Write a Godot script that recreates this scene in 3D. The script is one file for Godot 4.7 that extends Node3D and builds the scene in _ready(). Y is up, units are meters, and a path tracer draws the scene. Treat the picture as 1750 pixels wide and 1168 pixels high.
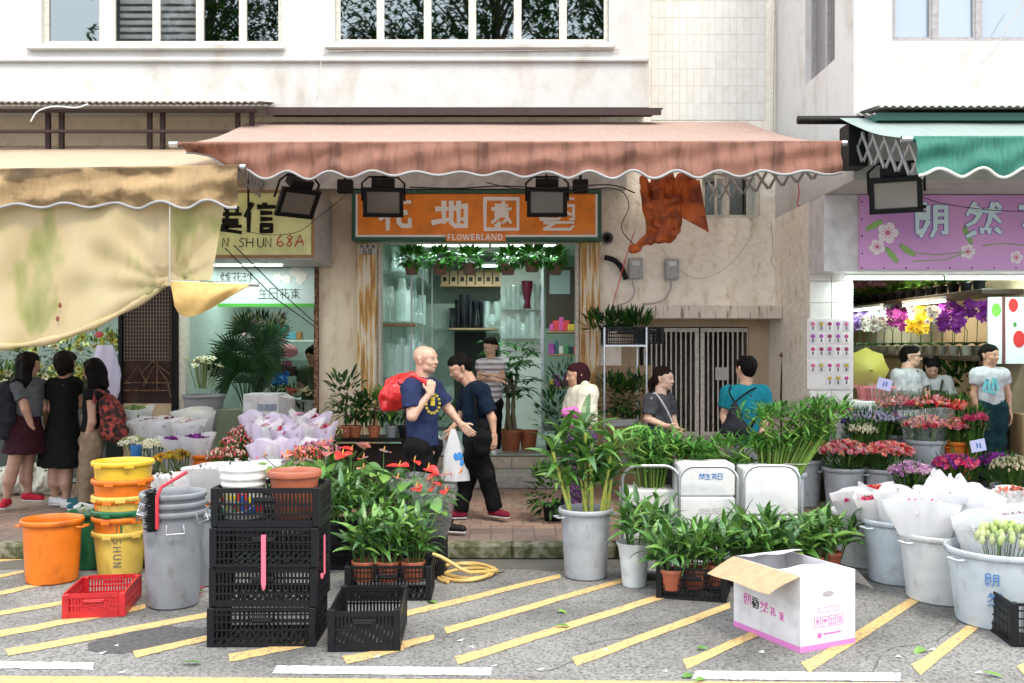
extends Node3D
const FOC := 1680.0
const CX := 875.0
const CY := 594.0
const EYE := 1.82
const PAVE := 0.13

var rng := RandomNumberGenerator.new()
var mats := {}
var tex := {}
var used_names := {}
var shared := {}

class MB:
	var v := PackedVector3Array()
	var n := PackedVector3Array()
	var c := PackedColorArray()
	var u := PackedVector2Array()
	var ix := PackedInt32Array()
	var col := Color(1, 1, 1)
	func tri(a: Vector3, b: Vector3, d: Vector3, na: Vector3, nb: Vector3, nd: Vector3, ua := Vector2.ZERO, ub := Vector2.ZERO, ud := Vector2.ZERO) -> void:
		var k := v.size()
		if (b - a).cross(d - a).dot(na + nb + nd) > 0.0:
			v.append(a); v.append(d); v.append(b)
			n.append(na); n.append(nd); n.append(nb)
			u.append(ua); u.append(ud); u.append(ub)
		else:
			v.append(a); v.append(b); v.append(d)
			n.append(na); n.append(nb); n.append(nd)
			u.append(ua); u.append(ub); u.append(ud)
		c.append(col); c.append(col); c.append(col)
		ix.append(k); ix.append(k + 1); ix.append(k + 2)
	func quad(a: Vector3, b: Vector3, d: Vector3, e: Vector3, towards: Vector3) -> void:
		var nn := (b - a).cross(e - a)
		if nn.length_squared() < 1e-14:
			nn = (d - b).cross(e - b)
		nn = nn.normalized()
		if nn.dot(towards) < 0.0:
			nn = -nn
		tri(a, b, d, nn, nn, nn, Vector2(0, 1), Vector2(1, 1), Vector2(1, 0))
		tri(a, d, e, nn, nn, nn, Vector2(0, 1), Vector2(1, 0), Vector2(0, 0))
	func hexa(p: Array) -> void:
		var m := Vector3.ZERO
		for q in p:
			m += q
		m /= 8.0
		for f in [[0, 1, 2, 3], [4, 5, 6, 7], [0, 1, 5, 4], [1, 2, 6, 5], [2, 3, 7, 6], [3, 0, 4, 7]]:
			var ce: Vector3 = (p[f[0]] + p[f[1]] + p[f[2]] + p[f[3]]) / 4.0
			quad(p[f[0]], p[f[1]], p[f[2]], p[f[3]], ce - m)
	func box(lo: Vector3, hi: Vector3) -> void:
		hexa([Vector3(lo.x, lo.y, lo.z), Vector3(hi.x, lo.y, lo.z), Vector3(hi.x, lo.y, hi.z), Vector3(lo.x, lo.y, hi.z),
			Vector3(lo.x, hi.y, lo.z), Vector3(hi.x, hi.y, lo.z), Vector3(hi.x, hi.y, hi.z), Vector3(lo.x, hi.y, hi.z)])
	func obox(ce: Vector3, s: Vector3, b: Basis) -> void:
		var h := s * 0.5
		var p := []
		for y in [-h.y, h.y]:
			for q in [[-1, -1], [1, -1], [1, 1], [-1, 1]]:
				p.append(ce + b * Vector3(q[0] * h.x, y, q[1] * h.z))
		hexa(p)
	func bar(a: Vector3, b: Vector3, w: float, h: float) -> void:
		var z := (b - a).normalized()
		var x := Vector3.UP.cross(z)
		if x.length() < 0.05:
			x = Vector3.RIGHT
		x = x.normalized()
		obox((a + b) * 0.5, Vector3(w, h, (b - a).length()), Basis(x, z.cross(x), z))
	func cbox(lo: Vector3, hi: Vector3, r: float) -> void:
		var ce := (lo + hi) * 0.5
		var h := (hi - lo) * 0.5
		r = min(r, min(h.x, min(h.y, h.z)) * 0.9)
		var a := h - Vector3(r, r, r)
		for s in [-1.0, 1.0]:
			quad(ce + Vector3(s * h.x, -a.y, -a.z), ce + Vector3(s * h.x, a.y, -a.z), ce + Vector3(s * h.x, a.y, a.z), ce + Vector3(s * h.x, -a.y, a.z), Vector3(s, 0, 0))
			quad(ce + Vector3(-a.x, s * h.y, -a.z), ce + Vector3(a.x, s * h.y, -a.z), ce + Vector3(a.x, s * h.y, a.z), ce + Vector3(-a.x, s * h.y, a.z), Vector3(0, s, 0))
			quad(ce + Vector3(-a.x, -a.y, s * h.z), ce + Vector3(a.x, -a.y, s * h.z), ce + Vector3(a.x, a.y, s * h.z), ce + Vector3(-a.x, a.y, s * h.z), Vector3(0, 0, s))
			for t in [-1.0, 1.0]:
				quad(ce + Vector3(-a.x, s * h.y, t * a.z), ce + Vector3(a.x, s * h.y, t * a.z), ce + Vector3(a.x, s * a.y, t * h.z), ce + Vector3(-a.x, s * a.y, t * h.z), Vector3(0, s, t))
				quad(ce + Vector3(s * h.x, -a.y, t * a.z), ce + Vector3(s * h.x, a.y, t * a.z), ce + Vector3(s * a.x, a.y, t * h.z), ce + Vector3(s * a.x, -a.y, t * h.z), Vector3(s, 0, t))
				quad(ce + Vector3(s * h.x, t * a.y, -a.z), ce + Vector3(s * h.x, t * a.y, a.z), ce + Vector3(s * a.x, t * h.y, a.z), ce + Vector3(s * a.x, t * h.y, -a.z), Vector3(s, t, 0))
				for w in [-1.0, 1.0]:
					var nn := Vector3(s, t, w).normalized()
					tri(ce + Vector3(s * h.x, t * a.y, w * a.z), ce + Vector3(s * a.x, t * h.y, w * a.z), ce + Vector3(s * a.x, t * a.y, w * h.z), nn, nn, nn)
	func grid(rows: Array, wrap := false, flip := false) -> void:
		var k := v.size()
		var nr := rows.size()
		var nc: int = rows[0].size()
		var nrm := PackedVector3Array()
		nrm.resize(nr * nc)
		var nq := nc if wrap else nc - 1
		var quads := PackedInt32Array()
		for r in nr - 1:
			for q in nq:
				var q2 := (q + 1) % nc
				var a: Vector3 = rows[r][q]
				var b: Vector3 = rows[r][q2]
				var d: Vector3 = rows[r + 1][q2]
				var e: Vector3 = rows[r + 1][q]
				var f := (d - a).cross(e - b)
				if flip:
					f = -f
				nrm[r * nc + q] += f; nrm[r * nc + q2] += f; nrm[(r + 1) * nc + q] += f; nrm[(r + 1) * nc + q2] += f
				var i0 := k + r * nc + q
				var i1 := k + r * nc + q2
				var i2 := k + (r + 1) * nc + q2
				var i3 := k + (r + 1) * nc + q
				if flip:
					ix.append(i0); ix.append(i1); ix.append(i2); ix.append(i0); ix.append(i2); ix.append(i3)
				else:
					ix.append(i0); ix.append(i2); ix.append(i1); ix.append(i0); ix.append(i3); ix.append(i2)
		for r in nr:
			for q in nc:
				v.append(rows[r][q])
				var nn := nrm[r * nc + q]
				n.append(nn.normalized() if nn.length_squared() > 1e-20 else Vector3.UP)
				u.append(Vector2(float(q) / max(1, nq), float(r) / max(1, nr - 1)))
				c.append(col)
	func tube(pts: Array, rad, sides := 6, caps := true) -> void:
		var rows := []
		var side := Vector3.ZERO
		for i in pts.size():
			var t: Vector3 = (pts[min(i + 1, pts.size() - 1)] - pts[max(i - 1, 0)]).normalized()
			if side == Vector3.ZERO:
				side = t.cross(Vector3.UP if absf(t.y) < 0.9 else Vector3.RIGHT).normalized()
			else:
				side = (side - t * side.dot(t)).normalized()
			var o := t.cross(side)
			var r: float = rad[i] if rad is Array or rad is PackedFloat32Array else rad
			var row := PackedVector3Array()
			for s in sides:
				var a := TAU * s / sides
				row.append(pts[i] + (side * cos(a) + o * sin(a)) * r)
			rows.append(row)
		grid(rows, true, false)
		if caps:
			for e in [0, rows.size() - 1]:
				var d: Vector3 = (pts[0] - pts[1]).normalized() if e == 0 else (pts[-1] - pts[-2]).normalized()
				for s in sides:
					tri(pts[e], rows[e][s], rows[e][(s + 1) % sides], d, d, d)
	func lathe(o: Vector3, prof: Array, seg := 24, b := Basis(), sq := 1.0) -> void:
		var rows := []
		for p in prof:
			var row := PackedVector3Array()
			for s in seg:
				var a := TAU * s / seg
				row.append(o + b * Vector3(cos(a) * p[0], p[1], sin(a) * p[0] * sq))
			rows.append(row)
		grid(rows, true, true)
	func disc(o: Vector3, r: float, nrm: Vector3, seg := 20) -> void:
		var x := nrm.cross(Vector3.RIGHT if absf(nrm.x) < 0.8 else Vector3.UP).normalized()
		var y := nrm.cross(x)
		for s in seg:
			var a := TAU * s / seg
			var b := TAU * (s + 1) / seg
			tri(o, o + (x * cos(a) + y * sin(a)) * r, o + (x * cos(b) + y * sin(b)) * r, nrm, nrm, nrm)
	func ball(o: Vector3, s: Vector3, seg := 10, rings := 6, b := Basis()) -> void:
		var rows := []
		for r in rings + 1:
			var t := PI * r / rings
			var row := PackedVector3Array()
			for q in seg:
				var a := TAU * q / seg
				row.append(o + b * (Vector3(sin(t) * cos(a), -cos(t), sin(t) * sin(a)) * s))
			rows.append(row)
		grid(rows, true, true)
	func leaf(o: Vector3, d: Vector3, up: Vector3, l: float, w: float, droop: float, seg := 3, fold := 0.25, widest := 0.4) -> void:
		var side := d.cross(up)
		if side.length() < 0.01:
			side = d.cross(Vector3.RIGHT)
		side = side.normalized()
		var p := o
		var dir := d.normalized()
		var mid := [p]
		var lw := [0.0]
		for i in seg:
			p += dir * (l / seg)
			dir = (dir + Vector3.DOWN * droop / seg).normalized()
			mid.append(p)
			var t := float(i + 1) / seg
			lw.append(0.0 if i == seg - 1 else w * 0.5 * (pow(t / widest, 0.7) if t < widest else pow((1.0 - t) / (1.0 - widest), 0.8)))
		for i in seg:
			var a: Vector3 = mid[i]
			var b: Vector3 = mid[i + 1]
			var nn := side.cross(b - a).normalized()
			var lift := nn * fold
			for s in [-1.0, 1.0]:
				var sa: Vector3 = a + (side * s + lift) * lw[i]
				var sb: Vector3 = b + (side * s + lift) * lw[i + 1]
				var n2: Vector3 = (nn - side * s * fold * 0.8).normalized()
				if lw[i] > 0.0:
					tri(a, b, sa, n2, n2, n2)
				if lw[i + 1] > 0.0 or lw[i] > 0.0:
					if lw[i + 1] > 0.0:
						tri(sa, b, sb, n2, n2, n2)
	func add(o: MB) -> void:
		var k := v.size()
		v.append_array(o.v); n.append_array(o.n); c.append_array(o.c); u.append_array(o.u)
		for i in o.ix:
			ix.append(i + k)
	func mesh() -> ArrayMesh:
		var a := []
		a.resize(Mesh.ARRAY_MAX)
		a[Mesh.ARRAY_VERTEX] = v; a[Mesh.ARRAY_NORMAL] = n; a[Mesh.ARRAY_COLOR] = c; a[Mesh.ARRAY_TEX_UV] = u; a[Mesh.ARRAY_INDEX] = ix
		var m := ArrayMesh.new()
		m.add_surface_from_arrays(Mesh.PRIMITIVE_TRIANGLES, a)
		return m

func P(px: float, py: float, d: float) -> Vector3:
	return Vector3((px - CX) * d / FOC, EYE - (py - CY) * d / FOC, -d)
func X(px: float, d: float) -> float:
	return (px - CX) * d / FOC
func Y(py: float, d: float) -> float:
	return EYE - (py - CY) * d / FOC
func G(px: float, py: float, h := 0.0) -> Vector3:
	var d := (EYE - h) * FOC / (py - CY)
	return Vector3((px - CX) * d / FOC, h, -d)
func V(x: float, y: float, z: float) -> Vector3:
	return Vector3(x, y, z)
func rr(a: float, b: float) -> float:
	return rng.randf_range(a, b)
func vrand() -> Vector3:
	return Vector3(rr(-1, 1), rr(-1, 1), rr(-1, 1)).limit_length(1.0)
func away(yaw: float, pitch: float) -> Vector3:
	return Vector3(sin(yaw) * cos(pitch), sin(pitch), cos(yaw) * cos(pitch))

func numbered(called: String) -> String:
	if not used_names.has(called):
		used_names[called] = 0
		return called
	used_names[called] += 1
	return "%s_%03d" % [called, used_names[called]]
func tag(o: Node3D, label: String, category: String, group := "", kind := "") -> Node3D:
	o.set_meta("label", label)
	o.set_meta("category", category)
	if group:
		o.set_meta("group", group)
	if kind:
		o.set_meta("kind", kind)
	return o
func thing(called: String, label: String, category: String, at := Vector3.ZERO, group := "", turn := 0.0) -> Node3D:
	var o := Node3D.new()
	o.name = numbered(called)
	add_child(o)
	o.position = at
	o.rotation.y = turn
	return tag(o, label, category, group)
func part(called: String, mb, m: Material, parent: Node3D, label := "") -> MeshInstance3D:
	var o := MeshInstance3D.new()
	o.name = called
	o.mesh = mb.mesh() if mb is MB else mb
	o.material_override = m
	parent.add_child(o, true)
	if label:
		o.set_meta("label", label)
	return o
func struct(called: String, mb, m: Material) -> MeshInstance3D:
	var o := MeshInstance3D.new()
	o.name = numbered(called)
	o.mesh = mb.mesh() if mb is MB else mb
	o.material_override = m
	add_child(o)
	o.set_meta("kind", "structure")
	return o
func copy(o: Node3D, at: Vector3, turn: float, label := "") -> Node3D:
	var r: Node3D = o.duplicate()
	var base := String(o.name)
	if base.length() > 4 and base[base.length() - 4] == "_" and base.right(3).is_valid_int():
		base = base.left(base.length() - 4)
	r.name = numbered(base)
	add_child(r)
	r.position = at
	r.rotation.y = turn
	if label:
		r.set_meta("label", label)
	return r
func stuff(o: Node3D) -> Node3D:
	o.set_meta("kind", "stuff")
	return o

func noise_tex(key: String, freq: float, lo: float, hi: float, octaves := 4, size := 512, kind := FastNoiseLite.TYPE_SIMPLEX_SMOOTH, sd := 1) -> Texture2D:
	if tex.has(key):
		return tex[key]
	var fn := FastNoiseLite.new()
	fn.noise_type = kind
	fn.frequency = freq
	fn.fractal_octaves = octaves
	fn.seed = sd
	var img := fn.get_seamless_image(size, size, false, false, 0.15, true)
	var out := Image.create(size, size, false, Image.FORMAT_RGB8)
	var data := img.get_data()
	var n := data.size()
	var bytes := PackedByteArray()
	bytes.resize(n * 3)
	for i in n:
		var g := int(pow(clampf(lerpf(lo, hi, data[i] / 255.0), 0.0, 1.0), 0.4545) * 255.0)
		bytes[i * 3] = g; bytes[i * 3 + 1] = g; bytes[i * 3 + 2] = g
	out = Image.create_from_data(size, size, false, Image.FORMAT_RGB8, bytes)
	tex[key] = ImageTexture.create_from_image(out)
	return tex[key]
func ramp_tex(key: String, freq: float, stops: Array, octaves := 4, size := 512, sd := 1, kind := FastNoiseLite.TYPE_SIMPLEX_SMOOTH) -> Texture2D:
	if tex.has(key):
		return tex[key]
	var fn := FastNoiseLite.new()
	fn.noise_type = kind
	fn.frequency = freq
	fn.fractal_octaves = octaves
	fn.seed = sd
	var data := fn.get_seamless_image(size, size, false, false, 0.15, true).get_data()
	var table := []
	for i in 256:
		var t := i / 255.0
		var cc: Color = stops[-1][1]
		for s in stops.size() - 1:
			if t <= stops[s + 1][0]:
				cc = stops[s][1].lerp(stops[s + 1][1], clampf((t - stops[s][0]) / (stops[s + 1][0] - stops[s][0]), 0, 1))
				break
		cc = cc.linear_to_srgb()
		table.append([mini(255, int(cc.r * 255)), mini(255, int(cc.g * 255)), mini(255, int(cc.b * 255))])
	var bytes := PackedByteArray()
	bytes.resize(data.size() * 3)
	for i in data.size():
		var e: Array = table[data[i]]
		bytes[i * 3] = e[0]; bytes[i * 3 + 1] = e[1]; bytes[i * 3 + 2] = e[2]
	tex[key] = ImageTexture.create_from_image(Image.create_from_data(size, size, false, Image.FORMAT_RGB8, bytes))
	return tex[key]
func mat(key: String, base := Color(0.5, 0.5, 0.5), rough := 0.6, o := {}) -> StandardMaterial3D:
	if mats.has(key):
		return mats[key]
	var m := StandardMaterial3D.new()
	m.resource_name = key
	var s := base.linear_to_srgb()
	s.a = o.get("alpha", 1.0)
	m.albedo_color = s
	m.roughness = rough
	m.metallic = o.get("metal", 0.0)
	m.metallic_specular = o.get("spec", 0.5)
	m.cull_mode = BaseMaterial3D.CULL_DISABLED
	if o.has("alpha"):
		m.transparency = BaseMaterial3D.TRANSPARENCY_ALPHA
	if o.get("vc", false):
		m.vertex_color_use_as_albedo = true
	if o.has("tex"):
		m.albedo_texture = o.tex
	if o.has("bump"):
		m.heightmap_enabled = true
		m.heightmap_texture = o.bump
		m.heightmap_scale = o.get("bump_scale", 0.5)
	if o.has("rtex"):
		m.roughness_texture = o.rtex
	if o.has("tex") or o.has("bump"):
		if not o.get("uv", false):
			m.uv1_triplanar = true
			m.uv1_world_triplanar = o.get("world", true)
		var k = o.get("scale", 1.0)
		m.uv1_scale = k if k is Vector3 else Vector3(k, k, k)
	if o.has("stain"):
		m.detail_enabled = true
		m.detail_albedo = o.stain
		m.detail_blend_mode = BaseMaterial3D.BLEND_MODE_MUL
		m.detail_uv_layer = BaseMaterial3D.DETAIL_UV_2
		m.uv2_triplanar = true
		m.uv2_world_triplanar = true
		var k2 = o.get("stain_scale", 0.5)
		m.uv2_scale = k2 if k2 is Vector3 else Vector3(k2, k2, k2)
	if o.has("coat"):
		m.clearcoat_enabled = true
		m.clearcoat = o.coat
		m.clearcoat_roughness = 0.2
	if o.has("sheen"):
		m.rim_enabled = true
		m.rim = o.sheen
		m.rim_tint = 0.5
	if o.has("back"):
		m.backlight_enabled = true
		m.backlight = Color(o.back, o.back, o.back).linear_to_srgb()
	if o.has("sss"):
		m.subsurf_scatter_enabled = true
		m.subsurf_scatter_strength = o.sss
	if o.has("emit"):
		m.emission_enabled = true
		m.emission = o.emit
		m.emission_energy_multiplier = o.get("energy", 1.0)
	mats[key] = m
	return m
func paint(key: String, base: Color, rough := 0.5, grain := 0.0) -> StandardMaterial3D:
	return mat(key, base, rough, {"tex": noise_tex("soft", 0.01, 0.72, 1.15, 5, 512), "scale": 1.7})
func plastic(key: String, base: Color, rough := 0.38) -> StandardMaterial3D:
	return mat(key, base, rough, {"tex": noise_tex("scuff", 0.006, 0.72, 1.06, 6, 512, FastNoiseLite.TYPE_SIMPLEX_SMOOTH, 7), "scale": 1.1, "world": false, "bump": noise_tex("fine", 0.08, 0.2, 0.8, 3, 256), "bump_scale": 0.04, "stain": ramp_tex("grime", 0.012, [[0.0, Color(0.5, 0.46, 0.4)], [0.22, Color(0.74, 0.71, 0.67)], [0.36, Color(0.97, 0.97, 0.96)], [1.0, Color(1, 1, 1)]], 6, 512, 55), "stain_scale": Vector3(1.1, 0.6, 1.1)})

func _ready() -> void:
	rng.seed = 11
	var cam := Camera3D.new()
	cam.name = "camera"
	cam.position = V(0, EYE, 0)
	cam.set_frustum(0.1 * 1168.0 / FOC, Vector2(0, 0.1 * (CY - 584.0) / FOC), 0.1, 400.0)
	add_child(cam)
	cam.current = true
	var e := Environment.new()
	var sky := ProceduralSkyMaterial.new()
	sky.sky_top_color = Color(0.95, 0.97, 1.0)
	sky.sky_energy_multiplier = 1.25
	sky.sky_horizon_color = Color(0.74, 0.77, 0.81)
	sky.sky_curve = 0.25
	sky.ground_horizon_color = Color(0.6, 0.6, 0.6)
	sky.ground_bottom_color = Color(0.3, 0.3, 0.3)
	e.sky = Sky.new()
	e.sky.sky_material = sky
	e.background_mode = Environment.BG_SKY
	e.background_energy_multiplier = 1.0
	e.tonemap_mode = Environment.TONE_MAPPER_LINEAR
	e.tonemap_exposure = 2.5
	e.sdfgi_enabled = true
	e.ssao_enabled = true
	e.ssil_enabled = true
	var we := WorldEnvironment.new()
	we.name = "environment"
	we.environment = e
	add_child(we)
	var sun := DirectionalLight3D.new()
	sun.name = "sun"
	sun.light_energy = 0.4
	sun.light_color = Color(1.0, 0.96, 0.9)
	sun.light_angular_distance = 14.0
	sun.shadow_enabled = true
	sun.rotation_degrees = V(-55, 20, 0)
	add_child(sun)
	make_materials()
	ground()
	upper_buildings()
	lower_fronts()
	awnings()
	signs()
	flower_shop()
	left_shops()
	right_shop()
	street_trees()
	containers()
	plants()
	cut_flowers()
	people()
	details()

func make_materials() -> void:
	var soft := noise_tex("soft", 0.01, 0.72, 1.15, 5, 512)
	var fine := noise_tex("fine", 0.08, 0.2, 0.8, 3, 256)
	var grain := noise_tex("grain", 0.22, 0.25, 1.25, 3, 512, FastNoiseLite.TYPE_SIMPLEX, 3)
	var sp := PackedByteArray()
	for i in 512 * 512:
		var q := rng.randf()
		var g := 0.62 + 0.2 * rng.randf()
		if q < 0.2:
			g = rr(0.2, 0.42)
		elif q > 0.84:
			g = 1.0
		g = pow(g, 0.4545) * 255.0
		sp.append(int(g)); sp.append(int(g)); sp.append(int(g * 0.985))
	tex["speckle"] = ImageTexture.create_from_image(Image.create_from_data(512, 512, false, Image.FORMAT_RGB8, sp))
	mat("asphalt", Color(0.255, 0.248, 0.238), 0.9, {"tex": tex.speckle, "scale": 0.19, "bump": tex.speckle, "bump_scale": 0.5, "stain": noise_tex("road_patch", 0.004, 0.5, 1.2, 6, 512, FastNoiseLite.TYPE_SIMPLEX_SMOOTH, 5), "stain_scale": 0.37})
	var worn := ramp_tex("worn_yellow", 0.022, [[0.0, Color(0.17, 0.16, 0.15)], [0.22, Color(0.25, 0.2, 0.14)], [0.34, Color(0.46, 0.31, 0.13)], [0.6, Color(0.56, 0.37, 0.14)], [1.0, Color(0.58, 0.39, 0.16)]], 5, 512, 9)
	mat("yellow_line", Color(1, 1, 1), 0.8, {"tex": worn, "scale": 1.9, "bump": grain, "bump_scale": 0.3})
	var worn2 := ramp_tex("worn_white", 0.022, [[0.0, Color(0.18, 0.175, 0.17)], [0.32, Color(0.3, 0.29, 0.28)], [0.4, Color(0.6, 0.59, 0.56)], [0.5, Color(0.74, 0.73, 0.7)], [1.0, Color(0.8, 0.79, 0.76)]], 5, 512, 10)
	mat("white_line", Color(1, 1, 1), 0.8, {"tex": worn2, "scale": 1.9, "bump": grain, "bump_scale": 0.3})
	mat("kerb", Color(1, 1, 1), 0.9, {"tex": ramp_tex("mossy", 0.012, [[0.0, Color(0.03, 0.035, 0.015)], [0.4, Color(0.07, 0.075, 0.03)], [0.55, Color(0.13, 0.125, 0.08)], [1.0, Color(0.24, 0.225, 0.18)]], 5, 512, 12), "scale": 1.3, "bump": fine, "bump_scale": 0.5})
	for i in 4:
		var b: Color = [Color(0.25, 0.165, 0.12), Color(0.22, 0.145, 0.11), Color(0.28, 0.19, 0.14), Color(0.235, 0.17, 0.135)][i]
		mat("paver%d" % i, b, 0.75, {"tex": soft, "scale": 2.1, "bump": fine, "bump_scale": 0.15})
		mat("edge_paver%d" % i, b * 0.55 + Color(0.02, 0.02, 0.025), 0.75, {"tex": soft, "scale": 2.1, "bump": fine, "bump_scale": 0.15})
	mat("joint", Color(0.09, 0.08, 0.07), 0.95, {"tex": soft, "scale": 4.0})
	var patches := ramp_tex("plaster_patch", 0.011, [[0.0, Color(0.84, 0.82, 0.78)], [0.25, Color(0.94, 0.93, 0.91)], [0.5, Color(0.98, 0.97, 0.96)], [1.0, Color(1, 1, 1)]], 6, 512, 21)
	var drips := ramp_tex("drips", 0.012, [[0.0, Color(0.72, 0.66, 0.58)], [0.2, Color(0.9, 0.87, 0.83)], [0.36, Color(1, 1, 1)], [1.0, Color(1, 1, 1)]], 5, 512, 33)
	mat("white_wall", Color(0.535, 0.525, 0.505), 0.85, {"tex": patches, "scale": 0.55, "bump": fine, "bump_scale": 0.5, "stain": drips, "stain_scale": V(0.23, 0.11, 0.23)})
	mat("cream_wall", Color(0.84, 0.79, 0.69), 0.88, {"tex": patches, "scale": 0.8, "bump": noise_tex("lumpy", 0.02, 0.0, 1.0, 5, 512, FastNoiseLite.TYPE_SIMPLEX_SMOOTH, 4), "bump_scale": 1.6, "stain": drips, "stain_scale": V(0.9, 0.3, 0.9)})
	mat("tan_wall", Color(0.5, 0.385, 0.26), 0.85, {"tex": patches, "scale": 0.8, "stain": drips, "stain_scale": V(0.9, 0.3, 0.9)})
	mat("pale_paint", Color(0.7, 0.72, 0.68), 0.6, {"tex": patches, "scale": 0.9})
	mat("mint_paint", Color(0.32, 0.39, 0.34), 0.6, {"tex": patches, "scale": 0.9})
	for i in 3:
		mat("wall_tile%d" % i, [Color(0.72, 0.70, 0.65), Color(0.70, 0.68, 0.63), Color(0.735, 0.715, 0.67)][i], 0.35, {"tex": patches, "scale": 1.1})
	mat("floor_tile", Color(0.4, 0.47, 0.44), 0.3, {"tex": soft, "scale": 2.0})
	mat("step_stone", Color(0.33, 0.31, 0.28), 0.85, {"tex": soft, "scale": 2.4, "bump": fine, "bump_scale": 0.3})
	mat("frame_paint", Color(0.62, 0.58, 0.5), 0.5, {"tex": soft, "scale": 3.0})
	mat("grey_frame", Color(0.33, 0.31, 0.31), 0.45, {"tex": soft, "scale": 3.0})
	mat("window_glass", Color(0.17, 0.19, 0.19), 0.015, {"metal": 1.0})
	mat("plain_glass", Color(0.03, 0.045, 0.045), 0.02, {"alpha": 0.2, "spec": 1.0})
	mat("clear_glass", Color(0.7, 0.85, 0.82), 0.04, {"alpha": 0.16, "spec": 1.0})
	mat("shelf_glass", Color(0.45, 0.65, 0.58), 0.05, {"alpha": 0.35})
	mat("room_paint", Color(0.32, 0.32, 0.31), 0.9)
	mat("blind", Color(0.42, 0.44, 0.45), 0.6)
	mat("rust", Color(1, 1, 1), 0.8, {"tex": ramp_tex("rusty", 0.02, [[0.0, Color(0.05, 0.02, 0.012)], [0.4, Color(0.11, 0.04, 0.02)], [0.6, Color(0.2, 0.1, 0.05)], [1.0, Color(0.34, 0.27, 0.2)]], 6, 512, 41), "scale": 1.6})
	mat("brown_beam", Color(0.035, 0.014, 0.011), 0.7, {"tex": soft, "scale": 2.0})
	mat("corrugated", Color(1, 1, 1), 0.6, {"tex": ramp_tex("old_zinc", 0.015, [[0.0, Color(0.1, 0.06, 0.04)], [0.4, Color(0.22, 0.2, 0.17)], [0.7, Color(0.33, 0.32, 0.3)], [1.0, Color(0.4, 0.38, 0.35)]], 6, 512, 43), "scale": 1.2, "metal": 0.3})
	mat("steel", Color(0.5, 0.51, 0.52), 0.32, {"metal": 0.9, "tex": soft, "scale": 4.0})
	mat("dull_steel", Color(0.4, 0.41, 0.42), 0.45, {"metal": 0.6, "tex": soft, "scale": 3.0})
	mat("black_metal", Color(0.006, 0.006, 0.006), 0.5, {"spec": 0.3, "tex": soft, "scale": 4.0})
	mat("black_plastic", Color(0.009, 0.0095, 0.011), 0.42, {"spec": 0.3, "tex": noise_tex("dusty", 0.02, 0.6, 1.9, 6, 512, FastNoiseLite.TYPE_SIMPLEX_SMOOTH, 17), "scale": 2.0, "world": false})
	mat("cable", Color(0.01, 0.01, 0.01), 0.5)
	mat("grey_cable", Color(0.4, 0.38, 0.35), 0.6)
	mat("tube_light", Color(0.9, 0.95, 0.95), 0.4, {"emit": Color(0.93, 1.0, 0.98), "energy": 2.2})
	mat("warm_tube_light", Color(0.9, 0.9, 0.85), 0.4, {"emit": Color(1.0, 0.96, 0.86), "energy": 2.2})
	mat("wood_board", Color(0.3, 0.19, 0.1), 0.65, {"tex": soft, "scale": V(1, 6, 6)})
	mat("cardboard", Color(0.42, 0.28, 0.16), 0.8, {"tex": soft, "scale": 2.0})
	mat("box_white", Color(0.6, 0.595, 0.605), 0.6, {"tex": soft, "scale": 1.4, "world": false})
	mat("foam_white", Color(0.6, 0.605, 0.6), 0.7, {"tex": patches, "scale": 1.7, "bump": noise_tex("beads", 0.2, 0, 1, 1, 256, FastNoiseLite.TYPE_CELLULAR, 3), "bump_scale": 0.15})
	mat("leaf", Color(1, 1, 1), 0.45, {"vc": true, "back": 0.35, "spec": 0.35, "tex": noise_tex("leafy", 0.03, 0.7, 1.2, 4, 256, FastNoiseLite.TYPE_SIMPLEX_SMOOTH, 8), "scale": 6.0})
	mat("petal", Color(1, 1, 1), 0.6, {"vc": true, "back": 0.4})
	mat("matte_vc", Color(1, 1, 1), 0.7, {"vc": true})
	mat("gloss_vc", Color(1, 1, 1), 0.35, {"vc": true})
	mat("film", Color(0.85, 0.88, 0.9), 0.1, {"alpha": 0.09, "spec": 0.7})
	mat("milky_film", Color(0.86, 0.87, 0.9), 0.5, {"alpha": 0.62, "back": 0.5})
	mat("white_paper", Color(0.68, 0.68, 0.7), 0.6, {"back": 0.55})
	mat("lilac_paper", Color(0.62, 0.55, 0.74), 0.6, {"back": 0.5})
	mat("terracotta", Color(0.42, 0.13, 0.055), 0.6, {"tex": soft, "scale": 3.0})
	mat("soil", Color(0.05, 0.035, 0.025), 0.95)

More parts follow.
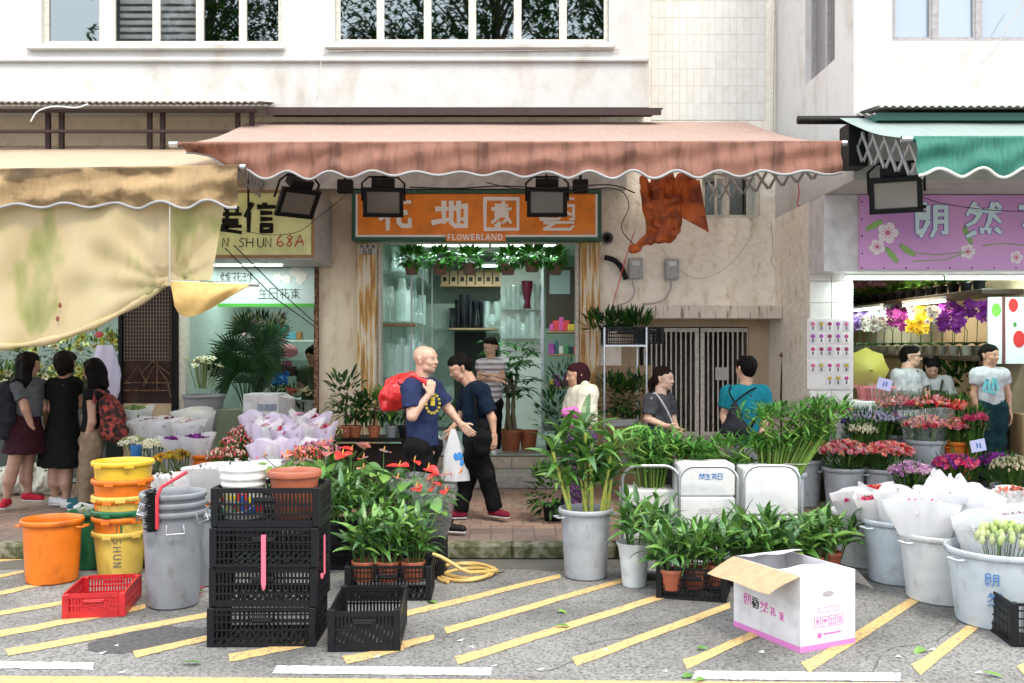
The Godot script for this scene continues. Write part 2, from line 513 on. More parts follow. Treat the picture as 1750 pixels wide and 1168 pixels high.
func strip(mb: MB, pts: Array, h: float) -> void:
	for i in range(0, pts.size() - 3, 2):
		var q := []
		for k in [i, i + 1, i + 3, i + 2]:
			var p := G(pts[k].x, pts[k].y)
			p.y = h
			q.append(p)
		mb.quad(q[0], q[1], q[2], q[3], Vector3.UP)
func ground() -> void:
	var mb := MB.new()
	mb.quad(V(-150, 0, -150), V(150, 0, -150), V(150, 0, 150), V(-150, 0, 150), Vector3.UP)
	var road := struct("road", mb, mats.asphalt)
	var hatch := [[-140, 1045, 115, 990, 8], [-60, 1060, 110, 1031, 9], [0, 1085, 248, 1038, 11], [14, 1117, 355, 1052, 12], [232, 1120, 360, 1090, 12], [392, 1126, 540, 1098, 14],
		[688, 1052, 958, 985, 10], [764, 1079, 1066, 993, 11], [592, 1130, 690, 1108, 14], [690, 1103, 742, 1090, 12], [783, 1131, 1140, 1018, 14], [985, 1133, 1248, 1036, 15], [1174, 1137, 1300, 1080, 17], [1376, 1143, 1568, 1022, 17], [1565, 1146, 1668, 1066, 19], [1745, 1150, 1830, 1090, 20],
		[-170, 1018, 40, 978, 7], [-200, 975, 45, 955, 5]]
	for s in hatch:
		var m2 := MB.new()
		var n := 8
		var pts := []
		for i in n + 1:
			var t := float(i) / n
			var x := lerpf(s[0], s[2], t)
			var y := lerpf(s[1], s[3], t)
			var w: float = s[4] * lerpf(1.0, 0.72, t) * 0.5
			var j := rr(-0.8, 0.8)
			var sl: float = (s[2] - s[0]) / (s[1] - s[3])
			var k := 0.45 * w if i == 0 else 0.0
			pts.append(Vector2(x - k * rr(0.5, 2.5), y - w + j * 0.4))
			pts.append(Vector2(x + (w * 0.9 if sl < 2.0 else 0.0), y + w + j))
		strip(m2, pts, 0.004)
		part("yellow_line", m2, mats.yellow_line, road)
	for s in [[-60, 1131, 160, 1134, 12], [473, 1139, 841, 1143, 13], [1190, 1148, 1540, 1152, 14]]:
		var m2 := MB.new()
		var pts := []
		for i in 9:
			var t := i / 8.0
			var x := lerpf(s[0], s[2], t)
			var y := lerpf(s[1], s[3], t)
			pts.append(Vector2(x, y + rr(-0.3, 0.3)))
			pts.append(Vector2(x - 8.0 + 6.0 * t, y + s[4] + rr(-0.5, 0.5)))
		strip(m2, pts, 0.004)
		part("white_line", m2, mats.white_line, road)
	var m3 := MB.new()
	strip(m3, [Vector2(-300, 1155), Vector2(-300, 1182), Vector2(200, 1158), Vector2(200, 1185), Vector2(900, 1164), Vector2(900, 1191), Vector2(2000, 1172), Vector2(2000, 1199)], 0.004)
	part("yellow_line", m3, mats.yellow_line, road)
	var m4 := MB.new()
	var pp := []
	for i in 15:
		var t := i / 14.0
		var x := lerpf(150, 352, t)
		var hw := 24.0 * pow(sin(PI * clampf(t * 0.9 + 0.06, 0, 1)), 0.6)
		var cy := lerpf(1108, 1086, t)
		pp.append(Vector2(x, cy - hw + rr(-2, 2)))
		pp.append(Vector2(x, cy + hw * 0.7 + rr(-2, 2)))
	strip(m4, pp, 0.002)
	part("tar_patch", m4, mat("tar", Color(0.07, 0.068, 0.068), 0.75, {"tex": noise_tex("cracks", 0.03, 0.1, 1.9, 4, 512, FastNoiseLite.TYPE_CELLULAR, 6), "scale": V(1.2, 1, 3.0), "bump": noise_tex("cracks", 0.03, 0.1, 1.9), "bump_scale": 1.2}), road)
	for q in [[[700, 1110], [735, 1085], [760, 1088], [800, 1060], [870, 1052]], [[930, 1150], [1000, 1120], [1010, 1100], [1090, 1088]], [[1490, 1150], [1520, 1110], [1600, 1095], [1640, 1060]], [[20, 1120], [80, 1095], [130, 1098]]]:
		var ck := MB.new()
		var cl := []
		for w in q:
			cl.append(G(w[0], w[1], 0.001))
		cl = smooth_line(cl, 6)
		for i in cl.size() - 1:
			var sd := V(rr(-0.006, 0.006), 0.0022, rr(0.003, 0.01))
			ck.quad(cl[i], cl[i + 1], cl[i + 1] + sd, cl[i] + sd, Vector3.UP)
		part("crack", ck, mat("crack_tar", Color(0.06, 0.058, 0.056), 0.85), road)
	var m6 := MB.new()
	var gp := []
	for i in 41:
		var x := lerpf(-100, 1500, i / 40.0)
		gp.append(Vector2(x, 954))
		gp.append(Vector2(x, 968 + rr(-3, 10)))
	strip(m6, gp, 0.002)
	part("gutter_grit", m6, mat("grit", Color(0.13, 0.12, 0.1), 0.8, {"tex": tex.grain, "scale": 0.7, "bump": tex.grain, "bump_scale": 0.8}), road)  # gutter dirt, with the kerb shadow painted into the same dark colour
	mb = MB.new()
	mb.box(V(-60, -0.2, -40), V(60, PAVE - 0.006, -8.6))
	var pv := struct("pavement", mb, mats.joint)
	var rest := MB.new()
	var paver_mesh := []
	for k in 2:
		var pm := MB.new()
		pm.cbox(V(-0.0975, -0.03, -0.0975), V(0.0975, 0, 0.0975), 0.004)
		paver_mesh.append(pm.mesh())
	var edge_mesh := MB.new()
	edge_mesh.cbox(V(-0.0955, -0.03, -0.141), V(0.0955, 0, 0.141), 0.004)
	var em := edge_mesh.mesh()
	var row := 0
	var z := -8.6
	while z > -12.2:
		var edge := row < 2
		var dp := 0.287 if edge else 0.2
		var w := 0.195 if edge else 0.2
		var ox := 0.0 if edge or row % 2 == 0 else 0.1
		var count := int(14.0 / w)
		for i in count:
			var x := -7.5 + i * w + ox
			var d := -z
			var px := CX + x * FOC / d
			var py := CY + (EYE - PAVE) * FOC / d
			var seen := (px > 765 and px < 975) or (px < 170 and px > -40 and py > 850) or (px > 1375 and px < 1440 and py > 850)
			var lift := rr(-0.0015, 0.0015)
			var at := V(x, PAVE + lift, z - dp * 0.5)
			if seen:
				var o := part("paver", em if edge else paver_mesh[0], mats[("edge_paver%d" if edge else "paver%d") % rng.randi_range(0, 3)], pv)
				o.position = at
			else:
				rest.box(at - V(w * 0.49, 0.03, dp * 0.49), at + V(w * 0.49, 0, dp * 0.49))
		z -= dp
		row += 1
	stuff(part("pavers", rest, mats.paver0, pv))
	var kx := -9.0
	var kb := MB.new()
	kb.box(V(-60, -0.2, -8.6), V(60, 0.05, -8.47))
	var kerb := struct("kerb", kb, mats.joint)
	while kx < 9.0:
		var m5 := MB.new()
		m5.cbox(V(kx + 0.004, 0.0, -8.598), V(kx + 0.896, PAVE, -8.42), 0.018)
		part("kerb_stone", m5, mats.kerb, kerb)
		kx += 0.9

func wall(mb: MB, x0: float, x1: float, y0: float, y1: float, z0: float, z1: float, holes: Array) -> void:
	var xs := [x0, x1]
	for h in holes:
		xs.append(clampf(h[0], x0, x1)); xs.append(clampf(h[1], x0, x1))
	xs.sort()
	for i in xs.size() - 1:
		if xs[i + 1] - xs[i] < 0.001:
			continue
		var mid: float = (xs[i] + xs[i + 1]) / 2
		var spans := []
		for h in holes:
			if mid > h[0] and mid < h[1]:
				spans.append([h[2], h[3]])
		spans.sort()
		var y := y0
		for s in spans:
			if s[0] > y + 0.001:
				mb.box(V(xs[i], y, z0), V(xs[i + 1], s[0], z1))
			y = max(y, s[1])
		if y < y1 - 0.001:
			mb.box(V(xs[i], y, z0), V(xs[i + 1], y1, z1))
func window(parent: Node3D, x0: float, x1: float, y0: float, y1: float, z: float, cuts: Array, frame: Material, glass: Material, thick := 0.035) -> Node3D:
	var w := Node3D.new()
	w.name = "window"
	parent.add_child(w, true)
	var fr := MB.new()
	fr.cbox(V(x0, y0, z - 0.03), V(x1, y0 + thick, z + 0.03), 0.004)
	fr.cbox(V(x0, y1 - thick, z - 0.03), V(x1, y1, z + 0.03), 0.004)
	var xs := [[x0, thick]] + cuts + [[x1 - thick, thick]]
	for c in xs:
		fr.cbox(V(c[0], y0 + thick, z - 0.028), V(c[0] + c[1], y1 - thick, z + 0.028), 0.004)
	part("frame", fr, frame, w)
	for i in xs.size() - 1:
		var p := MB.new()
		var a: float = xs[i][0] + xs[i][1]
		var b: float = xs[i + 1][0]
		var s := 0.02
		for q in [[a, a + s, y0 + thick, y1 - thick], [b - s, b, y0 + thick, y1 - thick]]:
			p.box(V(q[0], q[2], z - 0.02), V(q[1], q[3], z + 0.018))
		for q in [[y0 + thick, y0 + thick + s], [y1 - thick - s, y1 - thick]]:
			p.box(V(a + s, q[0], z - 0.02), V(b - s, q[1], z + 0.018))
		part("sash", p, frame, w)
		var g := MB.new()
		var tilt := rr(-0.012, 0.012)
		var tilt2 := rr(-0.006, 0.006)
		g.quad(V(a + s, y0 + thick + s, z - tilt - tilt2), V(b - s, y0 + thick + s, z + tilt - tilt2), V(b - s, y1 - thick - s, z + tilt + tilt2), V(a + s, y1 - thick - s, z - tilt + tilt2), V(0, 0, 1))
		part("pane", g, mats.plain_glass if cuts.size() == 4 and i in [1, 2] else glass, w)
	return w
func upper_buildings() -> void:
	var b := thing("white_building", "white rendered upper storey with two long rows of windows over the shops", "building", V(-3, 4.68, -11.7))
	var o := b.position
	var d := 11.7
	var holes := [[X(70, d), X(481, d), Y(75, d), 7.0], [X(572, d), X(1041, d), Y(72, d), 7.0]]
	var mb := MB.new()
	wall(mb, -9.5, X(1110, d), 4.68, 9.0, -12.0, -d, holes)
	mb.box(V(-9.5, 4.68, -15.5), V(X(1110, d), 4.8, -12.0))
	mb.box(V(-9.5, 8.8, -15.5), V(X(1110, d), 9.0, -12.0))
	mb.box(V(-9.5, 4.8, -15.6), V(X(1110, d), 8.8, -15.5))
	mb.box(V(X(1110, d) - 0.2, 4.8, -15.5), V(X(1110, d), 8.8, -12.0))
	shift(part("wall", mb, mats.white_wall, b), o)
	var rm := MB.new()
	rm.box(V(-9.4, 4.81, -13.2), V(1.4, 8.75, -13.1))
	rm.box(V(-9.4, 4.81, -13.1), V(1.4, 4.9, -12.05))
	rm.box(V(-9.4, 7.3, -13.1), V(1.4, 7.4, -12.05))
	rm.box(V(-9.5, 4.81, -13.1), V(-9.4, 7.4, -12.05))
	rm.box(V(1.4, 4.81, -13.1), V(1.43, 7.4, -12.05))
	shift(part("room_lining", rm, mats.room_paint, b), o)
	var c1 := [[X(168, d), 0.15]]
	for px in [262, 337, 411]:
		c1.append([X(px, d) - 0.02, 0.05])
	var w1 := window(b, holes[0][0], holes[0][1], holes[0][2], 7.0, -d - 0.09, c1, mats.frame_paint, mats.window_glass)
	shift(w1, o)
	var c2 := []
	for px in [648, 729, 806, 884, 962]:
		c2.append([X(px, d) - 0.02, 0.05])
	var w2 := window(b, holes[1][0], holes[1][1], holes[1][2], 7.0, -d - 0.09, c2, mats.frame_paint, mats.window_glass)
	shift(w2, o)
	for i in 9:
		var sl := MB.new()
		var y: float = holes[0][2] + 0.07 + i * 0.085
		sl.obox(V((X(192, d) + X(335, d)) / 2, y, -d - 0.22), V(X(335, d) - X(192, d), 0.045, 0.006), Basis(Vector3.RIGHT, 0.5))
		part("blind_slat", sl, mats.blind, w1)
	for q in [[48, 487, 78, 87], [556, 1050, 76, 85]]:
		var s := MB.new()
		s.cbox(V(X(q[0], d), Y(q[3], d), -d), V(X(q[1], d), Y(q[2], d), -d + 0.07), 0.012)
		shift(part("sill", s, mats.white_wall, b), o)
	var s2 := MB.new()
	s2.cbox(V(-9.5, Y(107, d), -d), V(X(1108, d), Y(99, d), -d + 0.05), 0.012)
	shift(part("string_course", s2, mats.white_wall, b), o)
	var d2 := 12.2
	var t := thing("tiled_wall", "cream tiled building wall behind the peach awning, plastered cream below", "wall", V(2.4, PAVE, -d2))
	var o2 := t.position
	mb = MB.new()
	wall(mb, X(1024, d2) + 0.004, 3.27, PAVE, 9.0, -12.5, -d2, [[X(1200, d2), X(1292, d2), Y(373, d2), Y(296, d2)], [X(1062, d2), X(1340, d2), PAVE - 0.1, Y(545, d2)]])
	shift(part("plaster", mb, mats.cream_wall, t), o2)
	var tm := []
	for k in 3:
		var q := MB.new()
		q.cbox(V(-0.0439, -0.1055, 0), V(0.0439, 0.1055, 0.008), 0.003)
		tm.append(q.mesh())
	for r in 9:
		for k in 16:
			var tl := part("tile", tm[0], mats["wall_tile%d" % rng.randi_range(0, 2)], t)
			tl.position = V(X(1112, d2) + 0.05 + k * 0.0885, Y(205, d2) + 0.1 + r * 0.212, -d2 + rr(-0.001, 0.001)) - o2
	var w3 := window(t, X(1200, d2), X(1292, d2), Y(373, d2), Y(296, d2), -d2 - 0.12, [[X(1243, d2), 0.03]], mats.frame_paint, mats.window_glass)
	shift(w3, o2)
	for s in [[X(1228, d2), 0.9, 0.2], [X(1285, d2), -1.1, -0.17]]:
		var sh := MB.new()
		var bs := Basis(Vector3.UP, s[1])
		for q in [[-0.1, 0.02], [0.1, 0.02]]:
			sh.obox(V(s[0], 3.68, -d2 + 0.06) + bs * V(q[0], 0, 0), V(0.03, 0.5, 0.02), bs)
		for q in [-0.24, 0.24]:
			sh.obox(V(s[0], 3.68 + q, -d2 + 0.06), V(0.18, 0.03, 0.02), bs)
		part("open_casement", sh, mats.frame_paint, w3)
		var gl := MB.new()
		gl.obox(V(s[0], 3.68, -d2 + 0.06), V(0.17, 0.46, 0.004), bs)
		part("pane", gl, mats.clear_glass, w3)
	var dr := MB.new()
	dr.box(V(X(1195, d2), 3.3, -13.4), V(X(1298, d2), 4.1, -13.3))
	for q in [[1195, 1196], [1297, 1298]]:
		dr.box(V(X(q[0], d2), 3.3, -13.3), V(X(q[1], d2), 4.1, -12.5))
	dr.box(V(X(1196, d2), 4.05, -13.3), V(X(1297, d2), 4.1, -12.5))
	dr.box(V(X(1196, d2), 3.3, -13.3), V(X(1297, d2), 3.35, -12.5))
	shift(part("room_lining", dr, mats.room_paint, t), o2)
	var cs := MB.new()
	cs.cbox(V(X(1060, 11.85), Y(545, 11.85), -12.2), V(3.265, Y(522, 11.85), -11.85), 0.01)
	var cm := mat("old_concrete", Color(0.64, 0.58, 0.5), 0.9, {"tex": tex.plaster_patch, "scale": 1.3, "stain": ramp_tex("black_drips", 0.035, [[0.0, Color(0.2, 0.18, 0.16)], [0.22, Color(0.5, 0.45, 0.4)], [0.34, Color(1, 1, 1)], [1.0, Color(1, 1, 1)]], 4, 512, 51), "stain_scale": V(0.8, 0.1, 0.8)})
	shift(part("canopy_slab", cs, cm, t), o2)
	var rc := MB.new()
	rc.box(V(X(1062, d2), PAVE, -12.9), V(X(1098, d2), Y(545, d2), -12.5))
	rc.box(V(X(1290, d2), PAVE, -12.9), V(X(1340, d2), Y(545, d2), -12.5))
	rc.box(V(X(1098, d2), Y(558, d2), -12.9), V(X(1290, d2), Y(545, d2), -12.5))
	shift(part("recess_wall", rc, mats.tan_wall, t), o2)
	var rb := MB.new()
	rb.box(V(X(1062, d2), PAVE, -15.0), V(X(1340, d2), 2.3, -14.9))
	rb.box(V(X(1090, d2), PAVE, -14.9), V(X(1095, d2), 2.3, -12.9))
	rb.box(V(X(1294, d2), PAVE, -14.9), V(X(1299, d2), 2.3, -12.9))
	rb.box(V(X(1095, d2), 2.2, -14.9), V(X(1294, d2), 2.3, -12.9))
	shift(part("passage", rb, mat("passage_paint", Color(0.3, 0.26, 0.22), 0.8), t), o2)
	var dg := 12.56
	for gi in 2:
		var x0 := X([1100, 1197][gi], dg)
		var x1 := X([1194, 1291][gi], dg)
		var yt := Y(561, dg)
		var g := thing("metal_gate", ["barred steel gate with bare lower sheet, under the concrete canopy", "barred steel gate with paper notices behind the man in teal"][gi], "gate", V((x0 + x1) / 2, PAVE, -dg), "gates under the canopy")
		var fr := MB.new()
		fr.box(V(x0, PAVE + 0.02, -dg - 0.02), V(x0 + 0.05, yt, -dg + 0.02))
		fr.box(V(x1 - 0.05, PAVE + 0.02, -dg - 0.02), V(x1, yt, -dg + 0.02))
		for yy in [yt - 0.05, Y(745, dg)]:
			fr.box(V(x0 + 0.05, yy, -dg - 0.02), V(x1 - 0.05, yy + 0.05, -dg + 0.02))
		shift(part("frame", fr, mats.frame_paint, g), g.position)
		for i in 9:
			var br := MB.new()
			var bx := lerpf(x0 + 0.1, x1 - 0.1, i / 8.0)
			br.box(V(bx - 0.009, Y(745, dg) + 0.05, -dg - 0.009), V(bx + 0.009, yt - 0.05, -dg + 0.009))
			shift(part("bar", br, mats.frame_paint, g), g.position)
		var sh := MB.new()
		sh.box(V(x0 + 0.05, PAVE + 0.06, -dg - 0.005), V(x1 - 0.05, Y(745, dg), -dg + 0.006))
		shift(part("lower_sheet", sh, mat("gate_sheet", Color(0.42, 0.38, 0.36), 0.5, {"tex": tex.plaster_patch, "scale": 0.9}), g), g.position)
		if gi == 0:
			var bl := MB.new()
			bl.box(V(x0 + 0.3, PAVE + 0.25, -dg + 0.008), V(x1 - 0.06, Y(775, dg), -dg + 0.011))
			shift(part("faded_poster", bl, mat("pink_poster", Color(1, 1, 1), 0.6, {"tex": ramp_tex("pink_wash", 0.02, [[0.0, Color(0.8, 0.78, 0.76)], [0.45, Color(0.72, 0.66, 0.65)], [0.6, Color(0.7, 0.4, 0.45)], [1.0, Color(0.75, 0.55, 0.58)]], 4, 256, 61), "scale": 1.6}), g), g.position)
		else:
			for q in [[1202, 1240, 755, 800], [1202, 1240, 806, 850], [1222, 1245, 628, 650]]:
				var nb := MB.new()
				var zz: float = -dg + (0.008 if q[2] > 700 else 0.024)
				nb.box(V(X(q[0], dg), Y(q[3], dg), zz), V(X(q[1], dg), Y(q[2], dg), zz + 0.003))
				shift(part("notice", nb, mat("notice", Color(0.6, 0.58, 0.55), 0.6, {"tex": noise_tex("print", 0.09, 0.4, 1.4, 2, 256, FastNoiseLite.TYPE_CELLULAR, 2), "scale": V(2, 9, 2)}), g), g.position)
	var rgt := thing("corner_building", "white building jutting out over the orchid shop, with a side window", "building", V(5, PAVE, -9.4))
	var o3 := rgt.position
	var d3 := 9.4
	mb = MB.new()
	var hx := [X(1525, d3), X(1525, d3) + 1.45]
	var hy := [Y(70, d3), 6.0]
	wall(mb, 3.27, 9.0, 3.42, 9.0, -9.6, -d3, [[hx[0], hx[1], hy[0], hy[1]]])
	mb.box(V(3.27, 3.42, -12.5), V(9.0, 3.55, -9.6))
	var sw := [9.95, 10.8]
	var sy0 := 4.74
	mb.box(V(3.27, 3.55, -sw[0]), V(3.47, 9.0, -9.6))
	mb.box(V(3.27, 3.55, -14.0), V(3.47, 9.0, -sw[1] - 0.15))
	mb.box(V(3.27, 3.55, -sw[1] - 0.15), V(3.47, sy0, -sw[0]))
	mb.box(V(3.27, 6.2, -sw[1] - 0.15), V(3.47, 9.0, -sw[0]))
	mb.box(V(3.47, 8.8, -14.0), V(9.0, 9.0, -9.6))
	shift(part("wall", mb, mats.white_wall, rgt), o3)
	var lw := MB.new()
	lw.box(V(3.27, PAVE, -14.0), V(3.47, 3.42, -11.1))
	shift(part("side_wall", lw, mats.cream_wall, rgt), o3)
	var room := MB.new()
	room.box(V(3.6, 3.56, -12.0), V(9, 8.7, -11.9))
	shift(part("room_lining", room, mat("pale_room", Color(0.3, 0.34, 0.4), 0.8), rgt), o3)
	var w4 := window(rgt, hx[0], hx[1], hy[0], hy[1], -d3 - 0.08, [[X(1597, d3), 0.05], [X(1672, d3), 0.05]], mats.grey_frame, mat("sky_glass", Color(0.28, 0.33, 0.4), 0.03, {"spec": 1.0}))  # reflected sky is painted into the panes as a pale blue base colour
	shift(w4, o3)
	var sd := Node3D.new()
	sd.name = "side_window"
	rgt.add_child(sd)
	var sf := MB.new()
	for q in [[sw[0], 0.05], [sw[1] + 0.1, 0.05], [(sw[0] + sw[1]) / 2, 0.05]]:
		sf.box(V(3.33, sy0, -q[0] - q[1]), V(3.4, 6.2, -q[0]))
	sf.box(V(3.33, sy0, -sw[1] - 0.1), V(3.4, sy0 + 0.05, -sw[0] - 0.05))
	shift(part("frame", sf, mats.grey_frame, sd), o3)
	var sg := MB.new()
	sg.quad(V(3.37, sy0, -sw[1] - 0.15), V(3.37, sy0, -sw[0]), V(3.37, 6.2, -sw[0]), V(3.37, 6.2, -sw[1] - 0.15), V(-1, 0, 0))
	shift(part("pane", sg, mat("side_glass", Color(0.16, 0.15, 0.15), 0.08, {"spec": 0.8}), sd), o3)
	var pier := MB.new()
	pier.box(V(3.27, PAVE, -11.1), V(X(1458, 10.8), 3.42, -10.82))
	shift(part("pier", pier, mats.cream_wall, rgt), o3)
	for r in 11:
		for k in 2:
			var q := MB.new()
			q.cbox(V(3.275 + k * 0.24, PAVE + 0.02 + r * 0.24, -10.82), V(3.275 + k * 0.24 + 0.235, PAVE + 0.255 + r * 0.24, -10.80), 0.004)
			shift(part("tile", q, mats["wall_tile%d" % rng.randi_range(0, 2)], rgt), o3)
func shift(n: Node3D, o: Vector3) -> Node3D:
	n.position -= o
	return n
func corrugated(mb: MB, a: Vector3, b: Vector3, out: Vector3, amp: float, pitch: float) -> void:
	var n := int((b - a).length() / pitch * 4)
	for side in 2:
		var rows := [PackedVector3Array(), PackedVector3Array()]
		for i in n + 1:
			var p := a.lerp(b, float(i) / n)
			var h := Vector3.UP * (amp * sin(TAU * i / 4.0 + 0.4) - 0.002 * side)
			rows[0].append(p + h)
			rows[1].append(p + out + h)
		mb.grid(rows, false, side == 1)

func lower_fronts() -> void:
	var d := 12.2
	var b := thing("shopfront_wall", "cream painted piers and lintel between the shop openings", "wall", V(-2, PAVE, -d))
	var o := b.position
	var mb := MB.new()
	mb.box(V(X(545, d), PAVE, -12.6), V(X(611, d), 4.68, -d))
	mb.box(V(-9.5, 3.5, -12.6), V(X(545, d), 4.68, -d - 0.02))
	mb.box(V(X(611, d), 3.7, -12.6), V(X(1026, d) + 0.045, 4.68, -d - 0.02))
	shift(part("pier", mb, mat("pier_paint", Color(0.69, 0.59, 0.45), 0.85, {"tex": tex.plaster_patch, "scale": 0.8, "stain": tex.drips, "stain_scale": V(0.9, 0.3, 0.9)}), b), o)
	var gm := mat("gold_peel", Color(1, 1, 1), 0.6, {"tex": ramp_tex("peel", 0.02, [[0.0, Color(0.2, 0.08, 0.02)], [0.35, Color(0.42, 0.22, 0.06)], [0.5, Color(0.55, 0.36, 0.13)], [0.62, Color(0.62, 0.55, 0.42)], [1.0, Color(0.68, 0.64, 0.54)]], 5, 512, 71), "scale": V(1.7, 0.13, 1.7)})
	for q in [[611, 645], [990, 1024]]:
		var p := MB.new()
		p.cbox(V(X(q[0], d) + 0.004, PAVE, -12.55), V(X(q[1], d), 3.698, -12.1), 0.01)
		shift(part("peeling_post", p, gm, b), o)
		var al := MB.new()
		var ax := X(q[1], d) + 0.003 if q[0] < 800 else X(q[0], d) - 0.043
		al.box(V(ax, PAVE + 0.32, -12.4), V(ax + 0.04, 3.14, -12.22))
		shift(part("door_jamb", al, mats.frame_paint, b), o)
	var np := MB.new()
	np.box(V(X(613, 12.09), Y(434, 12.09), -12.099), V(X(644, 12.09), Y(418, 12.09), -12.085))
	var plate := thing("number_plate", "small house number plate reading 68 on the rusty post", "sign", P(628, 434, 12.09))
	shift(part("plate", np, mat("plate_white", Color(0.5, 0.46, 0.42), 0.5), plate), plate.position)
	letters(plate, "68", "mono", 0.075, P(628, 430.5, 12.083) - plate.position, mats.black_metal, 0.002)
	for i in 3:
		var st := MB.new()
		stroke_char(st, "tree", V(-0.07 + i * 0.07, 0.09, 0.008), 0.04, 0.006, 0.002)
		part("character", st, mats.black_metal, plate)
	var s := thing("shop_steps", "two grey steps with a tiled top riser at the shop door", "steps", V(-0.4, PAVE, -11.9))
	var sp := s.position
	var m1 := MB.new()
	m1.cbox(V(X(647, d), PAVE, -12.3), V(X(990, d), PAVE + 0.17, -11.73), 0.015)
	shift(part("lower_step", m1, mats.step_stone, s), sp)
	var m2 := MB.new()
	m2.box(V(X(647, d), PAVE + 0.17, -12.5), V(X(990, d), PAVE + 0.315, -12.3))
	shift(part("upper_step", m2, mats.joint, s), sp)
	for i in 9:
		var t := MB.new()
		var x := X(647, d) + 0.005 + i * 0.275
		t.cbox(V(x, PAVE + 0.173, -12.3), V(x + 0.27, PAVE + 0.315, -12.288), 0.003)
		shift(part("tile", t, mat("riser_tile", Color(0.42, 0.36, 0.28), 0.4, {"tex": tex.soft, "scale": 2.0}), s), sp)
	var ev := thing("corrugated_eave", "rusty corrugated metal eave over the yellow awning", "eave", V(-5, 4.4, -11.5))
	var ep := ev.position
	mb = MB.new()
	corrugated(mb, V(-9, 4.72, -11.69), V(X(452, 11.2), 4.72, -11.69), V(0, -0.17, 0.75), 0.014, 0.075)
	shift(part("sheet", mb, mats.corrugated, ev), ep)
	for q in [[4.5, -11.05], [4.28, -11.1]]:
		var bm := MB.new()
		bm.box(V(-9, q[0] - 0.03, q[1] - 0.05), V(X(440, 11.1), q[0], q[1]))
		shift(part("beam", bm, mats.brown_beam, ev), ep)
	for px in [85, 108, 258, 280, 408, 432]:
		var bm := MB.new()
		bm.box(V(X(px, 11.3) - 0.025, 4.1, -11.28), V(X(px, 11.3) + 0.025, 4.54, -11.23))
		shift(part("upright", bm, mats.brown_beam, ev), ep)
	var e2 := thing("metal_flashing", "dark rusted metal flashing above the peach awning", "eave", V(-0.6, 4.6, -11.5))
	mb = MB.new()
	mb.hexa([V(X(455, 11.3), 4.56, -11.3), V(X(1133, 11.3), 4.56, -11.3), V(X(1120, 11.3), 4.56, -11.69), V(X(455, 11.3), 4.56, -11.69),
		V(X(455, 11.3), 4.575, -11.3), V(X(1133, 11.3), 4.575, -11.3), V(X(1120, 11.3), 4.66, -11.69), V(X(455, 11.3), 4.66, -11.69)])
	mb.box(V(X(455, 11.3), 4.49, -11.3), V(X(1130, 11.3), 4.56, -11.285))
	shift(part("sheet", mb, mats.brown_beam, e2), e2.position)
	var e3 := thing("corrugated_eave", "corrugated metal eave over the green awning", "eave", V(4.6, 3.9, -9.2))
	mb = MB.new()
	corrugated(mb, V(3.3, 4.06, -9.39), V(9, 4.06, -9.39), V(-0.0, -0.06, 0.5), 0.012, 0.07)
	shift(part("sheet", mb, mats.corrugated, e3), e3.position)
	var gb := MB.new()
	gb.box(V(3.35, 3.90, -9.38), V(9, 3.97, -9.0))
	shift(part("green_fascia", gb, mat("dark_green", Color(0.01, 0.09, 0.065), 0.5), e3), e3.position)

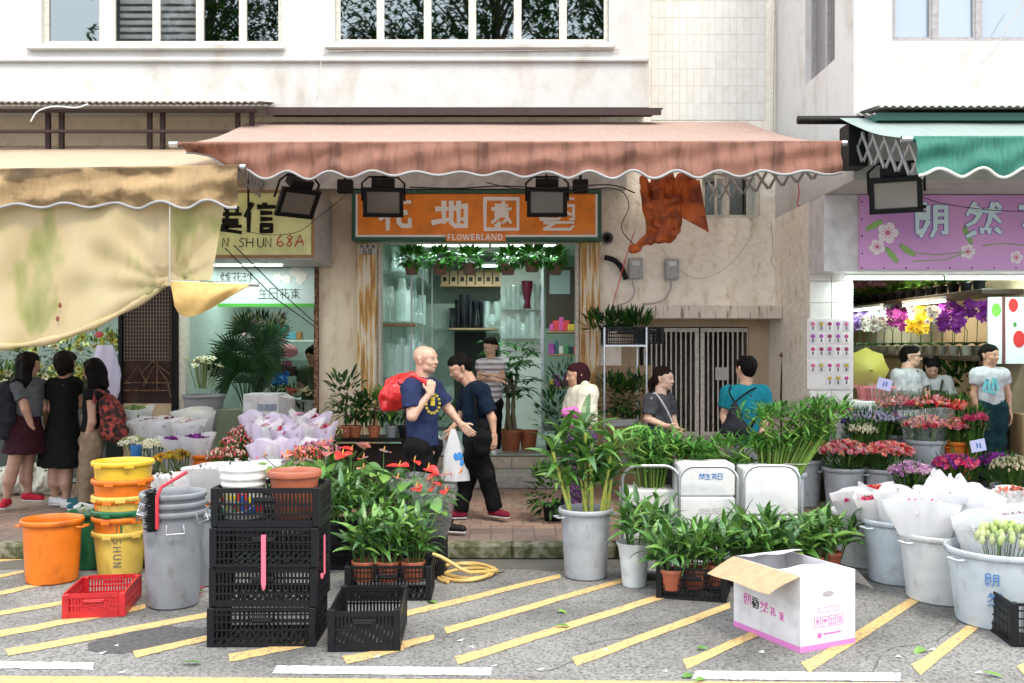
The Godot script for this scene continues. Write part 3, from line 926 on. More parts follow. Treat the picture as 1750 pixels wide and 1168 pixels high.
func fold(x: float, y: float, k: float) -> float:
	return sin(x * 7.3 * k + y * 2.0 + 0.6 * sin(x * 2.9)) * 0.5 + sin(x * 15.1 * k - y * 5.0) * 0.22 + sin(x * 3.1 + y * 9.0) * 0.3
func two_sided(mb: MB, rows: Array, thick: float, n: Vector3) -> void:
	var f: Vector3 = (rows[1][1] - rows[0][0]).cross(rows[1][0] - rows[0][1])
	mb.grid(rows, false, f.dot(n) < 0.0)
func awning(called: String, label: String, bl: Vector3, br: Vector3, fl: Vector3, fr: Vector3, drop: float, wave: float, m: Material, binding: Material, bleached: Material, curl := 0.0) -> Node3D:
	var t := thing(called, label, "awning", (fl + fr) / 2)
	var o := t.position
	var nx := 64
	var rows := []
	for j in 9:
		var v := j / 8.0
		var row := PackedVector3Array()
		for i in nx + 1:
			var u := float(i) / nx
			var p := bl.lerp(br, u).lerp(fl.lerp(fr, u), v)
			p.y -= 0.05 * sin(PI * v) + 0.012 * sin(v * PI) * fold(p.x, v, 0.4)
			row.append(p)
		rows.append(row)
	var mb := MB.new()
	two_sided(mb, rows, 0.003, V(0, 1, 0.3).normalized())
	shift(part("canopy", mb, bleached, t), o)
	var bar := MB.new()
	bar.tube([fl + V(-0.1, 0, 0), fr + V(0.06, 0, 0)], 0.024, 10)
	shift(part("front_bar", bar, m, t), o)
	for e in [[fl, -0.1], [fr, 0.06]]:
		var cap := MB.new()
		cap.tube([e[0] + V(e[1], 0, 0), e[0] + V(e[1] * 0.2, 0, 0)], 0.027, 10)
		shift(part("bar_end", cap, mats.steel, t), o)
	var hem := []
	rows = []
	var nv := 160
	var L := (fr - fl).length()
	for j in 9:
		var v := j / 8.0
		var row := PackedVector3Array()
		for i in nv + 1:
			var u := float(i) / nv
			var s := u * L
			var p := fl.lerp(fr, u)
			var sc := 0.5 + 0.5 * cos(TAU * s / wave)
			var dd := drop + (0.055 + 0.02 * sin(s * 1.9)) * sc
			if curl > 0.0:
				dd *= lerpf(0.12, 1.0, smoothstep(0.0, curl, s))
			p.y -= dd * v + 0.006 * fold(s, v, 0.3) * v
			p.z += 0.03 * (1.0 - pow(1.0 - v, 2)) * 0.6 + v * 0.04 * fold(s * 0.45, v * 0.8, 1.0) + 0.012 * v * sin(s * 23.0 + 3.0 * sin(s * 1.7)) + 0.03 * sin(PI * v) * sin(s * 5.0 + v * 5.5 + 2.0 * sin(s * 0.9))
			if curl > 0.0:
				p.z -= (1.0 - smoothstep(0.0, curl, s)) * v * 0.25
			row.append(p + V(0, 0, 0.026))
		rows.append(row)
		if j == 8:
			for p in row:
				hem.append(p)
	mb = MB.new()
	two_sided(mb, rows, 0.003, V(0, 0, 1))
	shift(part("valance", mb, m, t), o)
	var hm := MB.new()
	hm.tube(hem, 0.013, 6)
	shift(part("binding", hm, binding, t), o)
	return t
func scissor(t: Node3D, a: Vector3, b: Vector3, h: float, n: int) -> void:
	var mb := MB.new()
	for i in n:
		var p := a.lerp(b, float(i) / n)
		var q := a.lerp(b, float(i + 1) / n)
		mb.bar(p, q + V(0, -h, 0), 0.014, 0.03)
		mb.bar(p + V(0.016, -h, 0), q + V(0.016, 0, 0), 0.014, 0.03)
	shift(part("folding_arm", mb, mats.dull_steel, t), t.position)
func awnings() -> void:
	var soot := ramp_tex("soot", 0.012, [[0.0, Color(0.12, 0.11, 0.1)], [0.25, Color(0.4, 0.37, 0.34)], [0.5, Color(0.88, 0.86, 0.84)], [1.0, Color(1, 1, 1)]], 6, 512, 81)
	var weave := noise_tex("weave", 0.02, 0.8, 1.1, 6, 512, FastNoiseLite.TYPE_SIMPLEX_SMOOTH, 31)
	var peach := mat("peach_canvas", Color(0.37, 0.175, 0.125), 0.8, {"tex": weave, "scale": V(5.0, 0.6, 0.8), "stain": soot, "stain_scale": V(0.75, 0.12, 0.3), "back": 0.6, "bump": weave, "bump_scale": 0.6})
	var yellow := mat("yellow_canvas", Color(0.58, 0.41, 0.22), 0.8, {"tex": weave, "scale": V(3.0, 0.6, 0.8), "stain": ramp_tex("soot2", 0.009, [[0.0, Color(0.08, 0.07, 0.05)], [0.38, Color(0.25, 0.22, 0.17)], [0.56, Color(0.85, 0.82, 0.77)], [1.0, Color(1, 1, 1)]], 6, 512, 83), "stain_scale": V(0.3, 0.55, 0.12), "back": 0.6, "bump": weave, "bump_scale": 0.6})
	var green := mat("green_canvas", Color(0.02, 0.19, 0.135), 0.7, {"tex": noise_tex("streaky", 0.03, 0.45, 1.0, 5, 512, FastNoiseLite.TYPE_SIMPLEX_SMOOTH, 35), "scale": V(3.0, 0.25, 0.8), "back": 0.15})
	var grey := mat("grey_binding", Color(0.3, 0.3, 0.3), 0.8)
	var d := 8.9
	var a := awning("peach_awning", "wide faded peach awning with scalloped edge over the middle shop", V(X(425, 11.6), 4.48, -11.6), V(X(1275, 11.6), 4.48, -11.6), P(308, 247, d), P(1436, 245, d), 0.255, 0.39, peach, grey, mat("peach_bleached", Color(0.52, 0.37, 0.315), 0.85, {"tex": weave, "scale": V(2.0, 0.6, 0.8), "back": 0.7, "stain": tex.plaster_patch, "stain_scale": 0.4}), 0.75)
	scissor(a, V(-2.9, 3.75, -11.5), V(-2.55, 3.62, -9.0), 0.22, 9)
	scissor(a, V(2.3, 3.75, -11.5), V(2.9, 3.62, -9.0), 0.22, 9)
	d = 8.4
	var y := awning("yellow_awning", "faded yellow awning with a dirty scalloped valance", V(-8.0, 4.2, -11.6), V(X(400, 11.6), 4.2, -11.6), P(-420, 300, d), P(408, 286, d), 0.285, 0.41, yellow, grey, mat("yellow_bleached", Color(0.62, 0.48, 0.34), 0.85, {"tex": weave, "scale": V(2.0, 0.6, 0.8), "back": 0.7, "stain": tex.plaster_patch, "stain_scale": 0.4}))
	var sheet := mat("sheet_canvas", Color(1, 1, 1), 0.85, {"tex": ramp_tex("algae", 0.007, [[0.0, Color(0.2, 0.27, 0.07)], [0.3, Color(0.4, 0.39, 0.15)], [0.48, Color(0.62, 0.5, 0.29)], [1.0, Color(0.66, 0.55, 0.36)]], 4, 512, 92), "scale": V(0.5, 0.28, 0.5), "back": 0.8, "bump": weave, "bump_scale": 0.5})  # green of plants behind showing through the cloth, painted into its colour
	var sh := thing("canvas_sheet", "cream canvas sheet let down from the yellow awning and tied up", "tarpaulin", P(180, 590, 8.42))
	var rows := []
	var n := 90
	for j in 21:
		var v := j / 20.0
		var row := PackedVector3Array()
		for i in n + 1:
			var u := float(i) / n
			var px := lerpf(-420, 385, u)
			var bot := 593.0
			if px > 20:
				bot = 592.0 - 108.0 * pow(clampf((px - 20) / 270.0, 0, 1), 1.75)
			if px > 290:
				bot = 484.0 - 6.0 * (px - 290) / 95.0
			px -= maxf(0.0, px - 300) * 0.28 * v
			var g := exp(-pow((px - 290) / 60.0, 2)) * v
			var py := lerpf(340, bot, v)
			var zz := 8.46 + 0.05 * fold(px * 0.006, v * 0.4, 0.6) * (0.4 + v) + 0.03 * g * sin(px * 0.35 + v * 4.0) + 0.02 * sin((px + py * 0.9) * 0.045) + 0.035 * exp(-Vector2(px - 290, py - 485).length() / 110.0) * sin(atan2(py - 485.0, px - 290.0) * 13.0) + 0.012 * v * sin(px * 0.075 + 2.0 * sin(py * 0.02))
			row.append(P(px, py, zz))
		rows.append(row)
	var mb := MB.new()
	two_sided(mb, rows, 0.004, V(0, 0, 1))
	shift(part("sheet", mb, sheet, sh), sh.position)
	var hem := []
	var hr := []
	for i in range(0, 80):
		hem.append(rows[20][i] + V(0, 0.004, 0.02))
		hr.append(0.028 + 0.008 * sin(i * 0.7))
	var hm := MB.new()
	hm.tube(hem, hr, 8)
	shift(part("rolled_hem", hm, sheet, sh), sh.position)
	var fl := []
	for j in 13:
		var v := j / 12.0
		var row := PackedVector3Array()
		for i in 19:
			var u := i / 18.0
			var top := Vector2(lerpf(290, 425, u), lerpf(480, 486, u))
			var low := Vector2(lerpf(292, 318, clampf(u * 4, 0, 1)) + maxf(0, u - 0.25) * 142.0, 490.0 + 56.0 * sin(PI * pow(u, 0.55)) * (1.0 - 0.25 * u))
			var q := top.lerp(low, v)
			row.append(P(q.x, q.y, 8.38 + 0.07 * sin(PI * v) * sin(PI * u) * -1.0 + 0.02 * sin(u * 14.0 + v * 5.0) * v))
		fl.append(row)
	var fm := MB.new()
	two_sided(fm, fl, 0.004, V(0, 0, 1))
	shift(part("flap", fm, mat("flap_canvas", Color(0.68, 0.45, 0.16), 0.8, {"tex": weave, "scale": 1.0, "back": 0.45}), sh), sh.position)
	var pl := MB.new()
	pl.tube([P(290, 482, 8.42), P(442, 487, 8.42)], 0.018, 8)
	shift(part("pole", pl, mats.steel, sh), sh.position)
	var cd := MB.new()
	cd.tube([P(290, 350, 8.36), P(289.5, 420, 8.34), P(290, 490, 8.38)], 0.006, 6)
	shift(part("cord", cd, mats.grey_cable, sh), sh.position)
	for q in [[102, 522], [98, 545]]:
		var w := MB.new()
		w.ball(P(q[0], q[1], 8.385), V(0.016, 0.025, 0.006), 8, 5)
		shift(part("brown_patch", w, mat("patch_brown", Color(0.18, 0.04, 0.02), 0.7), sh), sh.position)
	for q in [[[385, 425], [470, 510], [540, 560]], [[400, 420], [480, 500], [543, 556]]]:
		var r := thing("tie_cord", ["thin dark cord running from the yellow awning to a door post", "second thin dark cord beside the yellow canvas flap"][0 if q[0][0] == 385 else 1], "cord", P(q[2][0], q[2][1], 12.0))
		var rm := MB.new()
		rm.tube([P(q[0][0], q[0][1], 8.6), P(q[1][0], q[1][1], 10.4), P(q[2][0], q[2][1], 12.0)], 0.006, 5)
		shift(part("cord", rm, mats.cable, r), r.position)
	var gr := awning("green_awning", "dark green awning with pale scalloped edge over the orchid shop", V(3.1, 3.99, -9.3), V(7.5, 3.99, -9.3), V(3.1, 3.425, -7.57), V(7.5, 3.43, -7.57), 0.235, 0.335, green, mat("pale_binding", Color(0.6, 0.58, 0.52), 0.7), mat("green_bleached", Color(0.24, 0.3, 0.28), 0.8, {"tex": weave, "scale": 1.0, "back": 0.15}))
	scissor(gr, V(3.2, 3.86, -9.25), V(3.2, 3.40, -7.65), 0.26, 6)
	var rb := MB.new()
	rb.tube([V(2.72, 3.985, -9.36), V(3.35, 3.985, -9.36)], 0.04, 10)
	rb.box(V(3.12, 3.5, -9.36), V(3.3, 3.9, -9.1))
	shift(part("roller_bracket", rb, mats.black_metal, gr), gr.position)

const STROKES := {
	"flower": "08 98/39 37/69 67/46 13/34 30/85 54/67 62 71 91 93",
	"earth": "16 46/38 32/02 53/56 97 93 83/78 72/58 52 61 91 93",
	"garden": "09 00/09 99 90/00 90/37 67/58 56/26 76/35 65 64 34 35/44 22/42 31 41/55 72/63 52",
	"art": "09 99/39 38/69 68/07 47/27 25/05 45/15 13/04 44/03 53/57 97 93 83/77 53/75 94/12 92/42 10 80 91",
	"bright": "18 48 45 15/16 46/18 11/11 32/44 20/39 38/68 62 50/68 98 91 81/66 96/64 94",
	"so": "29 06/28 47 24 03/17 36/57 97/79 64 52/76 94/89 98/21 00/42 41/62 61/82 91",
	"believe": "29 05/16 10/69 68/48 98/56 86/54 84/52 82 80 50 52",
	"build": "59 51/38 88 86/26 96/34 84/43 83/22 92/08 28 15 25 02/14 31 90",
	"marry": "29 04 41/38 10/06 46/98 57 55/56 96/79 65 94/64 84 80 60 64/62 82",
	"ball": "08 38/05 35/01 41/28 21/47 97/79 71 60/56 45/88 97/86 65/75 92",
	"born": "39 16/17 87/14 84/00 90/58 50",
	"day": "19 10/19 89 80/15 85/10 80",
	"bunch": "08 98/26 23/26 76 73/23 73/59 50/53 10/53 90",
	"tree": "06 96/59 50/56 11/56 91"}
func stroke_char(mb: MB, key: String, at: Vector3, size: float, w: float, depth: float, wide := 1.0) -> void:
	var k := 0
	for s in STROKES[key].split("/"):
		var pts := []
		for p in s.split(" "):
			pts.append(at + V((int(p[0]) / 9.0 - 0.5) * size * wide, (int(p[1]) / 9.0 - 0.5) * size, 0))
		var dz := depth + 0.0004 * (k % 5)
		for i in pts.size() - 1:
			var a: Vector3 = pts[i]
			var b: Vector3 = pts[i + 1]
			var dir := (b - a).normalized()
			var sd := V(-dir.y, dir.x, 0)
			var w0 := w * 0.5 * (1.15 if i == 0 else 0.95)
			var w1 := w * 0.5 * (0.75 if i == pts.size() - 2 else 0.95)
			var e := dir * w * 0.3
			mb.hexa([a - e - sd * w0, a - e + sd * w0, b + e + sd * w1, b + e - sd * w1,
				a - e - sd * w0 + V(0, 0, dz), a - e + sd * w0 + V(0, 0, dz), b + e + sd * w1 + V(0, 0, dz), b + e - sd * w1 + V(0, 0, dz)])
			dz += 0.0003
		k += 1
func letters(parent: Node3D, text: String, font: String, size: float, at: Vector3, m: Material, depth := 0.004, wide := 1.0) -> MeshInstance3D:
	var f := SystemFont.new()
	f.font_names = PackedStringArray([{"sans": "Droid Sans", "bold": "Droid Sans", "serif": "Droid Serif", "mono": "Droid Sans Mono"}[font]])
	if font == "bold":
		f.font_weight = 700
	var t := TextMesh.new()
	t.text = text
	t.font = f
	t.font_size = 48
	t.pixel_size = size / (0.714 * 48.0)
	t.depth = depth
	var o := part("lettering", t, m, parent)
	o.position = at
	o.scale.x = wide
	return o
func pen(mb: MB, text_pts: Array, at: Vector3, size: float, w: float, z: float) -> void:
	for s in text_pts:
		var pts := []
		for q in s:
			pts.append(at + V(q[0] * size, q[1] * size, z))
		mb.tube(pts, w * 0.5, 5)

func signs() -> void:
	var d := 11.9
	var s := thing("shop_sign", "orange shop sign in a green frame with large white characters", "sign", P(815, 412, d))
	var o := s.position
	var x0 := X(601, d)
	var x1 := X(1028, d)
	var y0 := Y(412, d)
	var y1 := Y(325, d)
	var mb := MB.new()
	mb.box(V(x0 + 0.02, y0 + 0.02, -12.08), V(x1 - 0.02, y1 - 0.02, -d - 0.004))
	shift(part("board", mb, mat("orange_panel", Color(0.85, 0.25, 0.015), 0.45, {"tex": tex.soft, "scale": 0.8}), s), o)
	mb = MB.new()
	var fw := 0.045
	for q in [[x0, x1, y0, y0 + fw], [x0, x1, y1 - fw, y1], [x0, x0 + fw, y0 + fw, y1 - fw], [x1 - fw, x1, y0 + fw, y1 - fw]]:
		mb.cbox(V(q[0], q[2], -12.09), V(q[1], q[3], -d + 0.02), 0.005)
	shift(part("frame", mb, mat("frame_green", Color(0.01, 0.085, 0.05), 0.4), s), o)
	mb = MB.new()
	for q in [[x0 + fw, x1 - fw, y0 + fw, y0 + fw + 0.028], [x0 + fw, x0 + fw + 0.028, y0 + fw + 0.028, y1 - fw], [x1 - fw - 0.028, x1 - fw, y0 + fw + 0.028, y1 - fw]]:
		mb.box(V(q[0], q[2], -d - 0.003), V(q[1], q[3], -d + 0.003))
	var wm := mat("sign_white", Color(0.82, 0.82, 0.8), 0.5)
	shift(part("white_border", mb, wm, s), o)
	var keys := ["flower", "earth", "garden", "art"]
	var px := [672, 768, 857, 952]
	for i in 4:
		var c := MB.new()
		stroke_char(c, keys[i], P(px[i], 366, d) + V(0, 0, -0.003), 0.37, [0.056, 0.056, 0.042, 0.036][i], 0.007, 1.08)
		shift(part("character", c, wm, s), o)
	var lb := MB.new()
	lb.box(P(762, 413, d) + V(0, 0, 0.021), P(864, 399, d) + V(0, 0, 0.024))
	shift(part("name_strip", lb, mats.orange_panel, s), o)
	letters(s, "FLOWERLAND", "bold", 0.072, P(812, 406, d) + V(0, 0, 0.027) - o, wm, 0.004, 1.02)
	letters(s, "TEL: 2112 7302", "mono", 0.04, P(978, 399, d) + V(0, 0, -0.001) - o, mat("faint_print", Color(0.6, 0.38, 0.2), 0.5), 0.003, 1.0)
	var pn := thing("soffit_panel", "pale metal panel above the orange sign", "panel", P(700, 320, 11.95))
	mb = MB.new()
	mb.box(V(X(420, 11.95), Y(323, 11.95), -12.1), V(X(1070, 11.95), Y(296, 11.95), -11.93))
	shift(part("panel", mb, mat("pale_metal", Color(0.6, 0.63, 0.62), 0.5, {"tex": tex.soft, "scale": 1.2}), pn), pn.position)
	d = 11.1
	s = thing("shop_sign", "pale green box sign with black brush characters and red 68A", "sign", P(440, 436, d))
	o = s.position
	x0 = -4.9
	x1 = X(532, d)
	y0 = Y(436, d)
	y1 = Y(330, d)
	mb = MB.new()
	mb.box(V(x0, y0 - 0.05, -12.19), V(x1 + 0.03, y1 + 0.06, -d - 0.006))
	shift(part("box", mb, mat("box_grey", Color(0.5, 0.5, 0.49), 0.55, {"tex": tex.soft, "scale": 1.5}), s), o)
	mb = MB.new()
	mb.box(V(x0, y0, -d - 0.006), V(x1, y1, -d))
	shift(part("face", mb, mat("lime_face", Color(0.68, 0.76, 0.38), 0.5, {"tex": tex.soft, "scale": 0.7}), s), o)
	mb = MB.new()
	for q in [[x0, x1 + 0.035, y0 - 0.035, y0], [x0, x1 + 0.035, y1, y1 + 0.035], [x1, x1 + 0.035, y0, y1]]:
		mb.box(V(q[0], q[2], -d - 0.005), V(q[1], q[3], -d + 0.012))
	shift(part("frame", mb, mats.wood_board, s), o)
	var c2 := MB.new()
	stroke_char(c2, "believe", P(444, 372, d), 0.31, 0.05, 0.006, 1.05)
	shift(part("character", c2, mats.black_metal, s), o)
	c2 = MB.new()
	stroke_char(c2, "build", P(385, 374, d), 0.31, 0.046, 0.006, 1.1)
	shift(part("character", c2, mats.black_metal, s), o)
	var ink := MB.new()
	var hand := {"N": [[[0, 0], [0.05, 1], [0.6, 0.05], [0.62, 1]]], "S": [[[0.6, 0.9], [0.3, 1], [0.05, 0.75], [0.5, 0.4], [0.45, 0.1], [0, 0.05]]], "H": [[[0.05, 1], [0, 0]], [[0, 0.5], [0.7, 0.55]], [[0.7, 1], [0.68, 0]]],
		"U": [[[0, 1], [0.03, 0.15], [0.3, 0], [0.6, 0.15], [0.65, 1]]], "6": [[[0.4, 1.1], [0.1, 0.7], [0, 0.2], [0.3, 0], [0.6, 0.25], [0.4, 0.5], [0.08, 0.35]]],
		"8": [[[0.55, 0.9], [0.3, 1.05], [0.1, 0.85], [0.5, 0.3], [0.3, 0], [0.05, 0.2], [0.55, 0.9]]], "A": [[[0, 0], [0.45, 1.1], [0.75, 0.1]], [[0.1, 0.4], [0.75, 0.5]]]}
	for q in [["N", 380], ["S", 408], ["H", 421], ["U", 440], ["N", 453]]:
		pen(ink, hand[q[0]], P(q[1], 423, d), 0.105, 0.011, 0.003)
	shift(part("lettering", ink, mats.black_metal, s), o)
	ink = MB.new()
	for q in [["6", 473], ["8", 489], ["A", 504]]:
		pen(ink, hand[q[0]], P(q[1], 422, d), 0.125, 0.014, 0.003)
	shift(part("lettering", ink, mat("red_ink", Color(0.5, 0.02, 0.01), 0.5), s), o)
	d = 12.1
	s = thing("window_banner", "white banner with thin characters and a green stripe over the shop window", "banner", P(460, 525, d))
	o = s.position
	mb = MB.new()
	mb.box(V(X(372, d), Y(519, d), -d - 0.01), V(X(537, d), Y(459, d), -d))
	shift(part("banner", mb, mat("banner_white", Color(0.42, 0.48, 0.46), 0.5), s), o)
	mb = MB.new()
	mb.box(V(X(372, d), Y(525, d), -d - 0.01), V(X(537, d), Y(519, d), -d + 0.001))
	shift(part("green_stripe", mb, mat("stripe_green", Color(0.06, 0.3, 0.04), 0.5), s), o)
	var rows := [[["marry", 385], ["flower", 404], ["ball", 423]], [["born", 450], ["day", 467], ["flower", 485], ["bunch", 504]]]
	var g2 := mat("grey_print", Color(0.06, 0.06, 0.06), 0.6)
	for r in 2:
		for q in rows[r]:
			var c := MB.new()
			stroke_char(c, q[0], P(q[1], [474, 502][r], d), 0.12, 0.011, 0.002)
			shift(part("character", c, g2, s), o)
	for i in 7:
		var c := MB.new()
		var ce := P(rr(465, 520), rr(462, 480), d) + V(0, 0, 0.001)
		for k in 5:
			var a := TAU * k / 5.0 + i
			c.ball(ce + V(cos(a), sin(a), 0) * 0.035, V(0.03, 0.03, 0.0012), 8, 4)
		shift(part("printed_flower", c, mat("pale_pink_print", Color(0.66, 0.6, 0.55), 0.6), s), o)
	d = 10.25
	s = thing("shop_sign", "purple banner sign with pale blue characters and printed blossoms", "sign", V(4.5, 2.62, -d))
	o = s.position
	mb = MB.new()
	mb.box(V(3.268, 2.62, -10.815), V(9.0, 3.415, -d - 0.04))
	shift(part("box", mb, mat("panel_white", Color(0.66, 0.64, 0.65), 0.5, {"tex": tex.soft, "scale": 0.8}), s), o)
	mb = MB.new()
	mb.box(V(X(1470, d), 2.635, -d - 0.04), V(9.0, 3.41, -d - 0.01))
	shift(part("banner", mb, mat("purple_vinyl", Color(0.68, 0.34, 0.62), 0.4, {"tex": ramp_tex("vinyl", 0.004, [[0.0, Color(0.75, 0.7, 0.85)], [1.0, Color(1.0, 1.0, 1.0)]], 2, 256, 88), "scale": 0.6}), s), o)
	var ed := mat("indigo_edge", Color(0.17, 0.13, 0.45), 0.5)
	var pb := mat("pale_blue_letter", Color(0.62, 0.78, 0.8), 0.5)
	var kk := [["bright", 1590], ["so", 1682], ["flower", 1772]]
	for q in kk:
		var c := MB.new()
		stroke_char(c, q[0], P(q[1], 376, d) + V(0, 0, -0.012), 0.34, 0.062, 0.006, 1.0)
		var bk := shift(part("character_edge", c, ed, s), o)
		c = MB.new()
		stroke_char(c, q[0], P(q[1], 376, d) + V(0, 0, -0.012), 0.34, 0.046, 0.011, 1.0)
		shift(part("character", c, pb, s), o)
	for q in [[1518, 398, 0.12], [1500, 422, 0.09], [1655, 430, 0.085], [1738, 440, 0.075], [1762, 425, 0.06]]:
		var ce := P(q[0], q[1], d) + V(0, 0, -0.009)
		var fl := MB.new()
		for k in 5:
			var a: float = TAU * k / 5.0 + q[0]
			fl.ball(ce + V(cos(a), sin(a), 0) * q[2] * 0.55, V(q[2] * 0.45, q[2] * 0.42, 0.003), 10, 4)
		shift(part("printed_blossom", fl, mat("blossom_white", Color(0.78, 0.68, 0.72), 0.5), s), o)
		fl = MB.new()
		for k in 9:
			var a := TAU * k / 9.0
			fl.ball(ce + V(cos(a), sin(a), 0) * q[2] * 0.42 + V(0, 0, 0.003), V(0.007, 0.007, 0.003), 6, 4)
		fl.ball(ce + V(0, 0, 0.003), V(q[2] * 0.25, q[2] * 0.25, 0.0025), 10, 4)
		shift(part("printed_stamens", fl, mat("blossom_pink", Color(0.6, 0.13, 0.25), 0.5), s), o)
	var lf := MB.new()
	for q in [[1495, 385, 0.5], [1552, 428, -0.6], [1525, 436, -0.9], [1655, 402, 2.0]]:
		lf.ball(P(q[0], q[1], d) + V(0, 0, -0.01), V(0.11, 0.035, 0.003), 10, 4, Basis(V(0, 0, 1), q[2]))
	for q in [[[1545, 430], [1600, 436], [1660, 430]], [[1560, 447], [1620, 444], [1650, 432]], [[1680, 420], [1715, 416], [1760, 420]]]:
		var pts := []
		for w in q:
			pts.append(P(w[0], w[1], d) + V(0, 0, -0.01))
		lf.tube(pts, 0.006, 5)
	shift(part("printed_leaves", lf, mat("leaf_print", Color(0.25, 0.42, 0.12), 0.5), s), o)
	var ey := MB.new()
	for i in 14:
		ey.ball(V(X(1474, d) + i * 0.23, 2.65, -d - 0.008), V(0.009, 0.009, 0.004), 6, 4)
	for i in 4:
		ey.ball(V(X(1474, d), 2.8 + i * 0.18, -d - 0.008), V(0.009, 0.009, 0.004), 6, 4)
	shift(part("eyelets", ey, mats.black_metal, s), o)
	s = thing("photo_sheet", "paper sheet of small bouquet photos on the tiled pier", "poster", P(1420, 665, 10.78))
	o = s.position
	mb = MB.new()
	mb.box(V(X(1380, 10.78), Y(665, 10.78), -10.798), V(X(1459, 10.78), Y(545, 10.78), -10.785))
	shift(part("sheet", mb, mat("poster_paper", Color(0.62, 0.58, 0.55), 0.5), s), o)
	for r in 5:
		for k in 5:
			if r == 4 and k < 2:
				continue
			var py: float = [557, 578, 600, 628, 650][r]
			var ph := MB.new()
			var ce := P(1390 + k * 14.3, py, 10.78) + V(0, 0, -0.004)
			ph.obox(ce, V(0.07, 0.11, 0.004), Basis())
			shift(part("photo", ph, mat("photo_back%d" % ((r + k) % 3), [Color(0.6, 0.55, 0.56), Color(0.5, 0.46, 0.48), Color(0.66, 0.62, 0.6)][(r + k) % 3], 0.4), s), o)
			var bl := MB.new()
			bl.col = [Color(0.45, 0.05, 0.2), Color(0.3, 0.06, 0.3), Color(0.5, 0.12, 0.25), Color(0.4, 0.3, 0.05), Color(0.25, 0.03, 0.08)][rng.randi_range(0, 4)]
			bl.ball(ce + V(0, 0.02, 0.002), V(0.026, 0.024, 0.003), 8, 4)
			bl.col = Color(0.1, 0.09, 0.1)
			bl.obox(ce + V(0, -0.026, 0.002), V(0.018, 0.035, 0.002), Basis())
			shift(part("print", bl, mats.matte_vc, s), o)
	floodlight(P(655, 344, 11.2), 0.1, 0.35, "black floodlight hanging in front of the orange sign's first character")
	floodlight(P(935, 344, 11.2), -0.05, 0.3, "black floodlight hanging in front of the orange sign's last character")
	floodlight(P(504, 342, 10.6), 0.75, 0.6, "black floodlight turned sideways by the pale green sign")
	floodlight(P(1532, 330, 9.0), -0.45, 0.4, "black floodlight in front of the purple sign")
	for q in [[590, 322], [992, 322]]:
		var t := thing("junction_box", ["small black box on a cable beside the orange sign's green frame", "small black box under the awning near the sign's last character"][0 if q[0] == 590 else 1], "box", P(q[0], q[1], 11.4))
		var jb := MB.new()
		jb.cbox(V(-0.09, -0.06, -0.05), V(0.09, 0.1, 0.05), 0.012)
		jb.bar(V(0, 0.1, 0), V(0, 0.3, 0), 0.03, 0.03)
		part("case", jb, mats.black_plastic, t)
func floodlight(at: Vector3, yaw: float, pitch: float, label: String) -> void:
	var t := thing("floodlight", label, "lamp", at, "floodlights under the awnings")
	var b := Basis(Vector3.UP, yaw) * Basis(Vector3.RIGHT, pitch)
	var h := MB.new()
	for k in 5:
		pass
	var fr := [V(-0.22, -0.16, 0.06), V(0.22, -0.16, 0.06), V(0.22, 0.16, 0.06), V(-0.22, 0.16, 0.06)]
	var bk := [V(-0.13, -0.09, -0.12), V(0.13, -0.09, -0.12), V(0.13, 0.09, -0.12), V(-0.13, 0.09, -0.12)]
	var pts := []
	for p in fr:
		pts.append(b * p)
	for p in bk:
		pts.append(b * p)
	h.hexa(pts)
	part("housing", h, mats.black_plastic, t)
	var rim := MB.new()
	for q in [[V(0, 0.145, 0.07), V(0.46, 0.045, 0.04)], [V(0, -0.145, 0.07), V(0.46, 0.045, 0.04)], [V(-0.205, 0, 0.07), V(0.045, 0.25, 0.04)], [V(0.205, 0, 0.07), V(0.045, 0.25, 0.04)]]:
		rim.obox(b * q[0], q[1], b)
	part("rim", rim, mats.black_plastic, t)
	var gl := MB.new()
	gl.obox(b * V(0, 0, 0.072), V(0.37, 0.25, 0.006), b)
	part("glass", gl, mat("flood_glass", Color(0.14, 0.135, 0.125), 0.15, {"spec": 0.8}), t)
	var tb := MB.new()
	tb.obox(b * V(0, 0.205, -0.02), V(0.26, 0.09, 0.14), b)
	part("control_box", tb, mats.black_plastic, t)
	var br := MB.new()
	br.tube([b * V(-0.24, 0, -0.02), b * V(-0.24, 0.2, -0.02), b * V(-0.16, 0.27, -0.04), b * V(0.16, 0.27, -0.04), b * V(0.24, 0.2, -0.02), b * V(0.24, 0, -0.02)], 0.013, 6)
	br.tube([b * V(0, 0.27, -0.04), V(0, 0.34, -0.25), V(0, 0.36, -0.6)], 0.016, 6)
	part("bracket", br, mats.black_metal, t)

const GREENS := [Color(0.045, 0.115, 0.018), Color(0.065, 0.16, 0.024), Color(0.1, 0.22, 0.035), Color(0.035, 0.09, 0.02), Color(0.15, 0.28, 0.05)]
const DARKS := [Color(0.014, 0.045, 0.012), Color(0.02, 0.065, 0.015), Color(0.03, 0.085, 0.02)]
func tint(cols: Array) -> Color:
	var c: Color = cols[rng.randi_range(0, cols.size() - 1)]
	var k := rr(0.8, 1.2)
	return Color(c.r * k, c.g * k, c.b * k)
func bush(mb: MB, o: Vector3, s: Vector3, n: int, l: float, w: float, cols: Array, droop := 0.7, rise := 0.4) -> void:
	for i in n:
		var q := vrand()
		while q.length() < 0.2:
			q = vrand()
		var dir := (q.normalized() + V(0, rise, 0) + vrand() * 0.4).normalized()
		mb.col = tint(cols)
		mb.leaf(o + q * s, dir, Vector3.UP + vrand() * 0.3, l * rr(0.7, 1.25), w * rr(0.8, 1.2), droop * rr(0.5, 1.4), 3)
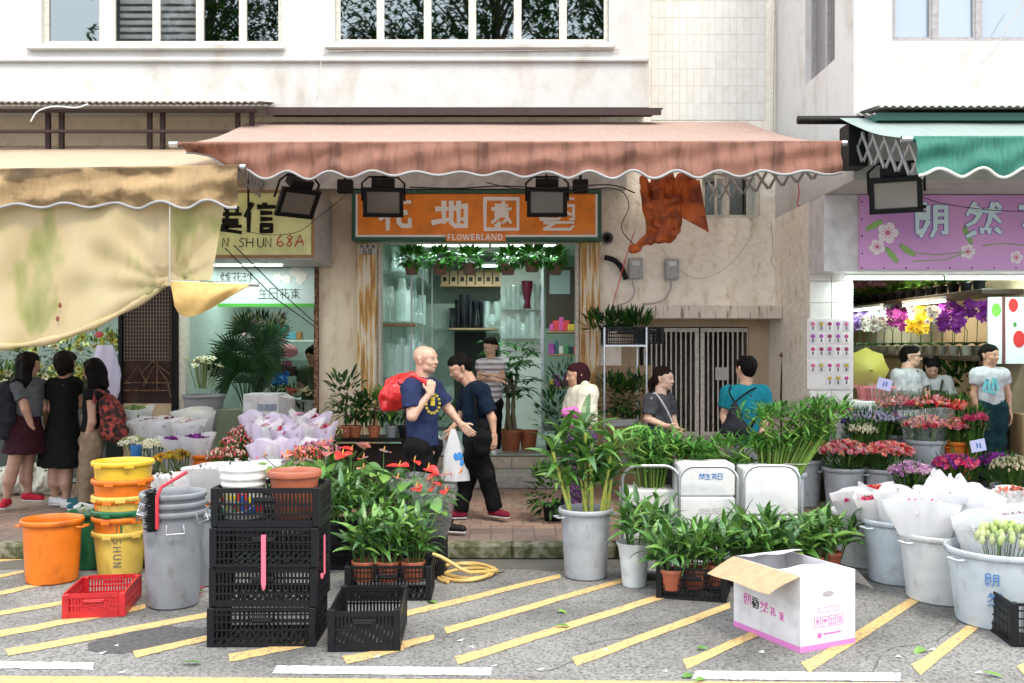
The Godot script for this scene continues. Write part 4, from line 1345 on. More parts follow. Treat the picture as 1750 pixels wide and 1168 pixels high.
func flower(mb: MB, o: Vector3, up: Vector3, r: float, petals: int, c: Color, heart: Color) -> void:
	var x := up.cross(V(0.3, 0.2, 0.9)).normalized()
	var y := up.cross(x)
	for k in petals:
		var a := TAU * k / petals + rr(-0.2, 0.2)
		var d := (x * cos(a) + y * sin(a) + up * rr(0.1, 0.7)).normalized()
		var t := rr(0.82, 1.15)
		mb.col = Color(c.r * t, c.g * t, c.b * t)
		mb.leaf(o, d, up, r * rr(0.85, 1.1), r * 0.75, 0.3, 2, 0.15, 0.55)
	if heart.a > 0.0:
		mb.col = heart
		mb.ball(o + up * r * 0.2, Vector3.ONE * r * 0.22, 5, 3)
func pompon(mb: MB, o: Vector3, r: float, c: Color) -> void:
	for k in 9:
		var d := (vrand() + V(0, 0.5, 0.25)).normalized()
		var t := rr(0.7, 1.25)
		mb.col = Color(c.r * t, c.g * t, c.b * t)
		mb.leaf(o - d * r * 0.15, d, vrand(), r * 1.1, r * 1.0, 0.2, 2, 0.3, 0.6)
func pot_shape(mb: MB, o: Vector3, r: float, h: float, seg := 16) -> void:
	mb.lathe(o, [[0.0, 0.0], [r * 0.72, 0.0], [r * 0.92, h * 0.82], [r * 1.02, h * 0.82], [r * 1.02, h], [r * 0.92, h], [r * 0.88, h * 0.85], [0.0, h * 0.85]], seg)
func tube_lamp(a: Vector3, b: Vector3, label: String, energy: float, warm := false, face := Vector3.DOWN) -> void:
	var t := thing("fluorescent_light", label, "lamp", (a + b) / 2, "fluorescent tubes")
	var o := t.position
	var g := MB.new()
	g.tube([a, b], 0.016, 10)
	shift(part("tube", g, mats.warm_tube_light if warm else mats.tube_light, t), o)
	var f := MB.new()
	var up := -face * 0.045
	f.bar(a + up, b + up, 0.05, 0.035)
	shift(part("batten", f, mats.sign_white, t), o)
	var l := AreaLight3D.new()
	l.name = "tube_glow"
	l.area_size = Vector2((b - a).length(), 0.04)
	l.light_energy = energy
	l.light_color = Color(1.0, 0.95, 0.85) if warm else Color(0.9, 1.0, 0.97)
	l.shadow_enabled = true
	l.area_range = 12.0
	var x := (b - a).normalized()
	t.add_child(l)
	l.basis = Basis(x, (-face).cross(x), -face)
	l.position = face * 0.025
func shelf_of(label: String, lo: Vector3, hi: Vector3, m: Material, bracket := true) -> Node3D:
	var t := thing("shelf", label, "shelf", V((lo.x + hi.x) / 2, lo.y, (lo.z + hi.z) / 2))
	var mb := MB.new()
	mb.cbox(lo, hi, 0.004)
	shift(part("board", mb, m, t), t.position)
	return t
func vase_mesh(kind: int) -> ArrayMesh:
	var key := "vase%d" % kind
	if not shared.has(key):
		var mb := MB.new()
		var pr: Array = [[[0.0, 0.0], [0.06, 0.0], [0.06, 0.42], [0.054, 0.42], [0.054, 0.02], [0.0, 0.02]],
			[[0.0, 0.0], [0.055, 0.0], [0.012, 0.03], [0.01, 0.2], [0.05, 0.3], [0.06, 0.42], [0.04, 0.56], [0.036, 0.56], [0.055, 0.42], [0.045, 0.31], [0.0, 0.22]],
			[[0.0, 0.0], [0.05, 0.0], [0.11, 0.09], [0.11, 0.15], [0.05, 0.22], [0.06, 0.25], [0.055, 0.25], [0.045, 0.22], [0.105, 0.14], [0.0, 0.01]],
			[[0.0, 0.0], [0.05, 0.0], [0.035, 0.1], [0.07, 0.3], [0.075, 0.4], [0.07, 0.4], [0.065, 0.3], [0.0, 0.05]],
			[[0.0, 0.0], [0.055, 0.0], [0.05, 0.05], [0.028, 0.18], [0.03, 0.28], [0.055, 0.36], [0.05, 0.36], [0.0, 0.2]]][kind]
		mb.lathe(Vector3.ZERO, pr, 14)
		shared[key] = mb.mesh()
	return shared[key]
func vase(kind: int, at: Vector3, m: Material, label: String, group: String, k := 1.0) -> void:
	var o := MeshInstance3D.new()
	o.name = numbered("glass_vase")
	o.mesh = vase_mesh(kind)
	o.material_override = m
	o.position = at
	o.scale = V(k, k * rr(0.85, 1.15), k)
	add_child(o)
	tag(o, label, "vase", group)

func flower_shop() -> void:
	var f := 0.447
	var mb := MB.new()
	mb.box(V(-1.75, f - 0.06, -17.1), V(1.25, f - 0.006, -12.5))
	var fl := struct("shop_floor", mb, mats.joint)
	for i in 10:
		for j in 12:
			var t := MB.new()
			t.cbox(V(-1.75 + i * 0.3 + 0.002, f - 0.02, -12.5 - j * 0.3 - 0.298), V(-1.75 + i * 0.3 + 0.298, f, -12.5 - j * 0.3 - 0.002), 0.002)
			part("tile", t, mats.floor_tile, fl)
	mb = MB.new()
	mb.box(V(-1.85, f, -17.1), V(-1.75, 3.4, -12.6))
	mb.box(V(1.25, f, -17.1), V(1.35, 3.4, -12.6))
	wall(mb, -1.75, 1.25, f, 3.4, -17.1, -17.0, [[-1.0, -0.45, f - 0.1, 2.1]])
	mb.box(V(-1.3, f, -19.2), V(-0.1, 2.4, -19.1))
	mb.box(V(-1.4, f, -19.1), V(-1.3, 2.4, -17.1))
	mb.box(V(-0.1, f, -19.1), V(0.0, 2.4, -17.1))
	mb.box(V(-1.3, 2.3, -19.1), V(-0.1, 2.4, -17.1))
	mb.box(V(-1.3, f - 0.05, -19.1), V(-0.1, f, -17.1))
	struct("shop_wall", mb, mats.mint_paint)
	mb = MB.new()
	mb.box(V(-1.85, 3.4, -17.1), V(1.35, 3.5, -12.6))
	mb.box(V(X(645, 12.2), 3.14, -12.6), V(X(990, 12.2), 3.4, -12.5))
	struct("shop_ceiling", mb, mats.pale_paint)
	var pw := thing("partition", "pale partition panel with glass shelves inside the flower shop", "partition", V(0.13, f, -14.65))
	mb = MB.new()
	mb.box(V(-0.17, f, -14.7), V(0.43, 3.39, -14.62))
	shift(part("panel", mb, mats.pale_paint, pw), pw.position)
	mb = MB.new()
	mb.box(V(0.43, f, -14.71), V(0.47, 3.39, -14.6))
	shift(part("post", mb, mats.steel, pw), pw.position)
	tube_lamp(P(713, 420, 12.95), P(835, 420, 12.95), "white fluorescent tube behind the hanging pots, beside the rusty post with the number", 0.95)
	tube_lamp(P(840, 420, 12.95), P(950, 420, 12.95), "white fluorescent tube behind the hanging pots, over the purple vase", 0.95)
	tube_lamp(P(800, 455, 15.6), P(852, 455, 15.6), "short fluorescent tube deep in the flower shop", 1.4)
	var g: Material = mats.clear_glass
	for q in [[2.14, "upper glass shelf of vases along the flower shop's side wall"], [1.42, "lower glass shelf of vases along the flower shop's side wall"], [2.8, "top glass shelf of vases along the flower shop's side wall"]]:
		shelf_of(q[1], V(-1.745, q[0], -16.2), V(-1.3, q[0] + 0.02, -12.75), mats.shelf_glass)
		for i in 22:
			var z := -12.95 - 0.15 * i
			vase([1, 0, 2, 0, 3, 1, 0, 4][(i * 3 + int(q[0] * 10)) % 8] if i < 12 else rng.randi_range(0, 3), V(rr(-1.68, -1.38), q[0] + 0.021, z), g, {214: "clear glass vase on the middle shelf of the shop's side wall", 142: "clear glass vase on the lowest shelf of the shop's side wall", 280: "clear glass vase on the top shelf of the shop's side wall"}[roundi(q[0] * 100)], "glass vases on side shelf %d" % roundi(q[0] * 100), rr(0.85, 1.15))
	var st := thing("shelf_post", "steel uprights holding the glass shelves of the flower shop", "shelf frame", V(-1.31, f, -14.4))
	for z in [-12.8, -14.4, -16.1]:
		mb = MB.new()
		mb.bar(V(-1.31, f, z), V(-1.31, 3.3, z), 0.02, 0.02)
		shift(part("upright", mb, mats.dull_steel, st), st.position)
	var wb := shelf_of("brown wooden shelf edge in the flower shop's front corner", V(-1.72, 2.09, -12.9), V(-1.25, 2.13, -12.7), mats.wood_board)
	shelf_of("shelf of black vases on the flower shop's back wall", V(-1.05, 2.11, -16.9), V(-0.15, 2.14, -16.3), mats.wood_board)
	for i in 6:
		vase([4, 0, 3, 0, 4, 3][i], V(-1.0 + i * 0.1, 2.141, -16.45 - 0.13 * (i % 2)), mat("black_glaze", Color(0.01, 0.011, 0.014), 0.15), "glossy black vase on the back shelf of the shop", "black vases", rr(1.0, 1.3))
	for i in 5:
		vase([0, 2, 3, 0, 2][i], V(-0.42 + i * 0.09, 2.141, -16.5), g, "clear glass vase beside the black vases on the back shelf", "glass vases on back shelf", 1.0)
	shelf_of("high shelf of brown boxes on the flower shop's back wall", V(-1.2, 2.83, -16.95), V(-0.15, 2.86, -16.3), mats.wood_board)
	for i in 7:
		var b := thing("storage_box", "brown cardboard box on the high back shelf of the shop", "box", V(-1.12 + i * 0.145, 2.861, -16.5), "boxes on the high back shelf")
		var bm := MB.new()
		bm.cbox(V(-0.065, 0, -0.12), V(0.065, rr(0.22, 0.27), 0.12), 0.005)
		part("carton", bm, mats.cardboard, b)
		bm = MB.new()
		bm.box(V(-0.03, 0.06, 0.121), V(0.03, 0.13, 0.123))
		part("print", bm, mats.black_metal, b)
	for q in [[2.37, "upper glass shelf on the pale partition"], [1.95, "lower glass shelf on the pale partition"]]:
		shelf_of(q[1], V(-0.16, q[0], -14.6), V(0.42, q[0] + 0.012, -14.3), mats.shelf_glass)
		for i in 8:
			if q[0] > 2.0 and i == 5:
				continue
			vase([2, 0, 3, 0, 2, 1, 0, 3][i], V(-0.12 + i * 0.07, q[0] + 0.013, -14.4 - 0.1 * (i % 2)), g, "clear glass vase on the %s shelf of the pale partition" % ("upper" if q[0] > 2 else "lower"), "glass vases on partition shelf %d" % roundi(q[0] * 100), rr(0.7, 0.9))
	vase(3, V(0.22, 2.383, -14.35), mat("plum_glass", Color(0.12, 0.01, 0.035), 0.12), "tall plum coloured vase on the partition's glass shelf", "", 1.15)
	mb = MB.new()
	mb.box(V(0.5, 2.1, -14.6), V(1.2, 3.0, -14.4))
	var cb := thing("wall_cabinet", "dark cabinet in the flower shop's corner", "cabinet", V(0.85, 2.1, -14.5))
	shift(part("carcass", mb, mat("dark_wood", Color(0.05, 0.032, 0.02), 0.6), cb), cb.position)
	mb = MB.new()
	mb.box(V(0.55, 2.6, -14.399), V(0.85, 2.95, -14.38))
	shift(part("door", mb, mat("blue_grey", Color(0.3, 0.36, 0.38), 0.5), cb), cb.position)
	for q in [[1.25, "low goods shelf in the flower shop's corner"], [1.7, "middle goods shelf in the flower shop's corner"], [2.02, "high goods shelf in the flower shop's corner"]]:
		shelf_of(q[1], V(0.5, q[0], -14.3), V(1.22, q[0] + 0.025, -13.5), mats.wood_board)
		for i in 9:
			var w := rr(0.05, 0.1)
			var h := rr(0.06, 0.2)
			var b := thing("packet", "small coloured packet on the %s goods shelf" % ({125: "low", 170: "middle", 202: "high"}[roundi(q[0] * 100)]), "packet", V(0.55 + i * 0.068, q[0] + 0.026, -13.6 - rr(0, 0.2)), "packets on goods shelf %d" % roundi(q[0] * 100))
			var bm := MB.new()
			bm.col = [Color(0.5, 0.04, 0.05), Color(0.45, 0.06, 0.25), Color(0.05, 0.25, 0.3), Color(0.5, 0.35, 0.05), Color(0.55, 0.55, 0.5), Color(0.05, 0.2, 0.08), Color(0.3, 0.05, 0.3)][rng.randi_range(0, 6)]
			bm.cbox(V(-w / 2, 0, -0.05), V(w / 2, h, 0.05), 0.01)
			part("pack", bm, mats.gloss_vc, b)
	for i in 12:
		vase([2, 0, 3][i % 3], V(rr(1.0, 1.18), [2.5, 2.85][i % 2], -13.0 - 0.1 * i), g, "clear glass jug on the wall bracket by the shop's far jamb", "glass jugs by the far jamb", 0.9)
	for y in [2.49, 2.84]:
		shelf_of(["lower glass bracket shelf by the far jamb", "upper glass bracket shelf by the far jamb"][0 if y < 2.6 else 1], V(0.95, y - 0.012, -14.3), V(1.24, y, -12.9), mats.shelf_glass)
	var px := [704, 752, 803, 868, 909, 949]
	for i in 6:
		var at := P(px[i], 470 if i != 4 else 465, 12.72)
		var t := thing("hanging_pot", ["bushy green plant in a brown hanging pot, first from the numbered post", "bushy green plant in a brown hanging pot, second from the numbered post", "bushy green plant in a brown hanging pot, third from the numbered post", "bushy green plant in a brown hanging pot, fourth from the numbered post", "small green plant in a brown hanging pot, fifth from the numbered post", "bushy green plant in a brown hanging pot, nearest the far rusty post"][i], "plant", at, "hanging pots in the shop door")
		var p := MB.new()
		pot_shape(p, Vector3.ZERO, 0.105, 0.14)
		part("pot", p, mat("brown_pot", Color(0.2, 0.115, 0.085), 0.6), t)
		var b := MB.new()
		bush(b, V(0, 0.22, 0), V(0.13, 0.1, 0.13), 150, 0.125, 0.065, [Color(0.04, 0.17, 0.02), Color(0.06, 0.26, 0.03), Color(0.1, 0.36, 0.05)], 0.9, 0.3)
		stuff(part("foliage", b, mats.leaf, t))
		var w := MB.new()
		for a in 3:
			w.tube([V(0.1 * cos(a * 2.1), 0.14, 0.1 * sin(a * 2.1)), V(0, 0.45, 0), V(0, 0.5, 0)], 0.003, 4)
		part("hanger", w, mats.cable, t)
	var pt := thing("money_tree", "tall leafy potted tree standing inside the flower shop", "plant", V(-0.02, f, -13.1))
	mb = MB.new()
	pot_shape(mb, Vector3.ZERO, 0.16, 0.28)
	part("pot", mb, mats.terracotta, pt)
	mb = MB.new()
	mb.col = Color(0.2, 0.17, 0.1)
	for i in 4:
		mb.tube([V(cos(i * 1.6) * 0.06, 0.25, sin(i * 1.6) * 0.06), V(cos(i * 1.6 + 1) * 0.05, 0.6, sin(i * 1.6 + 1) * 0.05), V(cos(i * 1.6) * 0.09, 1.05, sin(i * 1.6) * 0.09)], [0.03, 0.025, 0.018], 7)
	part("trunk", mb, mats.matte_vc, pt)
	mb = MB.new()
	for i in 60:
		var c := V(rr(-0.32, 0.32), rr(0.7, 1.45), rr(-0.25, 0.25))
		for k in 6:
			mb.col = tint([Color(0.03, 0.13, 0.02), Color(0.05, 0.2, 0.03), Color(0.02, 0.08, 0.015)])
			mb.leaf(c, away(TAU * k / 6.0 + i, rr(-0.2, 0.4)), Vector3.UP, rr(0.14, 0.22), 0.06, 1.0, 4)
	stuff(part("crown", mb, mats.leaf, pt))
	var p2 := thing("terracotta_pot", "square brown pot beside the potted tree in the shop", "pot", V(0.22, f, -13.2))
	mb = MB.new()
	pot_shape(mb, Vector3.ZERO, 0.13, 0.26)
	part("pot", mb, mats.terracotta, p2)
	for q in [[-1.35, -12.95, 0.5, "dark leafy plant low in the shop behind the man in the blue T-shirt"], [-0.95, -12.75, 0.4, "leafy plant in a white pot by the shop's steps"], [0.55, -12.7, 0.55, "fine leaved plant at the shop's far jamb"], [0.7, -13.2, 0.9, "tall thin green plant behind the woman in the cream hooded top"]]:
		var t := thing("pot_plant", q[3], "plant", V(q[0], f, q[1]))
		mb = MB.new()
		pot_shape(mb, Vector3.ZERO, 0.13, 0.22)
		part("pot", mb, mats.sign_white if q[0] == -0.95 else mats.black_plastic, t)
		mb = MB.new()
		bush(mb, V(0, 0.25 + q[2] * 0.5, 0), V(0.24, q[2] * 0.55, 0.22), 170, 0.13, 0.035, DARKS + GREENS.slice(0, 2), 0.6, 0.8)
		stuff(part("foliage", mb, mats.leaf, t))

func left_shops() -> void:
	var d := 12.2
	var mb := MB.new()
	mb.box(V(-9.5, PAVE, -15.4), V(-2.4, 3.5, -15.3))
	mb.box(V(-4.2, PAVE, -15.3), V(-4.12, 3.5, -12.3))
	mb.box(V(-2.44, PAVE, -15.3), V(-2.4, 3.5, -12.6))
	mb.box(V(-9.6, PAVE, -15.3), V(-9.5, 3.5, -12.3))
	struct("left_shop_wall", mb, mat("left_mint", Color(0.5, 0.58, 0.53), 0.6, {"tex": tex.plaster_patch, "scale": 0.9}))
	mb = MB.new()
	mb.box(V(-9.6, 3.5, -15.4), V(-2.4, 3.6, -12.6))
	struct("left_shop_ceiling", mb, mats.pale_paint)
	mb = MB.new()
	mb.box(V(-9.5, PAVE + 0.02, -15.3), V(-2.44, PAVE + 0.03, -12.2))
	struct("left_shop_floor", mb, mats.floor_tile)
	tube_lamp(P(330, 453, 11.75), P(482, 453, 11.75), "white fluorescent tube under the pale green sign", 0.7)
	tube_lamp(V(-3.9, 2.95, -13.6), V(-2.7, 2.95, -13.6), "fluorescent tube on the ceiling of shop 68A", 0.9)
	tube_lamp(V(-6.6, 2.7, -13.2), V(-5.4, 2.7, -13.2), "fluorescent tube in the shop behind the three women", 1.2)
	var fr := thing("door_frame", "dark rusted door frame of the shop beside the cream pier", "door frame", V(X(541, d), PAVE, -d))
	mb = MB.new()
	mb.box(V(X(537, d), PAVE, -12.3), V(X(544.6, d), 2.82, -12.16))
	shift(part("post", mb, mats.rust, fr), fr.position)
	mb = MB.new()
	mb.box(V(X(301, d), PAVE, -12.3), V(X(308, d), 2.85, -12.1))
	shift(part("post", mb, mats.black_metal, fr), fr.position)
	mb = MB.new()
	mb.box(V(X(309, d), PAVE, -12.3), V(X(320, d), 2.85, -12.12))
	shift(part("side_post", mb, mats.frame_paint, fr), fr.position)
	mb = MB.new()
	mb.box(V(X(320, d), 2.84, -12.3), V(X(545, d), 2.9, -12.12))
	shift(part("head_rail", mb, mats.dull_steel, fr), fr.position)
	var gp := thing("mesh_door", "brown steel door with wire mesh panel behind the wrapped flowers", "door", V(X(252, 12.15), PAVE, -12.15))
	var o := gp.position
	var dd := 12.15
	mb = MB.new()
	mb.box(V(X(203, dd), PAVE + 0.05, -12.2), V(X(300, dd), 3.0, -12.17))
	shift(part("backing", mb, mat("brown_sheet", Color(0.19, 0.125, 0.085), 0.7, {"tex": tex.rusty, "scale": 0.3}), gp), o)
	mb = MB.new()
	mb.box(V(X(203, dd), PAVE + 0.05, -12.169), V(X(300, dd), Y(690, dd), -12.16))
	shift(part("kick_plate", mb, mats.tan_wall, gp), o)
	for q in [[203, 209, 470, 960], [294, 300, 440, 960]]:
		mb = MB.new()
		mb.box(V(X(q[0], dd), PAVE + 0.05, -12.169), V(X(q[1], dd), 3.0, -12.12))
		shift(part("stile", mb, mats.black_metal, gp), o)
	mb = MB.new()
	for i in 17:
		var x := lerpf(X(212, dd), X(292, dd), i / 16.0)
		mb.box(V(x - 0.002, Y(616, dd), -12.15), V(x + 0.002, 3.0, -12.146))
	for i in 30:
		var y := lerpf(Y(616, dd), 3.0, i / 29.0)
		mb.box(V(X(212, dd), y - 0.002, -12.1455), V(X(292, dd), y + 0.002, -12.1415))
	stuff(part("wire_mesh", mb, mat("wire", Color(0.26, 0.22, 0.18), 0.6), gp))
	gp.get_child(gp.get_child_count() - 1).position -= o
	mb = MB.new()
	for q in [[[215, 655], [235, 625], [250, 655]], [[245, 660], [265, 622], [285, 650], [292, 680]], [[240, 640], [260, 618], [290, 640]], [[212, 655], [292, 655]], [[212, 668], [292, 668]], [[268, 618], [268, 670]]]:
		var pts := []
		for w in q:
			pts.append(P(w[0], w[1], 12.13))
		mb.tube(pts, 0.008, 5)
	shift(part("bent_wire", mb, mats.rust, gp), o)
	var gb := thing("grey_bin", "grey bin of white lilies standing at the window of shop 68A", "bin", P(348, 700, 11.9), "")
	gb.position.y = 0.75
	bin_parts(gb, 0.24, 0.19, 0.5, mat("bin_grey_dark", Color(0.24, 0.24, 0.25), 0.45), false)
	var ls := thing("plinth", "pale green cabinet under the lily bin and palm", "cabinet", P(400, 760, 11.95))
	ls.position.y = PAVE
	mb = MB.new()
	mb.cbox(V(-0.35, 0, -0.25), V(0.2, 0.95, 0.15), 0.01)
	part("carcass", mb, mat("sage_paint", Color(0.2, 0.25, 0.17), 0.6, {"tex": tex.plaster_patch, "scale": 1.3}), ls)
	mb = MB.new()
	mb.cbox(V(-0.62, 0, -0.25), V(-0.37, 0.615, 0.2), 0.01)
	part("side_box", mb, mats.dark_wood, ls)
	var ly := thing("lily_bunch", "bunch of cream white lilies in the grey bin", "flowers", P(347, 650, 11.9))
	mb = MB.new()
	for i in 42:
		var a := rr(0, TAU)
		var r := rr(0.02, 0.26)
		var top := V(cos(a) * r, rr(0.16, 0.26), sin(a) * r * 0.8)
		mb.col = tint([Color(0.22, 0.3, 0.1), Color(0.3, 0.36, 0.15)])
		mb.tube([V(cos(a) * r * 0.5, -0.1, sin(a) * r * 0.4), top], 0.006, 4, false)
		flower(mb, top, (V(cos(a) * r, 0.35, sin(a) * r)).normalized(), 0.065, 5, Color(0.72, 0.72, 0.5), Color(0.5, 0.5, 0.2))
	stuff(part("blossoms", mb, mats.petal, ly))
	fan_palm(P(420, 720, 12.0), 1.15, "large dark fan palm standing at the window of shop 68A")
	var lp := thing("lily_plant", "tall dark vase of budding lilies beside the fan palm", "plant", P(440, 600, 12.5))
	mb = MB.new()
	bush(mb, V(0.05, 0.25, 0), V(0.34, 0.22, 0.25), 220, 0.13, 0.03, DARKS + [Color(0.16, 0.2, 0.09)], 0.4, 0.6)
	stuff(part("foliage", mb, mats.leaf, lp))
	mb = MB.new()
	for i in 40:
		flower(mb, V(rr(-0.28, 0.38), rr(0.1, 0.48), rr(0.0, 0.25)), (V(0, 0.2, 1) + vrand() * 0.5).normalized(), 0.05, 5, tint([Color(0.5, 0.42, 0.33), Color(0.45, 0.28, 0.28), Color(0.4, 0.42, 0.22)]), Color(0, 0, 0, 0))
	stuff(part("blossoms", mb, mats.petal, lp))
	mb = MB.new()
	mb.lathe(V(0, -0.75, 0), [[0, 0], [0.09, 0], [0.07, 0.2], [0.12, 0.8], [0.1, 0.8], [0.0, 0.4]], 14)
	part("vase", mb, mats.black_glaze, lp)
	shelf_of("white shelf of boxes in shop 68A", V(-3.35, 1.9, -14.9), V(-2.5, 1.93, -14.5), mats.pale_paint)
	for q in [[478, 565, 0.24, 0.17, Color(0.01, 0.16, 0.09), "green box on the white shelf of shop 68A"], [474, 580, 0.3, 0.1, Color(0.01, 0.13, 0.08), "flat green box on the white shelf, under the other green box"], [497, 575, 0.2, 0.11, Color(0.12, 0.35, 0.45), "pale blue box on the white shelf of shop 68A"], [512, 575, 0.07, 0.13, Color(0.4, 0.2, 0.07), "small brown box on the white shelf of shop 68A"]]:
		var b := thing("storage_box", q[5], "box", P(q[0], q[1], 14.6) - V(0, q[3] / 2, 0))
		mb = MB.new()
		mb.col = q[4]
		mb.cbox(V(-q[2] / 2, 0, -0.1), V(q[2] / 2, q[3], 0.1), 0.008)
		part("carton", mb, mats.gloss_vc, b)
	var bq := thing("wrapped_bouquet", "pink wrapped bouquet on the counter of shop 68A", "bouquet", P(490, 600, 13.6))
	mb = MB.new()
	mb.col = Color(0.55, 0.22, 0.24)
	mb.ball(V(0, 0, 0), V(0.16, 0.1, 0.1), 12, 7)
	part("wrap", mb, mats.petal, bq)
	var bl := thing("flower_bunch", "blue dyed flowers in shop 68A's window", "flowers", P(468, 650, 12.6))
	mb = MB.new()
	for i in 30:
		pompon(mb, V(rr(-0.17, 0.17), rr(-0.1, 0.1), rr(-0.1, 0.1)), 0.045, Color(0.03, 0.22, 0.55))
	stuff(part("blossoms", mb, mats.petal, bl))
	var rs := thing("rose_bunch", "mauve roses in a box in shop 68A's window", "flowers", P(478, 622, 12.9))
	mb = MB.new()
	for i in 14:
		pompon(mb, V(rr(-0.13, 0.13), rr(-0.05, 0.05), rr(-0.08, 0.08)), 0.05, Color(0.35, 0.12, 0.2))
	stuff(part("blossoms", mb, mats.petal, rs))
	mb = MB.new()
	mb.cbox(V(-0.2, -0.16, -0.12), V(0.2, -0.03, 0.12), 0.006)
	part("box", mb, mats.dark_wood, rs)
	var ct := thing("counter", "white counter at the window of shop 68A", "counter", V(-3.0, PAVE, -12.9))
	mb = MB.new()
	mb.cbox(V(-0.55, 0, -0.6), V(0.5, 1.0, 0.1), 0.01)
	part("carcass", mb, mats.pale_paint, ct)
	for i in 4:
		var fb := thing("flower_bunch", ["white daisies on the counter of shop 68A", "dark green bunch on the counter beside the daisies", "red berries on the counter of shop 68A", "cream roses by the door of shop 68A"][i], "flowers", P(455 + i * 22, 680, 12.6))
		mb = MB.new()
		bush(mb, V(0, 0, 0), V(0.12, 0.12, 0.1), 60, 0.12, 0.03, DARKS)
		for k in 14:
			flower(mb, V(rr(-0.1, 0.1), rr(0.02, 0.14), rr(0.0, 0.12)), (V(0, 0.6, 0.5) + vrand() * 0.5).normalized(), 0.035, 6, [Color(0.7, 0.7, 0.65), Color(0.1, 0.2, 0.05), Color(0.4, 0.02, 0.02), Color(0.65, 0.55, 0.35)][i], Color(0.4, 0.3, 0.05))
		stuff(part("bunch", mb, mats.petal, fb))
	for r in 2:
		var sh := thing("flower_stand", ["low tiered flower stand behind the three women", "high tiered flower stand behind the three women"][r], "stand", V(-6.2, PAVE, -12.7 - r * 0.5))
		mb = MB.new()
		mb.cbox(V(-1.6, 0, -0.22), V(1.05, [0.9, 1.35][r], 0.22), 0.01)
		part("carcass", mb, mat("dark_stand", Color(0.04, 0.05, 0.04), 0.7) if r == 0 else mats.dark_wood, sh)
	for i in 12:
		var hi := i % 2
		var fb := thing("lily_bunch", "%s bunch of yellow green lilies on the %s stand, counted from the picture's edge" % [["first", "second", "third", "fourth", "fifth", "sixth"][i / 2], "high" if hi else "low"], "flowers", V(-7.3 + i * 0.19, [1.02, 1.47][hi] + PAVE, -12.65 - hi * 0.5), "lilies on the %s stand" % ("high" if hi else "low"))
		mb = MB.new()
		bush(mb, V(0, 0.18, 0), V(0.2, 0.24, 0.18), 90, 0.17, 0.035, [Color(0.03, 0.08, 0.02), Color(0.1, 0.18, 0.03)], 0.5, 0.6)
		for k in 12:
			flower(mb, V(rr(-0.2, 0.2), rr(0.18, 0.45), rr(0.02, 0.2)), (V(0, 0.4, 0.8) + vrand() * 0.5).normalized(), 0.075, 6, tint([Color(0.5, 0.5, 0.12), Color(0.62, 0.62, 0.4), Color(0.4, 0.42, 0.08)]), Color(0.3, 0.2, 0.02))
		stuff(part("bunch", mb, mats.petal, fb))
	var hp := thing("wrapped_bouquet", "tall lilac paper bouquet hanging beside the mesh door", "bouquet", P(180, 650, 11.8))
	mb = MB.new()
	var rows := []
	for j in 9:
		var v := j / 8.0
		var row := PackedVector3Array()
		for i in 20:
			var a := TAU * i / 20.0
			var r := (0.13 + 0.03 * sin(a * 5.0 + v * 6.0)) * (0.55 + 0.6 * sin(PI * clampf(v * 0.8 + 0.15, 0, 1)))
			row.append(V(cos(a) * r, -0.3 + v * 0.72, sin(a) * r * 0.7))
		rows.append(row)
	mb.grid(rows, true, true)
	part("wrap", mb, mats.lilac_paper, hp)
	var pk := thing("pink_flower", "pink anthurium bloom rising beside the lilac bouquet", "flower", P(172, 575, 11.8))
	mb = MB.new()
	mb.col = Color(0.6, 0.1, 0.1)
	mb.ball(V(-0.02, 0.02, 0), V(0.055, 0.04, 0.02), 10, 6)
	mb.col = Color(0.45, 0.42, 0.05)
	mb.tube([V(0, 0, 0), V(0.04, -0.18, 0)], 0.014, 6)
	part("bloom", mb, mats.petal, pk)

func fan_palm(at: Vector3, h: float, label: String) -> void:
	var t := thing("fan_palm", label, "plant", at)
	var mb := MB.new()
	pot_shape(mb, Vector3.ZERO, 0.11, 0.16)
	part("pot", mb, mat("yellow_pot", Color(0.5, 0.38, 0.06), 0.5), t)
	var st := MB.new()
	st.col = Color(0.03, 0.07, 0.02)
	var lf := MB.new()
	for i in 15:
		var a := TAU * i / 15.0 * 2.4
		var top := V(cos(a) * rr(0.1, 0.42), h * rr(0.4, 1.0), sin(a) * rr(0.05, 0.25))
		st.tube([V(0, 0.1, 0), top * 0.6 + V(0, 0.08, 0), top], 0.007, 5, false)
		var f := (top - V(0, h * 0.35, 0)).normalized()
		for k in 22:
			var s := (k / 21.0 - 0.5) * 3.6
			var side := f.cross(V(0, 0.3, 1)).normalized()
			lf.col = tint([Color(0.008, 0.035, 0.008), Color(0.014, 0.055, 0.012)])
			lf.leaf(top, (f * cos(s) + side * sin(s) + V(0, 0, 0.15)).normalized(), V(0, 0.3, 1), rr(0.24, 0.33), 0.034, 0.5, 3)
	part("stems", st, mats.leaf, t)
	stuff(part("fronds", lf, mats.leaf, t))

